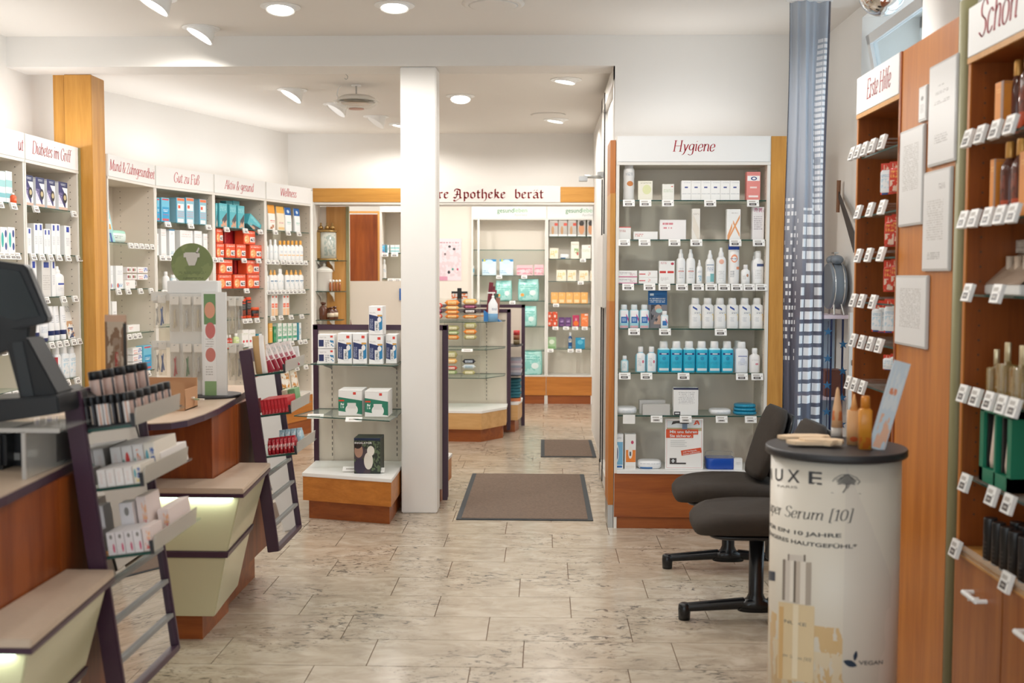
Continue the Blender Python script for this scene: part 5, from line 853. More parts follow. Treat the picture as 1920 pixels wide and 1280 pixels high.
for a, b, c, d in [(658,672,'b9b27a','loose yellow pack, left on third shelf'),(672,682,'eeb96a','pale orange pack, left on third shelf'),(686,694,'c9493c','red pack, left on third shelf'),(694,702,'8fa56a','green pack, left on third shelf')]: cpl(c, 833, 858, a, b, 2, d)
for a, b, c, d in [(673,682,'2c2f3d','navy and silver pack, right on third shelf'),(683,692,'dfe9ee','silver pack, right on third shelf'),(694,703,'b9b27a','olive pack, right on third shelf')]: cpl(c, 866, 892, a, b, 2, d)
# clear candy racks (three)
for k, (a, b, t0, kk) in enumerate([(812,898,560,0),(833,898,603,1),(831,896,668,2)]):
    u0, z1 = FC2.uz(a, t0, .0); u1, _ = FC2.uz(b, t0, 0); z0 = UNITS['g2']['z'][kk]+.001; m_ = MB()
    for u in (u0-.006, (u0+u1)/2, u1+.006): m_.box(u-.0015, u+.0015, 10.125, 10.3, z0, z1)
    m_.box(u0, u1, 10.3, 10.304, z0, z1); m_ = m_.build('candy_rack', acryl, None); tag(m_, 'clear acrylic candy rack on the '+('top','middle','bottom')[k]+' gondola shelf', 'display rack')
q = on_y(876, 652, 10.08); gtag(g2, q.x, 10.07, .823)
u0 = FC2.uz(860, 540, .2)[0]; t = empty('candy_display', (u0, 10.4, 1.08)); tag(t, 'black and white sweets display box on candy gondola', 'display box'); w = .15
MB().box(-w/2,w/2,0,.1,.17,.27).build('box', pk('p_cdb', 'e9e5df', [(0,.4,.3,.9,'d9703a','n6'),(.6,1,.3,.8,'d9703a','n7'),(0,1,.8,1,'2a2826'),(.38,.62,0,1,'1f1d1e')]), t); MB().box(-.02,.02,-.004,0,.12,.30).build('sign', blackp, t); MB().box(-w/2,w/2,.02,.1,0,.168).build('rack_legs', acryl, t)
# hand gel with blue wedge stand
q = on_y(925, 590, 10.22); t = empty('hand_gel_stand', (q.x, 10.2, 1.08)); tag(t, 'blue wedge stand beneath the pump bottle on candy gondola', 'stand')
MB().add([(-.085,-.04,0),(.08,-.04,0),(-.085,-.04,.1)]+[(-.085,.04,0),(.08,.04,0),(-.085,.04,.1)], [(0,1,2),(5,4,3),(0,3,4,1),(1,4,5,2),(2,5,3,0)]).build('wedge', mat('gel_blue', '2f7fc4', .3), t)
t = empty('hand_gel_bottle', (q.x+.0, 10.145, 1.08)); tag(t, 'white hand gel pump bottle beside blue wedge on candy gondola', 'bottle')
MB().loft([(0,.085,.06),(.06,.09,.065),(.16,.085,.06),(.2,.04,.03),(.21,.028,.028)], 18, 3).build('bottle_body', pk('p_hg', 'e9eef3', [(0,1,0,.35,'7fb5e0'),(.4,.9,.5,.6,'5a6a8a','t30')]), t)
MB().cyl(0,0,.012,.205,.235).rod((0,0,.235),(0,0,.26),.004).box(-.05,.02,-.008,.008,.255,.268).build('pump', whitep, t)
lv = ['7a1f33','6a1c2e','8c2a3c','3a5a4c','9c6a5a']
for i in range(5):
    q = on_y(914+4.2*i, 560, 10.45); b = MB().box(-.02,.02,0,.004,0,.35-.035*i).xf(rotm('Y', .1)).build('sample_card', mat('card'+lv[i], lv[i], .4), None, (q.x, 10.48-.035*i, 1.085)); tag(b, 'tilted sample card behind hand gel, '+ORD[i+1]+' of five from left', 'sample card', 'sample cards behind the hand gel')
t = MB().box(-.06,.06,-.05,.05,0,.05).build('cream_box', pk('p_cbx', 'd9cdb9', [(0,1,.7,1,'d99a62')]), None, (on_y(905,540,10.4).x, 10.42, 1.0815)); tag(t, 'small cream box at the back of candy gondola', 'box')
# things on the rear side
for i in range(3):
    b = MB().cyl(0,0,.032,0,.045,16).build('tin', mat('tin%d' % i, ('7a6a4a','8f5a3a','c23a3a')[i], .35), None, (-.262, 10.85, .8312+i*.0457)); tag(b, ('bottom olive','middle brown','top red')[i]+' tin stacked behind the purple post', 'tin')
for i in range(7):
    b = MB().box(-.075,.075,-.1,.1,0,.022).build('magazine_stack_piece', mat('mag%d' % (i % 3), ('9a9fae','c9c3c9','b7a7b2')[i % 3], .5), None, (-.29+.006*(i%2), 10.83, .5455+i*.0226)); b.name = 'magazine_bundle'; tag(b, 'grey magazine bundle behind purple post, '+ORD[i+1]+' from the bottom', 'magazine', 'magazines behind the candy gondola')
for i in range(6):
    b = MB().loft([(0,.14,.18),(.012,.16,.2),(.03,.14,.18)], 16, 4).build('folded_cloth', mat('petrol', '2c7385', .6), None, (-.30+.008*(i%2), 10.85, .2875+.0305*i+.03), 0); tag(b, 'petrol blue folded pack on rear gondola base, '+ORD[i+1]+' from bottom', 'folded pack', 'petrol packs behind the candy gondola')
b = MB().box(-.08,.08,-.1,.1,0,.028).build('orange_tray', mat('tray_orange', 'cf7a4a', .5), None, (-.30, 10.85, .2875)); tag(b, 'flat orange tray under the petrol blue packs', 'tray')
# ================================================================== CORNER WITH APOTHECARY JARS
cu = empty('corner_shelf', (-2.19, 10.6, 0)); tag(cu, 'corner shelf with antique apothecary jars by Wellness unit', 'corner shelf')
FCn = Frame((-2.19, 10.6), (1, 0)); e1, e2 = FCn.uz(613,450,.28)[0], FCn.uz(650,450,.28)[0]
MB().box(0,.02,0,.28,0,2.16).build('side_panel', carc_edge, cu); MB().box(.02,e1,.265,.28,0,2.16).build('back_panel', carc_in, cu)
MB().box(e1,e2,.255,.28,0,2.16).build('oak_panel', beech, cu); MB().box(e2,e2+.028,.24,.28,0,2.16).build('olive_post', olive, cu)
gz = []
for z in (1.637, 1.343, 1.07):
    w = .29 if z > 1.2 else .26; pl = [(0.02,0.0),(w*.55,.0),(w,.06),(w,.2),(w*.8,.25),(.02,.25)]
    MB().prism(pl, z-.006, z, 0, 1).build('glass_shelf', [glass, gedge], cu)
    for x in (.03, .15): MB().add([(x,.25,z-.008),(x,.02,z-.008),(x,.06,z-.03),(x,.16,z-.05),(x,.25,z-.10)]+[(x+.006,.25,z-.008),(x+.006,.02,z-.008),(x+.006,.06,z-.03),(x+.006,.16,z-.05),(x+.006,.25,z-.10)], [(0,1,2,3,4),(9,8,7,6,5),(0,5,6,1),(1,6,7,2),(2,7,8,3),(3,8,9,4)]).build('bracket', whitep, cu)
brass = mat('old_brass', 'a98a58', .3, .9)
X = lambda px: on_y(px, 480, 10.72).x
t = empty('tea_canister', (X(613), 10.74, 1.6375)); tag(t, 'antique brass canister with glass panes on top corner shelf', 'canister')
MB().loft([(0,.22,.18),(.015,.22,.18),(.02,.2,.16)], 6, 2).loft([(.27,.2,.16),(.275,.22,.18),(.29,.2,.16),(.30,.12,.1)], 6, 2).box(-.105,-.055,-.06,-.03,.02,.27).build('brass_body', brass, t)
MB().loft([(.02,.19,.15),(.27,.19,.15)], 6, 2).build('glass_panes', pk('p_pane', 'cfd0c6', [(.4,1,.1,.9,'a9b5ae','n9')], .2), t)
for dx in (-.06, .0, .05): MB().loft([(.30,.04,.04),(.315,.05,.05),(.33,.03,.03),(.34,.012,.012),(.355,.02,.02),(.362,.004,.004)], 14, 2, 0, (dx, 0)).build('finial', brass, t)
por = mat('porcelain', 'ebe7e0', .15)
t = empty('porcelain_jar', (X(608), 10.72, 1.3435)); tag(t, 'large white porcelain jar with domed lid on middle corner shelf', 'jar')
MB().loft([(0,.14,.14),(.01,.15,.15),(.18,.15,.15),(.185,.165,.165),(.19,.165,.165),(.195,.155,.155)], 28).build('jar_body', por, t); MB().loft([(.195,.16,.16),(.205,.155,.155),(.225,.09,.09),(.24,.03,.03),(.25,.025,.025),(.262,.03,.03),(.27,.005,.005)], 28).build('lid', por, t)
for i in range(4):
    t = empty('glass_figurine', (X(622+5.2*i), 10.635+.018*i, 1.3435)); tag(t, 'small amber and white bottle before porcelain jar, '+ORD[i+1]+' of four', 'small bottle', 'small bottles before the porcelain jar')
    MB().loft([(0,.02,.02),(.02,.026,.026),(.07,.024,.024),(.085,.014,.014)], 12).build('bottle_body', mat('amber', '9a5a32', .15), t); MB().ball((0,0,.098), .013, 10).build('stopper', por, t)
br = mat('brown_glass', '5a2f17', .08, spec=.7)
for i, (px, s) in enumerate([(607,1.25),(616,.85),(622,.9),(628,.95)]):
    t = empty('apothecary_bottle', (X(px), 10.68+.02*(i % 2), 1.0705)); t.scale = (s,s,s); tag(t, ('tall brown apothecary bottle at left on lower corner shelf','brown apothecary bottle with round label, first of three small','brown apothecary bottle with round label, middle of three small','brown apothecary bottle with round label, last of three small')[i], 'bottle')
    MB().loft([(0,.06,.06),(.01,.065,.065),(.085,.065,.065),(.1,.05,.05),(.108,.026,.026),(.118,.026,.026)], 20).build('bottle_body', br, t); MB().loft([(.118,.034,.034),(.122,.042,.042),(.135,.036,.036)], 14).build('stopper', br, t)
    if i: MB().loft([(.03,.066,.066),(.072,.066,.066)], 20).build('label', mat('old_label', 'dccdb5', .5), t)
# beyond the corner: wood panel, shelf modelled in place of a mirror image, sloping partition
t = MB().box(on_y(656,450,11.5).x, on_y(711,450,11.5).x, 0, .03, 0, 2.12).build('wood_panel', cherryz, None, (0, 11.5, 0)); tag(t, 'red-brown wood panel seen behind the corner shelf', 'wood panel')
t = MB().box(on_y(709,450,11.48).x, on_y(712,450,11.48).x, -.03, .0, 0, 2.13).box(on_y(656,450,11.48).x, on_y(712,450,11.48).x, -.03, 0, 2.13, 2.15).build('panel_edge', beech, None, (0, 11.48, 0)); tag(t, 'thin light wood edge framing the red-brown panel', 'edge strip')
FQ = Frame((0, 11.5), (1, 0)); a = ux(FQ, 713)
unit('q', 'small shelf unit modelled for a mirror image, partly hidden behind pillar', FQ, a, .42, .33, zs(FQ, [(735,474),(735,522)]))
rows('q', ['on upper hidden shelf', 'on lower hidden shelf'], [('hsn',0,714,722,458,1,dict(desc='navy blue carton')), ('tlc',0,724,730,459), ('tb1',0,732,749,459,2,dict(desc='light blue carton')), ('wbt',1,716,724,486,1,dict(desc='white bottle with amber dot'))])
tags('q', 0, (722,740)); tags('q', 1, (733,746))
pts = [on_y(x, y, 10.82) for x, y in ((640,527),(822,526),(822,700),(675,700))]
t = MB().add([(p.x, 0, p.z) for p in pts]+[(p.x, .02, p.z) for p in pts], [(0,1,2,3),(7,6,5,4),(0,4,5,1),(3,2,6,7),(0,3,7,4)]).build('partition_panel', carc, None, (0, 10.90, 0)); tag(t, 'plain pale panel with slanted left edge behind gondola', 'partition')
MB().box(pts[3].x, pts[1].x, 0, .02, 0, pts[3].z).build('lower_board', carc, t)
t = MB().box(0,.018,0,.01,0,.115).build('blue_card', mat('card_blue', '1f5fae', .4), None, (on_y(747,560,10.8).x, 10.87, on_y(747,563,10.8).z)); tag(t, 'small blue card on the panel beside white pillar', 'card')
# ================================================================== COUNTERS
def counter(dy, label):
    t = empty('service_counter', (-1.6, 4.9+dy, 0)); tag(t, label, 'counter'); ox, oy = -1.6, 4.9
    S = lambda P: [(x-ox, y-oy) for x, y in P]
    top = [(-2.05,5.5),(-2.05,4.06),(-1.56,4.06),(-1.45,4.065),(-1.385,4.10),(-1.35,4.18),(-1.337,4.35),(-1.34,4.55),(-1.37,4.92),(-1.40,5.2),(-1.43,5.5)]
    MB().prism(S(top), .930, .952, 0).build('worktop', stone_top, t); MB().prism([(x*1.004+.002, y) for x, y in S(top)], .925, .948, 0).build('worktop_edge', aub, t)
    MB().box(-2.03-ox,-1.362-ox,4.535-oy,4.902-oy,.165,.924).build('side_panel', cherryz, t, bev=.002); MB().box(-2.03-ox,-1.36-ox,4.906-oy,5.48-oy,.165,.924).build('side_panel', cherryz, t, bev=.002)
    MB().box(-2.0-ox,-1.43-ox,4.58-oy,5.45-oy,0,.163).build('plinth', cherry, t)
    bd = [(-2.03,4.533),(-2.03,4.318),(-1.175,4.318),(-1.218,4.93),(-1.358,4.93),(-1.358,4.533)]
    MB().prism(S(bd), .64, .662, 0).build('bag_shelf', stone_top, t, bev=.003); MB().prism([(x+.001,y-.001) for x, y in S(bd)], .626, .6395, 0).build('bag_shelf_edge', aub, t)
    def sq(xr0, xr1, yf, yb, z): return [(-2.03-ox, yf-oy, z), (xr0-ox, yf-oy, z), (xr1-ox, yb-oy, z), (-2.03-ox, yb-oy, z)]
    MB().hexa(sq(-1.262,-1.293,4.395,4.90,.392), sq(-1.195,-1.229,4.345,4.90,.625)).build('front_panel', cream, t, bev=.004)
    MB().hexa(sq(-1.262,-1.293,4.392,4.90,.368), sq(-1.255,-1.286,4.388,4.90,.391)).build('aubergine_band', aub, t)
    MB().hexa(sq(-1.335,-1.363,4.45,4.90,.11), sq(-1.272,-1.303,4.40,4.90,.367)).build('lower_panel', cream, t, bev=.004)
    MB().box(-2.0-ox,-1.40-ox,4.50-oy,4.88-oy,0,.108).build('front_plinth', cherry, t)
    st = MB().box(-1.95-ox,-1.22-ox,4.325-oy,4.34-oy,.619,.6255).build('led_strip', mat('led', 'eaffea', .4, emit='e6ffe6', es=4), t)
    l = bpy.data.lights.new('led_light', 'AREA'); l.shape = 'RECTANGLE'; l.size = .7; l.size_y = .012; l.energy = .8; l.color = (.88, 1, .86); lo = bpy.data.objects.new('led_light', l); COL.objects.link(lo); lo.parent = t; lo.location = (-1.58-ox, 4.333-oy, .617); lo.rotation_euler = (.35, 0, 0)
    return t
counter(0, 'farther wood and cream service counter with rounded worktop'); counter(-1.82, 'nearest wood and cream service counter at the left edge')
# leaning display racks
RT = -.1311
def rack(x, y, z, label, zo=(.431,.616,.80)):
    t = empty('display_rack', (x, y, z)); t.rotation_euler.y = RT; tag(t, label, 'display rack')
    H = .915
    MB().box(-.053,0,-.018,0,0,H).build('side_panel', aub, t, bev=.003); MB().box(-.053,0,.45,.466,0,H-.09).build('side_panel', aub, t, bev=.003)
    MB().box(-.053,0,0,.45,-.001,.018).build('bottom_bar', aub, t); MB().box(-.053,-.03,0,.45,H-.06,H).build('top_bar', aub, t)
    MB().box(-.02,-.014,0,.45,.018,H-.13).build('mirror_panel', mirror, t); MB().box(-.05,-.021,0,.45,.018,H-.13).build('rear_board', aub_l, t)
    for zz in (.12,.235,.345): MB().box(-.014,-.002,0,.45,zz-.006,zz+.006).build('slot_rail', grey, t)
    for zz in zo:
        g = MB().box(-.012,.135,0,.45,zz-.006,zz,0).box(-.012,.135,-.003,0,zz-.008,zz+.001,1).build('glass_shelf', [glass, gedge], t)
        r_ = MB().hexa([(.133,0,zz-.004),(.137,0,zz-.004),(.137,.39,zz-.004),(.133,.39,zz-.004)], [(.144,0,zz+.046),(.148,0,zz+.046),(.148,.39,zz+.046),(.144,.39,zz+.046)]).build('front_rail', clear('frosted_rail', 'e4e0d8', .5, .25), g)
        MB().box(.129,.139,-.006,0,zz-.008,zz+.032).build('end_clip', dark, g)
    return t
def rp(t, key, x0, x1, y0, d, z, h, label, group=None):
    M = Matrix.Translation(t.location) @ rotm('Y', RT); p = M @ Vector(((x0+x1)/2, y0+d/2, z+.0008))
    o = spawn(key, p, abs(x1-x0), d, h, 0, label, group); o.rotation_euler = (0, RT, 0); return o
r2 = rack(-1.183, 4.95, .26, 'leaning purple rack with red packs beside farther counter')
r1 = rack(-1.198, 3.15, .262, 'leaning purple rack with pale cartons beside nearest counter', zo=(.43,.628,.80))
P_('rdc', 'carton', [pk('p_rdc', 'c8202c', [(.2,.8,.55,.9,'d8434a','t10'),(.2,.8,.05,.3,'d9686c','n6')])], 'red_carton', 'box', 'x', .1)
P_('gcr', 'carton', [pk('p_gcr', 'ddd9bd', [(0,1,.1,.9,'c6cfa0','n5')])], 'cream_carton', 'box', 'x', .1)
P_('gre', 'carton', [pk('p_gre', '7fae78', [(.2,.8,.2,.8,'a9cba0','n4')])], 'green_carton', 'box', 'x', .1)
for i in range(8): rp(r2, 'rdc', .004+.0155*i, .018+.0155*i, .006, .16, .616, .066, 'narrow red carton, %s of eight on the middle rack shelf' % ORD[i+1], 'red cartons on the rack')
rp(r2, 'gcr', .06, .085, .19, .1, .616, .085, 'cream carton behind the red ones on rack'); rp(r2, 'gre', .09, .12, .2, .1, .616, .085, 'light green carton behind the red ones on rack')
P_('rsb', 'pouch', [pk('p_rsb', 'b01e2c', [(.1,.9,.3,.6,'e3c9c4','n5'),(.2,.8,.7,.9,'d88a8c','n7')], .25)], 'red_sachet', 'sachet', 'x', .02)
P_('blb', 'pouch', [pk('p_blb', 'a9cbd8', [(.1,.9,.6,.9,'d9e9ee','n5'),(.1,.9,0,.3,'c4505a')], .25)], 'blue_sachet', 'sachet', 'x', .02)
for i in range(7): o = rp(r2, 'rsb', .004+.018*i, .021+.018*i, .006, .1, .431, .072, 'red and white sweet bag, %s of seven on lowest rack shelf' % ORD[i+1], 'red bags on the rack')
for i in range(4): rp(r2, 'blb', .03+.027*i, .055+.027*i, .13, .08, .431, .09, 'pale blue bag behind the red bags, %s of four' % ORD[i+1], 'blue bags on the rack')
P_('bgb', 'pouch', [pk('p_bgb', 'c19a68', [(.6,1,0,1,'efe9e4')], .4)], 'paper_bag', 'paper bag', 'x', .05)
rp(r2, 'bgb', .0, .052, .01, .06, .80, .17, 'tan paper bag standing tall on the top rack shelf')
P_('sch', 'pouch', [pk('p_sch', 'e6dcd9', [(0,1,.0,.42,'a4283a'),(.1,.9,.45,.6,'c9808a','n6'),(.1,.9,.7,.9,'b9c3c0','n7')], .25)], 'seed_sachet', 'sachet', 'x', .02)
for i in range(6):
    o = rp(r2, 'sch', .045+.013*i, .075+.013*i, .03+.045*i, .02, .80, .125, 'red and white sachet leaning on top rack shelf, %s of six' % ORD[i+1], 'sachets on the rack'); o.rotation_euler.y = -.42; o.scale.x = .045
for nm, a, b in (('white folded leaflet on the top rack shelf, beside sachets', .09, .125),):
    rp(r2, 'wht', a, b, .36, .02, .80, .09, nm)
# nearest rack goods
P_('pac', 'carton', [pk('p_pac', 'ece5e0', [(.1,.9,.1,.5,'f0ece8','n5'),(.3,.6,.2,.8,'e9dcd6')])], 'pale_carton', 'box', 'x', .1)
P_('pao', 'carton', [pk('p_pao', 'ece5e0', [(.3,.65,.15,.85,'e8854a','n6'),(.05,.2,.2,.6,'4a9a86','c')])], 'pale_carton', 'box', 'x', .1)
P_('par', 'carton', [pk('p_par', 'ece5e0', [(.3,.7,.2,.8,'d9433c','c'),(.0,.2,.2,.6,'4a9a86','c')])], 'pale_carton', 'box', 'x', .1)
P_('pab', 'carton', [pk('p_pab', 'e9e0d2', [(.5,.95,.3,.85,'3a5fa5','n7'),(.1,.4,.3,.8,'5fa5b0','c'),(.2,.7,.1,.4,'ecd58a','n4')])], 'pale_carton', 'box', 'x', .1)
P_('ppk', 'carton', [pk('p_ppk', 'e6dfdf', [(.35,.7,.70,.9,'8c8680','c'),(.6,.85,.1,.5,'cf5a78','c'),(.1,.5,.1,.4,'ded6d4','n6')])], 'pink_carton', 'box', 'x', .1)
P_('ppr', 'carton', [pk('p_ppr', 'ead9d3', [(.2,.8,.1,.5,'e06a60','n4'),(.5,.95,.5,.9,'eeb48a','n5')])], 'pink_carton', 'box', 'x', .1)
for i in range(4): rp(r1, 'pac', .004+.026*i, .0285+.026*i, .004, .12, .628, .052, 'plain pale carton in front, %s of four on middle rack shelf' % ORD[i+1], 'pale cartons on the near rack')
rp(r1, 'pab', .109, .132, .004, .12, .628, .054, 'pale carton with teal print ending the front row')
for i, k in enumerate(('pac','par','pao','pab')): rp(r1, k, -.004+.034*i, .028+.034*i, .14, .2, .628, .098, ('plain pale carton','pale carton with red spot','pale carton with orange spot','cream carton with blue lettering')[i]+' in the second row, nearest rack')
rp(r1, 'pao', .105, .133, .18, .24, .628, .06, 'long pale carton lying deep on middle shelf, nearest rack')
for i in range(4): rp(r1, 'ppk', .004+.026*i, .0285+.026*i, .004, .1, .43, .066, 'pale carton with grey button, %s of four on lowest rack shelf' % ORD[i+1], 'button cartons on the near rack')
rp(r1, 'ppr', .109, .133, .004, .1, .43, .07, 'pink and red carton ending the lowest front row')
rp(r1, 'ppk', .01, .05, .11, .06, .43, .13, 'tall pale carton standing behind the button cartons'); rp(r1, 'ppr', .055, .085, .13, .12, .43, .14, 'tall pink carton standing behind, next to pale one'); rp(r1, 'ppr', .095, .13, .18, .2, .43, .085, 'open pink carton filled with sachets, lowest shelf')
# cosmetics with black caps
P_('cos', 'jar', [pk('p_cos', 'd3b5a9', [(.0,.2,0,1,'ece9e8'),(.9,1,0,1,'4a4546')], .2), blackp], 'foundation_bottle', 'cosmetic bottle', 'x', .03)
P_('cod', 'jar', [pk('p_cod', '2a282c', [(.3,.5,.05,.95,'b9a99a')], .2), blackp], 'foundation_bottle', 'cosmetic bottle', 'x', .03)
P_('cow', 'jar', [pk('p_cow', 'e3dedb', [(.5,.8,0,1,'c39a86')], .2), blackp], 'foundation_bottle', 'cosmetic bottle', 'x', .03)
tr = empty('cosmetics_stand', r1.location); tr.rotation_euler.y = RT; tag(tr, 'black stepped cosmetics stand on top of nearest rack', 'display stand')
MB().box(-.07,.13,.0,.44,.8012,.806).box(-.05,.07,.12,.44,.806,.87).add([(-.06,.0,.806),(-.06,.12,.806),(.02,.12,.806),(.02,.0,.806),(-.06,.05,.93),(-.06,.12,.93),(.0,.12,.88),(.0,.05,.88)], [(0,1,2,3),(7,6,5,4),(0,3,7,4),(1,5,6,2),(0,4,5,1),(3,2,6,7)]).build('stepped_tray', blackp, tr)
for i in range(5): o = rp(r1, 'cos', -.035+.012*i, .003+.012*i, .12+.062*i, .05, .8705, .088, 'pinkish black-capped bottle in the upper row, %s of five' % ORD[i+1], 'upper row of cosmetic bottles')
for i, k in enumerate(['cod','cod','cow','cow','cod','cod','cow']): rp(r1, k, -.012+.0195*i, .006+.0195*i, .004, .02, .8065, .085, ('black-capped bottle with %s body, %s in the lower row' % ('dark' if k == 'cod' else 'pale', ORD[i+1])))
for i in range(6): rp(r1, 'cos', .088, .122, .05+.06*i, .05, .8065, .082, 'black-capped tester bottle along rack front, %s of six' % ORD[i+1], 'tester bottles along the rack front')
bo, w, h = board('photo_leaflet', 'upright leaflet with blurred portrait behind cosmetics stand', 'leaflet', Frame((0, 3.5), (1, 0)), 196, 238, 590, 690, 0, pk('l_face', '8c6a50', [(.1,.9,.0,.9,'c9b39c','n3'),(.35,.75,.1,.6,'a58a74','n5'),(.45,.6,.1,.35,'b5483f','n7'),(0,1,.88,1,'d3ab90'),(.85,1,0,.85,'3a3530')]), zb=1.19)
# ================================================================== TILL
X = lambda px, py, Y: on_y(px, py, Y)
t = empty('till_monitor', X(50, 780, 3.05)); tag(t, 'black touchscreen till with tilted screen at the left edge', 'till'); L0 = t.location
def pg(name, pts, Y, th, m, bev=.004):
    v = [X(a, b, Y)-L0 for a, b in pts]; n = len(v)
    mb = MB().add([tuple(p) for p in v]+[(p.x, p.y+th, p.z) for p in v], [tuple(range(n))[::-1], tuple(range(n,2*n))]+[(i,(i+1)%n,n+(i+1)%n,n+i) for i in range(n)]); return mb.build(name, m, t, bev=bev)
sc_ = [(-75,478),(46,497),(92,600),(16,617),(-60,640)]
o = pg('screen_housing', [(-90,476),(44,496),(50,500),(91,599),(84,606),(22,618),(14,614),(-90,560)], 3.05, .035, blackp)
pg('screen_glass', [(-80,492),(36,508),(74,592),(26,601),(-80,560)], 3.046, .003, mat('screen_glass', '2b3236', .12), 0)
pg('screen_arm', [(-40,598),(58,585),(52,640),(-40,680)], 3.09, .05, blackp); pg('stand_column', [(10,645),(50,632),(108,738),(100,772),(42,766)], 3.04, .10, mat('black_gloss', '101113', .55)); pg('stand_face', [(22,642),(42,640),(68,762),(45,764)], 3.036, .01, mat('graphite', '2a2e31', .6), .001); pg('stand_base', [(-60,752),(108,742),(112,775),(-60,800)], 3.0, .2, blackp)
t = empty('till_stand', X(20, 870, 2.93)); t.location.z = .9525; tag(t, 'clear acrylic bridge with white edges beneath the till', 'stand'); L0 = t.location
MB().box(-.3,.13,0,.30,.128,.134).box(.035,.041,0,.3,0,.128).box(-.3,-.294,0,.3,0,.128).build('acrylic_bridge', acryl, t); MB().box(.033,.043,-.006,0,0,.128).box(-.3,.135,-.006,0,.126,.137).build('white_edge', mat('milky_edge', 'b5b0aa', .3), t)
t = empty('receipt_printer', (X(60, 840, 3.15).x-.02, 3.12, .9525)); tag(t, 'black receipt printer under the clear bridge on counter', 'printer')
MB().box(-.06,.10,0,.26,0,.105).build('printer_case', blackp, t, bev=.012); MB().box(-.045,.0,-.004,.01,.02,.04).box(.02,.05,-.004,.01,.03,.05).build('keypad', grey, t)
t = MB().box(-.30,0,0,.22,0,.11).build('card_terminal_box', blackp, None, (X(-15, 840, 3.1).x+.055, 3.06, .9525), 0, .012); t.name = 'black_device'; tag(t, 'second black device box at the far left of counter', 'device')
# ================================================================== NAIL CARE CAROUSEL ON THE FARTHER COUNTER
t = empty('nail_care_display', (-1.535, 4.98, .9525)); tag(t, 'tall white nail care display with round green sign', 'product display'); L0 = t.location
acw = mat('display_white', 'dcd8d0', .4)
MB().loft([(0,.34,.26),(.012,.34,.26)], 32, 2.4).build('turntable', dark, t)
cx = MB().box(-.13,.05,-.045,.045,.012,.462).build('panel', acw, t, bev=.003)
u0, u1 = X(383,600,4.92).x-L0.x, X(405,600,4.92).x-L0.x
MB().box(u0-.012,u1+.045,-.062,-.046,.012,.47).build('side_board', mat('board_white', 'e6e5e2', .4), t)
sp_ = MB().box(u0,u1,-.0645,-.0625,.012,.462).build('printed_strip', pk('p_strip', 'eceae7', [(0,1,.70,1,'6f9060'),(.05,.95,.76,.92,'d99a7c','c'),(.1,.95,.56,.72,'c9706a','c'),(.1,.95,.33,.47,'c97a6e','c'),(.1,.7,.2,.3,'b9b5b0','t40'),(.1,.8,.48,.56,'b9b5b0','t40'),(0,1,0,.14,'8fae7c')]), t)
MB().box(-.14,.085,-.04,.03,.462,.52).build('header_box', mat('board_white', 'e6e5e2', .4), t, bev=.004)
sg_ = empty('round_sign'); sg_.parent = t; sg_.location = (X(359,495,4.94).x-L0.x, -.03, X(359,495,4.94).z-L0.z)
disc = MB().loft([(-.004,.186,.186),(.004,.186,.186)], 40).xf(rotm('X', PI/2)).build('disc', pk('p_disc', '74804f', [(0,1,0,1,'808b58','n2'),(.18,.84,.27,.33,'626d45','t30'),(.28,.78,.14,.19,'4c5535','t36')]), sg_); disc.name = 'green_disc'
mk = mat('sign_mark', 'cdc8bf', .5); m_ = MB()
m_.add([(-.03,-.006,.052),(.03,-.006,.052),(.024,-.006,.02),(.014,-.006,-.006),(-.014,-.006,-.006),(-.024,-.006,.02)], [(0,5,4,3,2,1)]).add([(-.036,-.0062,.03),(.036,-.0062,.03),(.036,-.0062,.048),(-.036,-.0062,.048)], [(0,1,2,3)]).add([(.018,-.006,.05),(.026,-.006,.048),(.036,-.006,.07),(.03,-.006,.074)], [(0,1,2,3)]); m_.build('mortar_mark', mk, sg_)
MB().box(-.03,.03,-.003,.003,-.12,-.088).build('sign_foot', olive, sg_)
bag_m = clear('bag_film', 'f8f6f2', .14, .15); tool_m = [mat('tool_steel', 'c2beb8', .25, .8), mat('tool_cream', 'cfc3a9', .4), mat('tool_blue', '3a5a9a', .4), mat('tool_red', 'b8403a', .4), mat('tool_green', '4a7a4a', .4)]
def hang(x, y, z, w, h, mi, n, rz=0):
    o = empty('nail_tool_pack', (L0.x+x, L0.y+y, L0.z+z), rz); tag(o, 'clear hanging pack with nail tool, '+n, 'nail tool pack', 'nail tool packs on the display')
    MB().box(-w/2,w/2,-.004,.006,-h,-h*.22).build('clear_bag', bag_m, o); MB().box(-w/2,w/2,-.003,.003,-h*.24,0).build('header_card', mat('card_cream', 'e4ddd2', .5), o)
    MB().rod((-.004,0,-h*.9),(.003,0,-h*.35),.004,8,0,.002).rod((.006,0,-h*.85),(-.004,0,-h*.4),.003).build('nail_tool', tool_m[mi], o)
    MB().rod((0,.05,-.006),(0,-.02,-.006),.0018).build('hook', steel, o)
pos = [X(p,640,4.9).x-L0.x for p in (325,348,369)]
for j, (zz, hh) in enumerate(((.45,.155),(.24,.16))):
    for i, x in enumerate(pos): hang(x, -.058, zz, .038, hh, [[1,0,1],[3,4,0]][j][i], ('upper','lower')[j]+' row, '+ORD[i+1]+' on front')
    for i in range(2): hang(-.175-.028*i, -.01+.02*i, zz+.005, .034, .15, [2,0][i], ('upper','lower')[j]+' row, '+('inner','outer')[i]+' left side', .3)
    for i in range(2): hang(.145+.024*i, -.02+.02*i, zz-.005, .034, .16, [1,0][i], ('upper','lower')[j]+' row, '+('inner','outer')[i]+' right side', -.3)
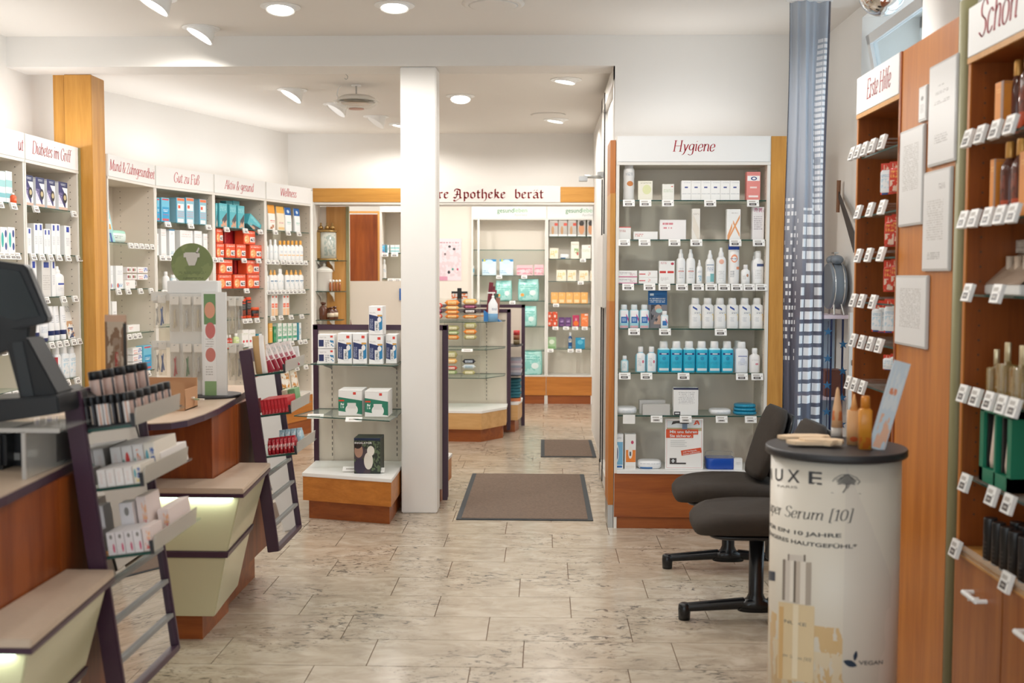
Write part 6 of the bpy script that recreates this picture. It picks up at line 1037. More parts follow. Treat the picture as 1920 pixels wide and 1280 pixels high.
MB().box(-.225,-.13,-.004,.004,.43,.47).box(.05,.19,-.004,.004,.43,.45).box(-.225,-.13,-.004,.004,.22,.25).box(.05,.19,-.004,.004,.22,.24).build('side_arms', acw, t)
# cardboard tray with leaflets
kraft = mat('kraft', 'c2936c', .8); t = empty('cardboard_box', (-1.54, 4.44, .9525)); tag(t, 'open brown cardboard box on farther counter before nail display', 'cardboard box')
MB().box(-.13,.10,.16,.165,0,.12).box(-.13,-.125,0,.16,0,.1).box(.095,.10,0,.16,0,.085).box(-.13,.10,0,.005,0,.06).box(-.13,.1,0,.165,0,.004).add([(.0,-.001,.0),(.1,-.001,0),(.1,-.001,.11),(.06,-.001,.125),(.0,-.001,.1)], [(0,1,2,3,4)]).build('box_walls', kraft, t)
for i in range(3): b = MB().box(-.1,.06,0,.02,0,.006).xf(rotm('Y', -.35+.2*i)).build('sample_sachet', pk('p_ss%d' % i, 'e6ddd0', [(.1,.9,0,1,('d9842f','b83c32','7a9a5a')[i],'n5')]), None, (-1.52+.03*i, 4.49+.03*i, .985)); tag(b, 'small printed sample inside the cardboard box, '+ORD[i+1]+' of three', 'sample')
t = MB().box(-.05,.05,0,.03,0,.003).xf(rotm('Y', .3)).build('price_card', whitep, None, (-1.40, 4.30, .99)); bpy.data.objects.remove(t)
# ================================================================== CHAIRS
fab = mat('brown_black_fabric', '342c25', .9, noise=.25, nscale=30); pipe = mat('black_steel', '16181b', .25)
def chair(x, y, dz, label):
    t = empty('visitor_chair', (x, y, 0)); tag(t, label, 'chair')
    s = []
    for z, k in ((.372,.86),(.385,.97),(.41,1.0),(.435,1.0),(.452,.95),(.462,.8)): s.append((z+dz, .57*k, .45*k))
    q = MB().loft(s, 36, 3.6); q.v = [(a, b, z+.012*math.cos(a*7)-(.02 if a < -.2 else 0)*((-a-.2)/.1)) for a, b, z in q.v]; q.build('seat', fab, t)
    MB().loft([(.355+dz,.44,.34),(.372+dz,.48,.38)], 24, 5).build('seat_pan', blackp, t)
    M = Matrix.Translation((.125, 0, .485+dz)) @ rotm('Y', .33)
    b = []
    for z, k in ((0,.62),(.03,.85),(.12,.97),(.22,1),(.29,.95),(.345,.8),(.37,.5)): b.append((z, .085*(.7+.3*k), .43*k))
    MB().loft(b, 28, 2.6).xf(M).build('backrest', fab, t); MB().loft([(.03,.03,.36),(.12,.04,.4),(.3,.04,.38),(.36,.03,.3)], 24, 3, 0, (.052,0)).xf(M).build('back_shell', blackp, t)
    MB().path([(.12,0,.36+dz),(.22,0,.37+dz),(.255,0,.45+dz),(.30,0,.62+dz)], .018).build('back_bracket', pipe, t)
    MB().loft([(.06,.15,.11),(.09,.09,.08),(.12,.064,.064),(.36+dz,.064,.064)], 20, 2).build('post', pipe, t)
    f = MB().rod((-.30,0,.055),(-.05,0,.075),.02,12,0,.026).rod((.30,0,.055),(.05,0,.075),.02,12,0,.026).loft([(.045,.16,.09),(.085,.13,.08),(.10,.07,.07)], 20, 2.5).build('foot_bar', pipe, t)
    for s_ in (-1, 1): MB().loft([(0,.05,.05),(.045,.055,.055),(.068,.05,.05),(.074,.03,.03)], 14, 2, 0, (s_*.31,0)).build('foot_cap', pipe, t)
chair(.95, 5.70, .0, 'farther dark upholstered chair in front of the Hygiene unit'); chair(.93, 4.84, .035, 'nearer dark upholstered chair partly behind the round display')
b = MB().loft([(.12,.012,.07),(.2,.02,.09),(.30,.02,.08)], 14, 2.4).build('lever', blackp, None, (1.10, 5.45, .0)); b.name = 'chair_lever'; tag(b, 'small dark paddle hanging under the farther chair', 'lever')
# ================================================================== ROUND COSMETICS DISPLAY
CX, CY, CR = .89, 3.41, .192
t = empty('round_display', (CX, CY, 0)); tag(t, 'round cream serum display column with black top plate', 'display column')
ser = pk('serum_print', 'dfd6c7', [(0,.95,0,.46,'d9b884','n5'),(0,.9,0,.5,'d9b988','n8'),(0,.85,0,.42,'e3d2b4','n9'),(.45,1,.3,.95,'d8cfc2','d.9'),(.7,1,0,1,'e0d6ca','n2')], .35)
MB().loft([(0,2*CR,2*CR),(.962,2*CR,2*CR)], 64).build('printed_column', ser, t); MB().loft([(.9625,.412,.412),(.966,.418,.418),(.982,.418,.418),(.986,.412,.412)], 64).build('top_plate', mat('top_black', '2c2c2f', .4), t)
A0 = math.atan2(-CY, -CX)
def cyp(px, py, off=.0008):
    ph = math.asin(max(-1, min(1, (px-1573)/122))); a = A0+ph; x, y = (CR+off)*math.cos(a), (CR+off)*math.sin(a)
    return ph, CH-(py-516.5)/FPX*(CY+y)*1.0
def cw(ph, z, off=.0008): return ((CR+off)*math.cos(A0+ph), (CR+off)*math.sin(A0+ph), z)
ink = mat('display_ink', '3a3b3f', .5); inkg = mat('display_ink_grey', '7d7872', .5); navy = mat('display_navy', '22344a', .4)
def ctext(txt, x0, x1, yb0, yb1, capz, m, bold=0, serif=False):
    p0, z0 = cyp(x0, yb0); p1, z1 = cyp(x1, yb1); w = p1-p0; k = (z1-z0)/w
    if serif: return pen(MB(), txt, 0, 0, w, capz, 0, GL, (.8,.05), .2, 0, .12, 0, lambda a, b: cw(p0+a, z0+k*a+b)).build('lettering', m, t)
    return sans(txt, w, capz, lambda a, b: cw(p0+a, z0+k*a+b), m, 'lettering', t, bold)
for ch, a, b in (('N',1449,1456),('U',1463,1478),('X',1487,1510),('E',1526,1550)): ctext(ch, a if a > 1452 else 1452.5, b, 899+(a-1450)*.09, 899+(b-1450)*.09, .037, ink, .01)
ctext('PARIS', 1468, 1506, 912, 915, .007, inkg)
ctext('uper Serum [10]', 1453, 1604, 957, 975, .032, mat('serum_ink', '4b4a4a', .5), serif=True)
ctext('FÜR EIN 10 JAHRE', 1453, 1586, 989, 1010, .018, mat('serum_ink', '4b4a4a', .5), .02); ctext('JÜNGERES HAUTGEFÜHL*', 1452, 1614, 1003, 1030, .018, mat('serum_ink', '4b4a4a', .5), .02)
def cpatch(x0, x1, y0, y1, m, name='print', n=8, off=.0006, dy=0):
    mb = MB(); p = []
    for i in range(n+1):
        x = x0+(x1-x0)*i/n; ph, za = cyp(x, y0+dy*i/n); _, zb = cyp(x, y1+dy*i/n); p += [cw(ph, za, off), cw(ph, zb, off)]
    mb.add(p, [(2*i+1, 2*i+3, 2*i+2, 2*i) for i in range(n)]); return mb.build(name, m, t)
sv = [mat('print_silver%d' % i, c, .35) for i, c in enumerate(('8f8378','d9cfc4','efe6da','6f6459','c9bcae','e9dfd2','b3a698'))]
xs = [1481,1486,1495,1502,1506,1514,1524,1534]
for i in range(7): cpatch(xs[i], xs[i+1], 1050+i*.9, 1128+i*1.6, sv[i], 'printed_cap', 3, .0008)
cpatch(1490, 1522, 1040, 1052, sv[1], 'printed_cap', 4, .0009, 3); cpatch(1491, 1493, 1040, 1052, sv[3], 'printed_cap', 2, .001); cpatch(1520, 1523, 1041, 1054, sv[3], 'printed_cap', 2, .001)
cpatch(1474, 1541, 1131, 1279, mat('print_gold', 'e2cba3', .35), 'printed_bottle', 8, .0007, 9); cpatch(1476, 1484, 1140, 1279, mat('print_gold_d', 'd9b27a', .35), 'printed_bottle', 3, .0009, 1); cpatch(1502, 1512, 1136, 1279, mat('print_gold_l', 'efdfc2', .35), 'printed_bottle', 3, .0009, 1)
ctext('NUXE', 1486, 1527, 1171, 1179, .010, inkg, .01); ctext('uper Serum [10]', 1480, 1536, 1234, 1246, .010, inkg, serif=True)
cpatch(1451.8, 1466, 1072, 1090, navy, 'printed_badge', 3, .0009, 2)
ctext('VEGAN', 1621, 1664, 1251, 1249, .012, ink, .01)
def leafp(c, L, Wd, ang):
    ph, z = cyp(*c); P = []
    for i in range(12):
        a = 2*PI*i/12; u, v = L*math.cos(a), Wd*math.sin(a)*(1-.5*math.cos(a)**2); P.append(cw(ph+(u*math.cos(ang)-v*math.sin(ang))/CR, z+u*math.sin(ang)+v*math.cos(ang), .001))
    MB().add(P, [tuple(range(12))]).build('printed_leaf', navy, t)
leafp((1606,1249), .021, .010, -.35); leafp((1615,1234), .015, .006, 1.4)
# tree emblem
ph0, z0 = cyp(1593, 900); tm = MB()
def tl(pts, r=.0009):
    for (a, b), (c_, d) in zip(pts, pts[1:]): tm.rod(cw(ph0+a, z0+b, .0008), cw(ph0+c_, z0+d, .0008), r, 5)
for k in range(9):
    w_ = .20-.018*abs(k-4)-.012*k; zz = -.010+.0032*k; tl([(-w_*(1-.15*(k%2)), zz), (-w_*.4, zz+.003), (0, zz-.001), (w_*.45, zz+.003), (w_*(1-.1*(k%2)), zz)])
tl([(-.2,-.003),(-.17,.006),(-.08,.017),(.03,.019),(.15,.01),(.2,-.002),(.16,-.009)]); tl([(-.05,-.034),(-.01,-.022),(.01,-.008)], .0014); tl([(.01,-.022),(.05,-.008)]); tl([(-.22,-.036),(.22,-.037)], .0006)
tm.build('tree_emblem', ink, t)
skin = mat('blotter_peach', 'ecd0ad', .6)
for i, (px, py, rz, s) in enumerate([(1508,822,.05,1.0),(1528,832,-.12,1.0),(1541,829,-.3,.8)]):
    q = on_z(px, py, .9865+.006*i); b = MB().prism([(-.08,-.012),(-.06,-.022),(.02,-.020),(.04,-.026),(.06,-.012),(.075,-.016),(.08,.004),(.05,.02),(-.02,.022),(-.06,.012),(-.085,.004)], 0, .011).build('paper_hand_fan', skin, None, q, rz, .0012); b.scale = (s,s*1.7,1); tag(b, ('peach paper hand cut-out lying at left on round display','peach paper hand cut-out overlapping in the middle','peach paper hand cut-out lying on top at right')[i], 'paper cut-out')
q = on_z(1569, 818, .9865); t_ = empty('cream_tube', q); tag(t_, 'peach cone-pointed tube at the left of orange bottle', 'tube')
MB().loft([(0,.036,.036),(.01,.036,.036),(.03,.035,.035)], 18).build('cap', mat('cap_greyish', 'c9c3bb', .4), t_); MB().loft([(.03,.036,.036),(.09,.028,.02),(.15,.010,.008),(.158,.004,.004)], 18).build('tube_body', pk('p_cone', 'e6b98c', [(0,1,.18,.42,'e2814a','n3')]), t_)
q = on_z(1600, 833, .9865); t_ = empty('sun_milk', q, -.2); tag(t_, 'beige boxed sun milk with pointed top, between two others', 'sun care box')
MB().loft([(0,.040,.03),(.105,.040,.03)], 8, 8).build('carton', pk('p_sunb', 'dba873', [(.2,.8,.1,.25,'e06a3a','c')]), t_); MB().loft([(.105,.024,.02),(.155,.004,.004)], 12).build('tip', mat('tip', 'e6a866', .4), t_)
q = on_z(1621, 841, .9865); t_ = empty('sun_oil_bottle', q, -.1); tag(t_, 'bright orange square sun oil bottle on the round display', 'bottle')
MB().loft([(0,.038,.036),(.115,.038,.036),(.122,.026,.026)], 20, 5).build('bottle_body', pk('p_suno', 'dc9130', [(0,1,.02,.3,'d9742a','n3')], .25), t_); MB().loft([(.122,.028,.028),(.152,.026,.026),(.158,.022,.022)], 18).build('cap', mat('cap_orange', 'd9882e', .35), t_)
bo, w, h = board('tall_sample_card', 'tall pale card leaning sideways on the round display', 'sample card', Frame((0, 3.33), (1, 0)), 1640, 1668, 672, 842, 0, pk('l_sun', 'cfdbe4', [(.2,.95,.02,.4,'eebb9c','n3'),(.2,.8,.62,.7,'e0906a','c'),(.1,.9,.45,.95,'dde3e6','n5')]), zb=.9875); bo.rotation_euler = (0, .27, 0); bo.location.x = on_y(1643, 835, 3.33).x
# ================================================================== CURTAIN
cm = bpy.data.materials.new('skyline_print'); cm.use_nodes = True; nt = cm.node_tree; b = nt.nodes['Principled BSDF']; L = nt.links.new; b.inputs['Roughness'].default_value = .8
tc = nt.nodes.new('ShaderNodeTexCoord'); sp = nt.nodes.new('ShaderNodeSeparateXYZ'); L(tc.outputs['UV'], sp.inputs[0])
def mm(op, a, b_=None):
    n = nt.nodes.new('ShaderNodeMath'); n.operation = op
    for i, v in enumerate((a, b_)):
        if v is None: continue
        if isinstance(v, (int, float)): n.inputs[i].default_value = v
        else: L(v, n.inputs[i])
    return n.outputs[0]
u, v = sp.outputs[0], sp.outputs[1]
def win(nu, nv, dens, seed, fu=.62, fv=.55):
    a = mm('MULTIPLY', u, nu); c_ = mm('MULTIPLY', v, nv); w_ = nt.nodes.new('ShaderNodeTexWhiteNoise'); cb = nt.nodes.new('ShaderNodeCombineXYZ'); L(mm('FLOOR', a), cb.inputs[0]); L(mm('FLOOR', c_), cb.inputs[1]); cb.inputs[2].default_value = seed; L(cb.outputs[0], w_.inputs[0])
    return mm('MULTIPLY', mm('MULTIPLY', mm('LESS_THAN', mm('FRACT', a), fu), mm('LESS_THAN', mm('FRACT', c_), fv)), mm('LESS_THAN', w_.outputs[0], dens))
def band(x, a, c_): return mm('MULTIPLY', mm('GREATER_THAN', x, a), mm('LESS_THAN', x, c_))
w1_ = mm('MULTIPLY', win(4, 42, .95, 1, .88, .66), mm('MULTIPLY', mm('LESS_THAN', v, .60), mm('GREATER_THAN', u, .38)))
w2_ = mm('MULTIPLY', win(8, 90, .97, 2, .9, .62), mm('MULTIPLY', band(v, .58, .93), mm('GREATER_THAN', mm('ADD', u, mm('MULTIPLY', v, -.45)), .36)))
w3_ = mm('MULTIPLY', win(14, 70, .6, 3), mm('MULTIPLY', band(v, .30, .62), mm('LESS_THAN', u, .30)))
w4_ = mm('MULTIPLY', win(6, 30, .6, 4), mm('MULTIPLY', mm('LESS_THAN', v, .14), mm('LESS_THAN', u, .5)))
tot = mm('MAXIMUM', mm('MAXIMUM', w1_, w2_), mm('MAXIMUM', w3_, w4_))
cr = nt.nodes.new('ShaderNodeValToRGB'); e = cr.color_ramp.elements; e[0].position = 0; e[0].color = lin('5c6478'); e[1].position = 1; e[1].color = lin('a6b3c4'); k_ = e.new(.42); k_.color = lin('5a5868'); k2 = e.new(.66); k2.color = lin('a8b0be')
L(v, cr.inputs[0]); mx = nt.nodes.new('ShaderNodeMix'); mx.data_type = 'RGBA'; L(tot, mx.inputs['Factor']); L(cr.outputs[0], mx.inputs['A']); mx.inputs['B'].default_value = lin('f2f4f8')
ed = mm('MAXIMUM', mm('LESS_THAN', u, .03), mm('GREATER_THAN', u, .95)); m2 = nt.nodes.new('ShaderNodeMix'); m2.data_type = 'RGBA'; L(ed, m2.inputs['Factor']); L(mx.outputs['Result'], m2.inputs['A']); m2.inputs['B'].default_value = lin('23304e'); L(m2.outputs['Result'], b.inputs['Base Color'])
tp = nt.nodes.new('ShaderNodeBsdfTransparent'); ms = nt.nodes.new('ShaderNodeMixShader'); ms.inputs[0].default_value = .82; L(tp.outputs[0], ms.inputs[1]); L(b.outputs[0], ms.inputs[2]); L(ms.outputs[0], nt.nodes['Material Output'].inputs[0])
NU, NV = 64, 40; vs = []; uv = []
xl, xr = 1.276, 1.484
for j in range(NV+1):
    z = .25+2.68*j/NV
    for i in range(NU+1):
        s = i/NU; ww = .012*math.sin(s*PI*2*4.3+.6*math.sin(z*1.3))+.02*math.sin(s*PI*2*1.4+z*.5); vs.append((xl+(xr-xl)*s+.006*math.sin(z*3+s*5)-.0, 5.98+ww, z)); uv.append((s, j/NV))
me = bpy.data.meshes.new('curtain'); me.from_pydata(vs, [], [(j*(NU+1)+i, j*(NU+1)+i+1, (j+1)*(NU+1)+i+1, (j+1)*(NU+1)+i) for j in range(NV) for i in range(NU)]); ul = me.uv_layers.new(name='UVMap')
for lp_ in me.loops: ul.data[lp_.index].uv = uv[lp_.vertex_index]
me.polygons.foreach_set('use_smooth', [True]*len(me.polygons)); me.materials.append(cm)
t = empty('curtain', (1.38, 5.98, .25)); tag(t, 'long dark blue sheer curtain with night skyline windows print', 'curtain'); o = link('fabric', me, t, (-1.38, -5.98, -.25)); MB().box(-.12,.12,-.012,.012,2.68,HC-.25).build('ceiling_track', whitep, t)
# ================================================================== WINDOW NICHE THINGS
t = empty('display_table', (1.645, 6.3, 0)); tag(t, 'pale display stand with star garlands by the window', 'display stand')
pl = mat('pale_pink_board', 'ded0dc', .5); lb = mat('light_blue_glass', 'a9c3dc', .4); dn = mat('night_blue', '1d2a52', .4); sb_ = mat('star_blue', '2a6a9a', .4)
MB().box(-.16,.065,.0,.36,1.262,1.282).build('table_top', pl, t); MB().box(-.16,.065,.32,.33,.35,1.26).build('rear_sheet', lb, t); MB().box(-.16,.065,.02,.36,.30,.35).build('lower_board', pl, t); MB().box(-.16,.065,.05,.36,.80,.812).build('middle_board', pl, t)
MB().box(.033,.063,-.112,-.08,0,1.30).build('white_post', mat('post_grey', 'cfcac4', .5), t)
for i in range(5): MB().box(.048,.056,-.118,-.112,.62+.13*i,.65+.13*i).build('clip', blackp, t)
for x in (-.035,.028): MB().rod((x,.01,.35),(x,.01,1.26),.006).build('star_rod', dn, t)
for i in range(4):
    for k, x in enumerate((-.055, .030)):
        z = 1.19-.15*i-.07*k; P = []
        for a in range(10):
            r = .026 if a % 2 == 0 else .010; P.append((x+r*math.sin(a*PI/5), z+r*math.cos(a*PI/5)))
        MB().add([(p[0], .0, p[1]) for p in P]+[(p[0], .006, p[1]) for p in P], [tuple(range(10)), tuple(range(10,20))[::-1]]+[(a, (a+1) % 10, 10+(a+1) % 10, 10+a) for a in range(10)]).build('star', sb_, t)
MB().rod((-.055,.003,.5),(-.055,.003,1.25),.002).build('garland_string', dn, t)
t = MB().box(0,.11,0,.14,0,.17).build('brown_box', mat('brown_leather', '6e4236', .5), None, (1.505, 6.38, .84), 0, .008); tag(t, 'reddish brown box standing low inside the display stand', 'box')
t.location = (1.605, 6.40, .8125); t.scale = (1, 1, .9)
t = empty('alarm_clock', (1.652, 6.43, 1.2825)); tag(t, 'big grey alarm clock seen from the side on display stand', 'alarm clock')
cg = mat('clock_grey', '77808a', .35)
MB().loft([(-.042,.25,.25),(-.036,.262,.262),(.036,.262,.262),(.042,.25,.25)], 40).xf(Matrix.Translation((0,0,.162)) @ rotm('Y', PI/2)).build('clock_case', cg, t)
MB().loft([(-.028,.268,.268),(-.022,.268,.268)], 40).loft([(.022,.268,.268),(.028,.268,.268)], 40).xf(Matrix.Translation((0,0,.162)) @ rotm('Y', PI/2)).build('rim', chrome, t)
MB().ball((0,-.05,.31), .036, 16, sz=.75).ball((0,.05,.31), .036, 16, sz=.75).build('bells', cg, t); MB().rod((0,0,.29),(0,0,.345),.005).box(-.012,.012,-.03,.03,.345,.352).build('hammer', steel, t)
MB().rod((-.02,-.08,.06),(-.026,-.11,.0),.006).rod((.02,-.08,.06),(.03,-.11,0),.006).rod((0,.08,.06),(0,.11,0),.006).build('foot', steel, t)
# hand saw leaning on the wall corner
A = on_x(1573, 338, 1.69); B = on_x(1571, 398, 1.69); t = empty('hand_saw', A); tag(t, 'old hand saw with wooden grip hanging by window edge', 'saw')
MB().rod((0,0,0),(B-A),.012,10,0,.010).build('grip', mat('saw_wood', '7a5236', .5), t)
p0, p1 = on_x(1573, 362, 1.69)-A, on_x(1601, 470, 1.62)-A
MB().add([(p0.x-.002,p0.y,p0.z+.01),(p0.x-.002,p0.y,p0.z-.03),(p1.x-.002,p1.y,p1.z-.01),(p1.x-.002,p1.y,p1.z+.10),(p0.x+.002,p0.y,p0.z+.01),(p0.x+.002,p0.y,p0.z-.03),(p1.x+.002,p1.y,p1.z-.01),(p1.x+.002,p1.y,p1.z+.10)], [(0,1,2,3),(7,6,5,4),(0,4,5,1),(2,6,7,3),(0,3,7,4),(1,5,6,2)]).build('blade', mat('saw_steel', '4f4a48', .5, .6), t)
# ================================================================== RIGHT-HAND SHELF RUN
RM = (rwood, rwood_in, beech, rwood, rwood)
def fu(px, py=500): return FR_.uz(px, py)[0]
h0, h1, h2, h3 = fu(1609,148), fu(1691,100), fu(1799,28), fu(1812,22)
def zr(pts): return [FR_.uz(x, y, .016)[1] for x, y in pts]
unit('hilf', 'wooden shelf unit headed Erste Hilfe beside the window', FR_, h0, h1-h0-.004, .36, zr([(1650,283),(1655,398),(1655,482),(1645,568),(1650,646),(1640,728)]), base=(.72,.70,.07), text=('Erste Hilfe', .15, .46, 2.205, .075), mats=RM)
UH = UNITS['hilf']
for k, xs in enumerate([(1616,1627,1640,1655,1673), (1630,1653,1676), (1632,1652,1676), (1624,1640,1662), (1625,1642,1659,1676), (1618,1630,1645)]):
    for x in xs:
        u_, _ = FR_.uz(x, UH['z'][k]); u_ = fu(x, 400); link('price_tag', TAGB, UH['sh'][k], (u_-UH['u0'], -.03, UH['z'][k]+.03))
        MB().box(-.004,.004,-.03,.25,-.003,.003).build('hook_arm', acryl, UH['o'], (u_-UH['u0'], 0, UH['z'][k]+.02))
P_('pls', 'hangpack', [pk('p_plc', 'd4402a', [(.1,.9,.8,.95,'e9c9b0','n5'),(.1,.6,.0,.3,'2a4f9c')]), pk('p_plb', 'cf3a2a', [(.1,.9,.0,.4,'2a4f9c'),(.3,.9,.05,.35,'e9d9c9','c'),(.1,.9,.6,.9,'e8a050','n6')], .3)], 'plaster_pack', 'plaster pack', 'x', .03)
P_('plw', 'hangpack', [pk('p_pwc', 'd4402a', [(.1,.9,.8,.95,'e9c9b0','n5')]), pk('p_pwb', 'd0402c', [(.1,.9,.0,.5,'e6c9b5','n2'),(.1,.9,.6,.9,'e8a050','n6')], .3)], 'plaster_pack', 'plaster pack', 'x', .03)
for i, (k, a, b, t0, b0, n) in enumerate([('pls',1655,1670,308,364,'on top Erste Hilfe row, left'),('plw',1670,1688,305,362,'on top Erste Hilfe row, right'),('plw',1664,1676,405,462,'on second Erste Hilfe row, left'),('plw',1677,1689,402,456,'on second Erste Hilfe row, right'),('plw',1662,1674,488,547,'on third Erste Hilfe row, left'),('plw',1675,1688,486,540,'on third Erste Hilfe row, right'),
    ('pls',1640,1651,566,622,'on fourth Erste Hilfe row, first'),('pls',1652,1663,563,624,'on fourth Erste Hilfe row, second'),('pls',1664,1675,560,624,'on fourth Erste Hilfe row, third'),('pls',1676,1688,560,622,'on fourth Erste Hilfe row, last'),('pls',1661,1673,664,694,'on fifth Erste Hilfe row, left'),('pls',1674,1688,662,690,'on fifth Erste Hilfe row, right')]):
    ins = .03+.02*(i % 2); ua, z1 = FR_.uz(a, t0, ins); ub, _ = FR_.uz(b, t0, ins); _, z0 = FR_.uz((a+b)/2, b0, ins)
    spawn(k, FR_.pt((ua+ub)/2, ins, z0), .055, .02, z1-z0, FR_.ang+.75, 'red plaster pack hanging '+n)
# notice board
t = empty('notice_board', FR_.pt(h1, 0), FR_.ang); tag(t, 'wide upright wooden panel carrying framed notices', 'notice board'); Wb = h2-h1
MB().box(0,Wb-.002,0,.36,0,2.31).build('wood_panel', rwood, t, bev=.002); MB().box(-.003,.012,-.004,.0,0,2.31).build('edge_trim', cherryz, t)
MB().loft([(0,.05,.05),(2.35,.05,.05)], 16, 3, 0, (Wb+.022, .02)).build('olive_post', olive, t)
paper = lambda nm, R: pk(nm, 'dfdedd', R, .3)
for nm, a, b, t0, b0, R, lab in (('n1',1745,1797,112,306,[(.25,.75,.70,.73,'8f8c8a','t60'),(.2,.8,.6,.64,'8f8c8a','t50'),(.35,.65,.78,.8,'8f8c8a','t50'),(.25,.75,.2,.3,'a5a2a0','t40')],'largest framed notice near the olive post'),
    ('n2',1726,1741,160,226,[(.3,.7,.6,.75,'7a7876','c'),(.2,.8,.2,.5,'a5a2a0','t20')],'smallest white notice above the tall one'),
    ('n3',1692.5,1737,238,422,[(.15,.85,.35,.85,'b9b6b2','t50')],'tall framed notice at the left of panel'),
    ('n4',1739,1790,316,508,[(.6,.85,.82,.88,'8f8c8a','t60'),(.15,.8,.3,.72,'c0bdba','t40'),(.2,.7,.1,.18,'a5a2a0','t50')],'framed notice below the largest one'),
    ('n5',1690.5,1750,516,652,[(.15,.85,.25,.85,'bab7b4','t40')],'lowest square framed notice on the wooden panel')):
    ua, zt_ = FR_.uz((a+b)/2, t0, -.01); u0_ = fu(a, 300); u1_ = fu(b, 300); zb_ = FR_.uz((a+b)/2, b0, -.01)[1]; w = u1_-u0_; h = zt_-zb_
    o = empty('framed_notice', FR_.pt((u0_+u1_)/2, -.001, zb_), FR_.ang); tag(o, lab, 'notice')
    MB().box(-w/2,w/2,-.010,0,0,h).build('frame', mat('clear_frame', 'c6c5c3', .2), o, bev=.002); MB().box(-w/2+.008,w/2-.008,-.0115,-.010,.008,h-.008).build('paper', paper('pp_'+nm, R), o)
# Schön unit
z_s = zr([(1840,262),(1840,414),(1830,552),(1840,745),(1840,905)])
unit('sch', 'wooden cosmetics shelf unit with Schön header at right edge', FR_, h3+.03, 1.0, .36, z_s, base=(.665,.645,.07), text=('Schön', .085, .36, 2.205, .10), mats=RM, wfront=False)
US = UNITS['sch']; o = US['o']
for i in range(2):
    d_ = MB().box(.004+.37*i,.366+.37*i,-.004,.014,.02,.642).build('door', wood('door_wood', 'b06c30', '94501f'), o); MB().rod((.20+.07*i+.37*i,-.004,.55),(.20+.07*i+.37*i,-.035,.55),.006).path([(.16+.37*i,-.035,.56),(.26+.37*i,-.035,.56)], .008).rod((.16+.37*i,-.035,.56),(.16+.37*i,-.004,.56),.007).rod((.26+.37*i,-.035,.56),(.26+.37*i,-.004,.56),.007).build('handle', whitep, d_)
MB().box(.74,.996,-.004,.014,.02,.642).build('door', MATS['door_wood'], o)
for k, xs in enumerate([(1822,1846,1874,1902), (1818,1838,1864,1888,1912), (1830,1886), (1818,1842,1868,1893,1915), ()]):
    for x in xs: u_ = fu(x, 400 if k < 3 else 700); link('price_tag', TAGB, US['sh'][k], (u_-US['u0'], -.004, US['z'][k]+.028))
for x in (1820,1872,1904): u_ = fu(x, 900); link('price_tag', TAGB, US['sh'][4], (u_-US['u0'], -.004, US['z'][4]+.015))
for x in (1806,1905): u_ = fu(x, 1060); link('price_tag', TAGB, US['o'], (u_-US['u0'], -.012, .69))
MB().box(.02,.98,-.014,-.010,.655,.685).build('clear_edge_rail', acryl, US['o'])
SW = ['on top cosmetics shelf', 'on second cosmetics shelf', 'on third cosmetics shelf', 'on fourth cosmetics shelf', 'on fifth cosmetics shelf', 'on cosmetics unit base']
P_('obx', 'carton', [pk('p_obx', 'dc8a30', [(.7,1,0,1,'8a6a5c'),(.2,.7,.8,.9,'e9a95a','t20')])], 'orange_carton', 'box', 'x', .05)
P_('ody', 'bottle', [pk('p_ody', '5a2f22', [(0,1,.0,.3,'b84a28','n3'),(.2,.8,.3,.7,'7a3a28','n5')], .12), mat('cap_gold', 'c9954e', .3, .5)], 'oil_bottle', 'bottle', 'x', .05)
rows('sch', SW, [('obx',0,1856,1873,158,1,dict(desc='orange carton')), ('ody',0,1876,1890,118,1,dict(desc='dark oil bottle with gold cap, left',inset=.05)), ('ody',0,1893,1912,100,1,dict(desc='dark oil bottle with gold cap, right',inset=.05)),
 ('obx',1,1851,1862,300,1,dict(desc='slim orange carton')), ('ody',1,1864,1880,268,1,dict(desc='amber oil bottle with gold cap, left')), ('ody',1,1883,1902,262,1,dict(desc='amber oil bottle with gold cap, right')), ('obx',1,1905,1925,285,1,dict(desc='broad orange carton'))])
ua, z1 = FR_.uz(1828, 452, .05); ub, _ = FR_.uz(1908, 452, .05); t = empty('lip_care_tray', FR_.pt((ua+ub)/2, .06, z_s[2]+.0008), FR_.ang); tag(t, 'white lip care tray with clear front on third cosmetics shelf', 'display tray'); w = ub-ua; h = z1-z_s[2]
MB().box(-w/2,w/2,0,.12,0,.03).build('tray_base', whitep, t, bev=.003)
MB().add([(-w/2,0,.03),(w/2,0,.03),(w/2,.1,h*.75),(-w/2,.1,h*.75),(-w/2,.004,.03),(w/2,.004,.03),(w/2,.104,h*.75),(-w/2,.104,h*.75)], [(0,1,2,3),(7,6,5,4),(0,4,5,1),(2,6,7,3)]).build('sloped_front', mat('taupe_film', 'ac9886', .3), t); MB().box(-w/2,w/2,.09,.12,h*.76,h).build('card_header', pk('p_lch', 'ded6cc', [(0,1,0,1,'bdb2a6','n6')]), t)
for i in range(5): MB().cyl(-w*.38+w*.19*i, .06, .012, .031, h*.7, 12).build('lip_stick', mat('stick%d' % (i % 2), ('d9c0a9','c9b5a3')[i % 2], .4), t)
P_('prf', 'perfume', [pk('p_prf', 'dcc48c', [(.1,.4,.1,.9,'b98f3f'),(.6,.9,.1,.9,'ece0bb')], .05, trans=.75), mat('cap_pale_gold', 'd9cba8', .2, .6)], 'perfume_bottle', 'perfume', 'x', .05)
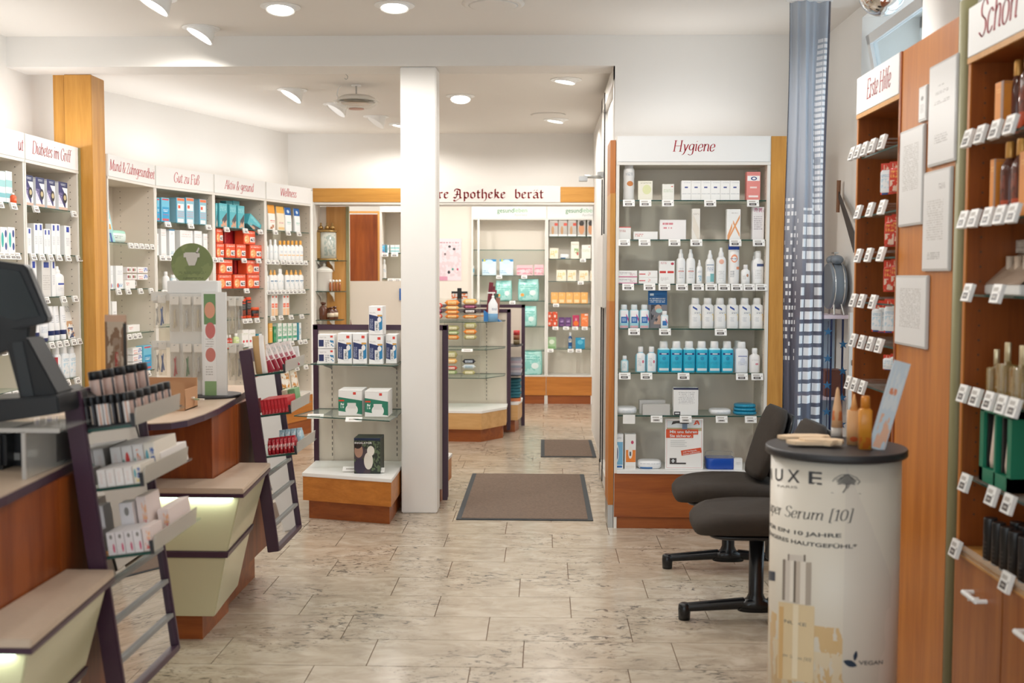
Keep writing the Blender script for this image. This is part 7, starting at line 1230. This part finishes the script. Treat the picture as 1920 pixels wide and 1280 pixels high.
rows('sch', SW, [('prf',3,1852,1864,655,1,dict(desc='slim clear gold perfume bottle, left')), ('prf',3,1868,1889,642,1,dict(desc='clear gold perfume bottle, middle')), ('prf',3,1893,1920,648,1,dict(desc='clear gold perfume bottle, right'))])
ua, z1 = FR_.uz(1845, 758, .04); ub, _ = FR_.uz(1905, 758, .04); z0 = FR_.uz(1875, 880, .04)[1]; w = ub-ua; h = z1-z0
t = empty('green_gift_set', FR_.pt((ua+ub)/2, .03, z_s[4]+.001), FR_.ang); tag(t, 'green gift set with windows showing cream tubes, fifth shelf', 'gift set'); z0 = z_s[4]; h = z1-z0
gf = mat('gift_green', '1f7a5c', .4); MB().box(-w/2,w/2,.0,.06,0,h*.18).box(-w/2,w/2,0,.06,h*.92,h).box(-w/2,-w*.38,0,.06,0,h).box(w*.38,w/2,0,.06,0,h).box(-.006,.006,0,.06,0,h).box(-w/2,w/2,.05,.06,0,h).build('box_frame', gf, t)
for s_ in (-1, 1):
    MB().loft([(h*.2,.03,.03),(h*.3,.034,.034),(h*.88,.036,.01)], 14, 2, 0, (s_*w*.24,.026)).build('tube', mat('tube_pink', 'd9c4b5', .35), t); MB().box(s_*w*.24-.03,s_*w*.24-.02,.01,.045,h*.2,h*.9).build('dark_divider', blackp, t)
P_('bcy', 'lipstick', [pk('p_bcy', '1a191b', [(.2,.8,.1,.5,'4a4644','t10'),(0,1,.97,1,'2c2b2d')], .3)], 'black_cylinder', 'deodorant', 'x', .04)
for i, (px, py) in enumerate([(1828,1048),(1840,1058),(1852,1068),(1866,1078),(1884,1090)]):
    q = on_z(px, py, .666); u_ = -q.y; spawn('bcy', (1.29+.03+.0, q.y, .6655), .038, .038, .125, FR_.ang, 'black cylinder in the front row on cosmetics base, %s of five' % ORD[i+1], 'black cylinders, front row')
for i in range(4):
    q = on_z(1836+15*i, 1055+10*i, .666); spawn('bcy', (1.29+.085, q.y-.01, .6655), .038, .038, .125, FR_.ang, 'black cylinder in the back row on cosmetics base, %s of four' % ORD[i+1], 'black cylinders, back row')
